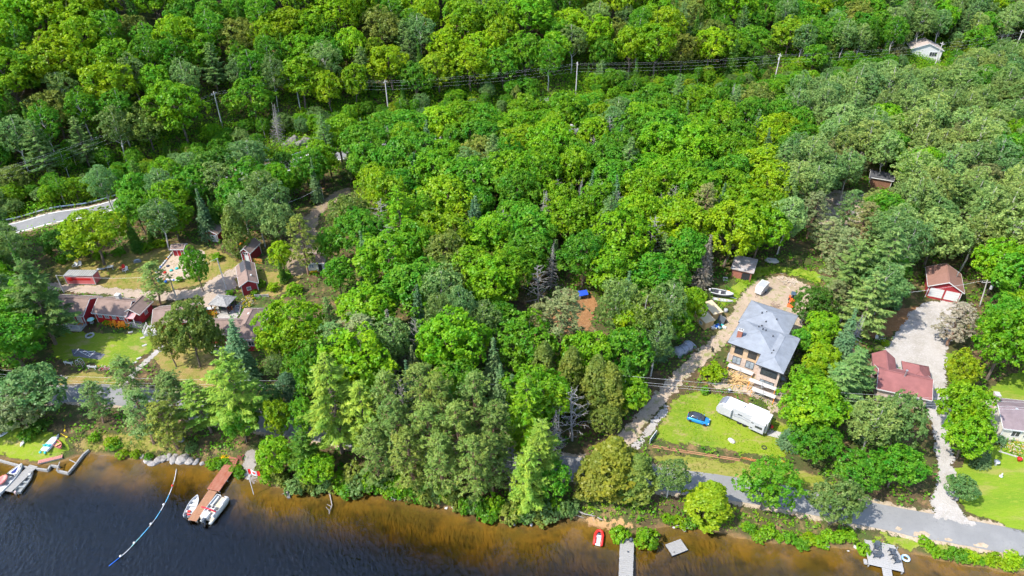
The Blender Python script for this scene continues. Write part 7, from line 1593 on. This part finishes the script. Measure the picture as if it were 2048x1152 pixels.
t = put('lounger', 'pale lounger lying on the grass behind the container', 'lounger', 205, 540, R(5)); MB().slab([(-1.2,-.35,.35),(.4,-.35,.35),(.4,.35,.35),(-1.2,.35,.35)], .06).build('seat', grey_pl, t); MB().slab([(.42,-.35,.36),(1.1,-.35,.75),(1.1,.35,.75),(.42,.35,.36)], .06).build('backrest', grey_pl, t)
for k in (-1.0, .3): 
    for s in (-.3, .3): MB().box(k-.03, k+.03, s-.03, s+.03, 0, .3).build('leg', steel, t)
t = put('wire_rack', 'heap of pale wire racks on the grass left of the sand court', 'rack', 275, 524, R(20))
for k in range(4): MB().box(-.8+.12*k, .8-.1*k, -.5, .5-.1*k, .1+.2*k, .14+.2*k).build('rack_shelf', grey_pl, t)
for s in (-.7, .7): MB().box(s-.04, s+.04, -.4, -.34, 0, .9).build('rack_post', steel, t)
# tent in the clearing, right hand garden, satellite dish, deck float
t = put('tarp_shelter', 'blue tarp over a camp table in the rust brown clearing', 'tarp', 1165, 596, R(10)); MB().slab([(-1.1,-.8,1.2),(1.1,-.8,1.35),(1.1,.8,1.6),(-1.1,.8,1.5)], .05).build('tarp', mat('vivid blue tarp', (.015,.06,.42), .6, .1), t)
for q in ((-1,-.7),(1,-.7),(1,.7),(-1,.7)): MB().tube([(*q,0),(*q,1.4)], .03, 5).build('pole', steel, t)
MB().box(-.7, .7, -.4, .3, .6, .68).build('table_top', white_d, t)
for s in (-.6, .6): MB().box(s-.04, s+.04, -.3, .2, 0, .6).build('leg', grey_wood, t)
t = put('satellite_dish', 'white dish on a post beside the rust brown needle bed', 'dish', 1748, 684, R(200)); MB().tube([(0,0,0),(0,0,1.3)], .05, 6).build('post', steel, t); MB().lathe([(.05,0),(.3,.06),(.5,.2)], 14, Matrix.Translation((0,.05,1.35)) @ Matrix.Rotation(R(-55), 4, 'X')).build('dish', white_p, t, True)
t = put('white_planter', 'white garden urn on the bright lawn before the cream house', 'planter', 1990, 930); MB().lathe([(.25,0),(.15,.3),(.45,.75),(.5,.95)], 12).build('urn', white_p, t, True)
t = put('garden_goose', 'small white garden ornament on the bright lawn', 'ornament', 2001, 954); MB().lathe([(.1,0),(.28,.12),(.3,.3),(.12,.5),(.09,.75),(.12,.85),(.02,.95)], 10).build('body', white_p, t, True)
t = put('flower_pot', 'red flower pot at the corner of the flower bed', 'flower pot', 2037, 922); MB().lathe([(.2,0),(.34,.45),(.36,.5)], 12).build('pot', red_pl, t, True); MB().lathe([(.4,.45),(.42,.7),(.15,.9)], 10).build('blooms', red_lit, t, True)
x, y, a, L = seg((1997,903), (2045,918)); t = thing('bed_edging', 'pale stone edging of the flower bed before the cream house', 'edging', (x, y, hz(x, y)), a)
for k in range(8): MB().box(-L/2+L*k/8+.02, -L/2+L*(k+1)/8-.02, -.12, .12, -.05, .16+.02*(k % 3)).build('stone', concrete, t)
t = thing('swim_ring', 'blue and white swim ring on the sand beside the square deck', 'swim ring', (*_at(1811,1117,.15), max(.1, hz(*_at(1811,1117,.1)))), 0); MB().loft([[((.5+.16*math.cos(2*math.pi*j/8))*math.cos(2*math.pi*i/18), (.5+.16*math.cos(2*math.pi*j/8))*math.sin(2*math.pi*i/18), .16+.16*math.sin(2*math.pi*j/8)) for j in range(8)] for i in range(19)], cap=False).build('ring', mat('blue and white vinyl', (.06,.28,.62), .4, .1, 1.0, col2=(.6,.65,.7)), t, True)
for i, (px, py) in enumerate(((1238,1066),(1292,1072))): bush(px, py+(12 if i == 0 else 18), 1.5 if i == 0 else 2.0, 2.6 if i == 0 else 3.2, 'bright', ('small round tree left of the grey plank dock', 'round bush right of the grey plank dock')[i])
for px, py, r, tone, lb in ((128,524,1.6,'green','bush at the wood edge left of the white garden chairs'),(200,517,1.5,'bright','bush at the wood edge behind the lounger'),(240,511,1.6,'green','bush at the wood edge behind the red garden chair'),(296,502,1.7,'bright','bush at the wood edge left of the little red hut'),(322,494,1.5,'lime','lime bush beside the little red hut'),(572,560,1.7,'green','bush on the dry grass right of the red cabin'),(590,585,1.9,'bright','bright bush on the slope right of the red cabin'),(548,580,1.5,'lime','lime bush below the long wall of the red cabin'),(1752,1090,.7,'lime','tiny shrub at the back corner of the square deck'),(360,562,.9,'green','shrub at the near edge of the sand court'),(460,590,1.0,'green','shrub at the corner of the red cabin'),(214,648,.8,'lime','lime shrub left of the orange chairs'),(523,572,1.2,'bright','shrub along the long wall of the red cabin'),(510,588,.9,'bright','shrub at the door of the red cabin'),(435,520,1.5,'bright','leafy shrub behind the pole by the red cabin'),(385,900,1.2,'grey green','grey green shrub above the shore rocks'),(225,890,1.3,'lime','yellow green shrub on the left shore bank'),(190,880,1.1,'bright','bright shrub on the left shore bank'),(62,875,1.6,'green','low bush behind the white kayak'),(85,860,1.6,'deep','dark bush above the pedal boat'),(25,855,1.8,'green','bush at the left edge above the kayaks'),(1998,886,1.1,'blue green','blue green shrub at the cream house corner'),(1905,965,1.0,'green','shrub at the edge of the gravel drive'),(1770,690,.9,'lime','shrub beside the white dish')):
    bush(px, py, r, r*1.3, tone, lb)

# ------------------------------------------------------------------ labels of the trees of the wood
MARKS = [(170,60,'on the hill at the upper left'),(60,180,'on the hill near the left edge'),(300,180,'on the hill left of the first power pole'),(430,90,'on the hill above the first power pole'),(590,60,'on the hill above the second power pole'),(770,70,'on the hill above the third power pole'),(960,60,'on the hill between third and fourth poles'),(1155,50,'on the hill above the fourth power pole'),(1360,60,'on the hill between fourth and fifth poles'),(1560,50,'on the hill above the fifth power pole'),(1740,60,'on the hill left of the far white house'),(1930,40,'on the hill beyond the far white house'),
 (250,290,'below the wires at the left'),(500,230,'under the wires left of the second pole'),(680,215,'under the wires left of the third pole'),(900,220,'under the wires right of the third pole'),(1150,220,'under the wires by the fourth pole'),(1380,190,'under the wires left of the fifth pole'),(1620,190,'under the wires right of the fifth pole'),(1820,200,'below the far white house'),(2000,160,'by the right edge beside the far house'),(2000,235,'by the right edge below the far house'),(1880,260,'in the poplars below the far house'),
 (40,440,'beside the highway at the left edge'),(250,440,'between highway and container'),(380,320,'behind the highway guard rail'),(500,420,'above the red sheds'),(640,330,'above the turn of the earth track'),(760,330,'in the wood right of the earth track'),(900,340,'in the upper middle of the wood'),(1050,340,'in the middle of the wood'),(1200,320,'in the wood above the lone dead tree'),(1350,330,'in the wood left of the dusty pine'),(1500,330,'in the wood right of the dusty pine'),(1640,300,'above the rocky clearing'),(1800,320,'right of the brown shed'),(1960,340,'in the right edge poplar wood'),
 (700,530,'above the broad dull pine'),(850,480,'below the feathery middle pine'),(1000,500,'in the wood above the three birches'),(1150,480,'in the wood above the rust clearing'),(1300,470,'in the wood above the plywood sheds'),(1450,440,'behind the flat roofed shed'),(1560,470,'behind the dirt yard'),(1850,440,'above the huge garage pine'),(2000,520,'behind the red garage'),
 (620,640,'right of the lime maple'),(780,620,'above the red pine stand'),(950,640,'left of the rust clearing'),(1080,600,'around the rust clearing'),(1220,600,'right of the rust clearing'),(1300,680,'left of the tarp covered stack'),(1180,820,'along the shaded lakeside road'),(900,780,'behind the red pine stand'),(620,800,'behind the boat launch'),(460,770,'below the lodge'),(150,700,'around the cottage lawn'),(60,840,'by the road at the left edge'),(1980,680,'behind the cream house lawn'),(1720,650,'between new house and gravel drive'),(1720,880,'right of the camper'),(1900,900,'along the gravel drive'),(800,990,'on the shore below the red pines'),(1100,1010,'on the shore left of the sand beach'),(580,960,'on the shore right of the flag'),(1380,1040,'on the shore right of the beach'),(1620,1080,'on the shore left of the square deck'),(1950,1120,'on the shore right of the square deck'),(430,905,'by the landing of the rust red dock'),(220,890,'on the left shore bank')]
ORD = ['', 'second ', 'third ', 'fourth ', 'fifth ', 'sixth ', 'seventh ', 'eighth ', 'ninth ', 'tenth ']
groups = {}
for t in planted:
    if t['label']: continue
    mk = min(MARKS, key=lambda q: (q[0]-t['px'])**2 + (1.6*(q[1]-t['py']))**2)
    w = ('young ' if t.get('young') else '') + WORDS.get(t['kind'], 'bush')
    groups.setdefault((t['tone'], w, mk[2]), []).append(t)
TONEW = {'lime': 'lime green', 'bright': 'bright green', 'green': 'mid green', 'deep': 'deep green', 'olive': 'olive', 'grey green': 'grey green', 'pale': 'pale green', 'yellowish': 'yellow green', 'blue green': 'blue green', 'dusty': 'dusty green', 'ash': 'ash grey', 'pine olive': 'olive green', 'grey': 'grey', 'fresh': 'fresh green', 'pine dark': 'dark green', 'olive yellow': 'olive yellow', 'rust tinged': 'rusty'}
for (tone, w, mk), ts in groups.items():
    ts.sort(key=lambda t: t['px'])
    for i, t in enumerate(ts):
        lb = f"{TONEW[tone]} {w} {mk}"
        if len(ts) > 1: lb += ', leftmost' if i == 0 else ', rightmost' if i == len(ts)-1 else f", {ORD[i]}from left" if i < 10 else f", {['eleventh','twelfth','thirteenth','fourteenth','fifteenth','sixteenth','seventeenth','eighteenth','nineteenth','twentieth','twenty first','twenty second','twenty third','twenty fourth','twenty fifth','twenty sixth','twenty seventh','twenty eighth','twenty ninth','thirtieth'][min(i-10,19)]} from left"
        t['o']['label'] = lb; t['o']['group'] = 'wild shrubs and bushes' if t['kind'] == 'bush' else 'trees of the wood'
for o in COL.objects:
    if o.name.startswith('branches'): o['kind'] = 'stuff'
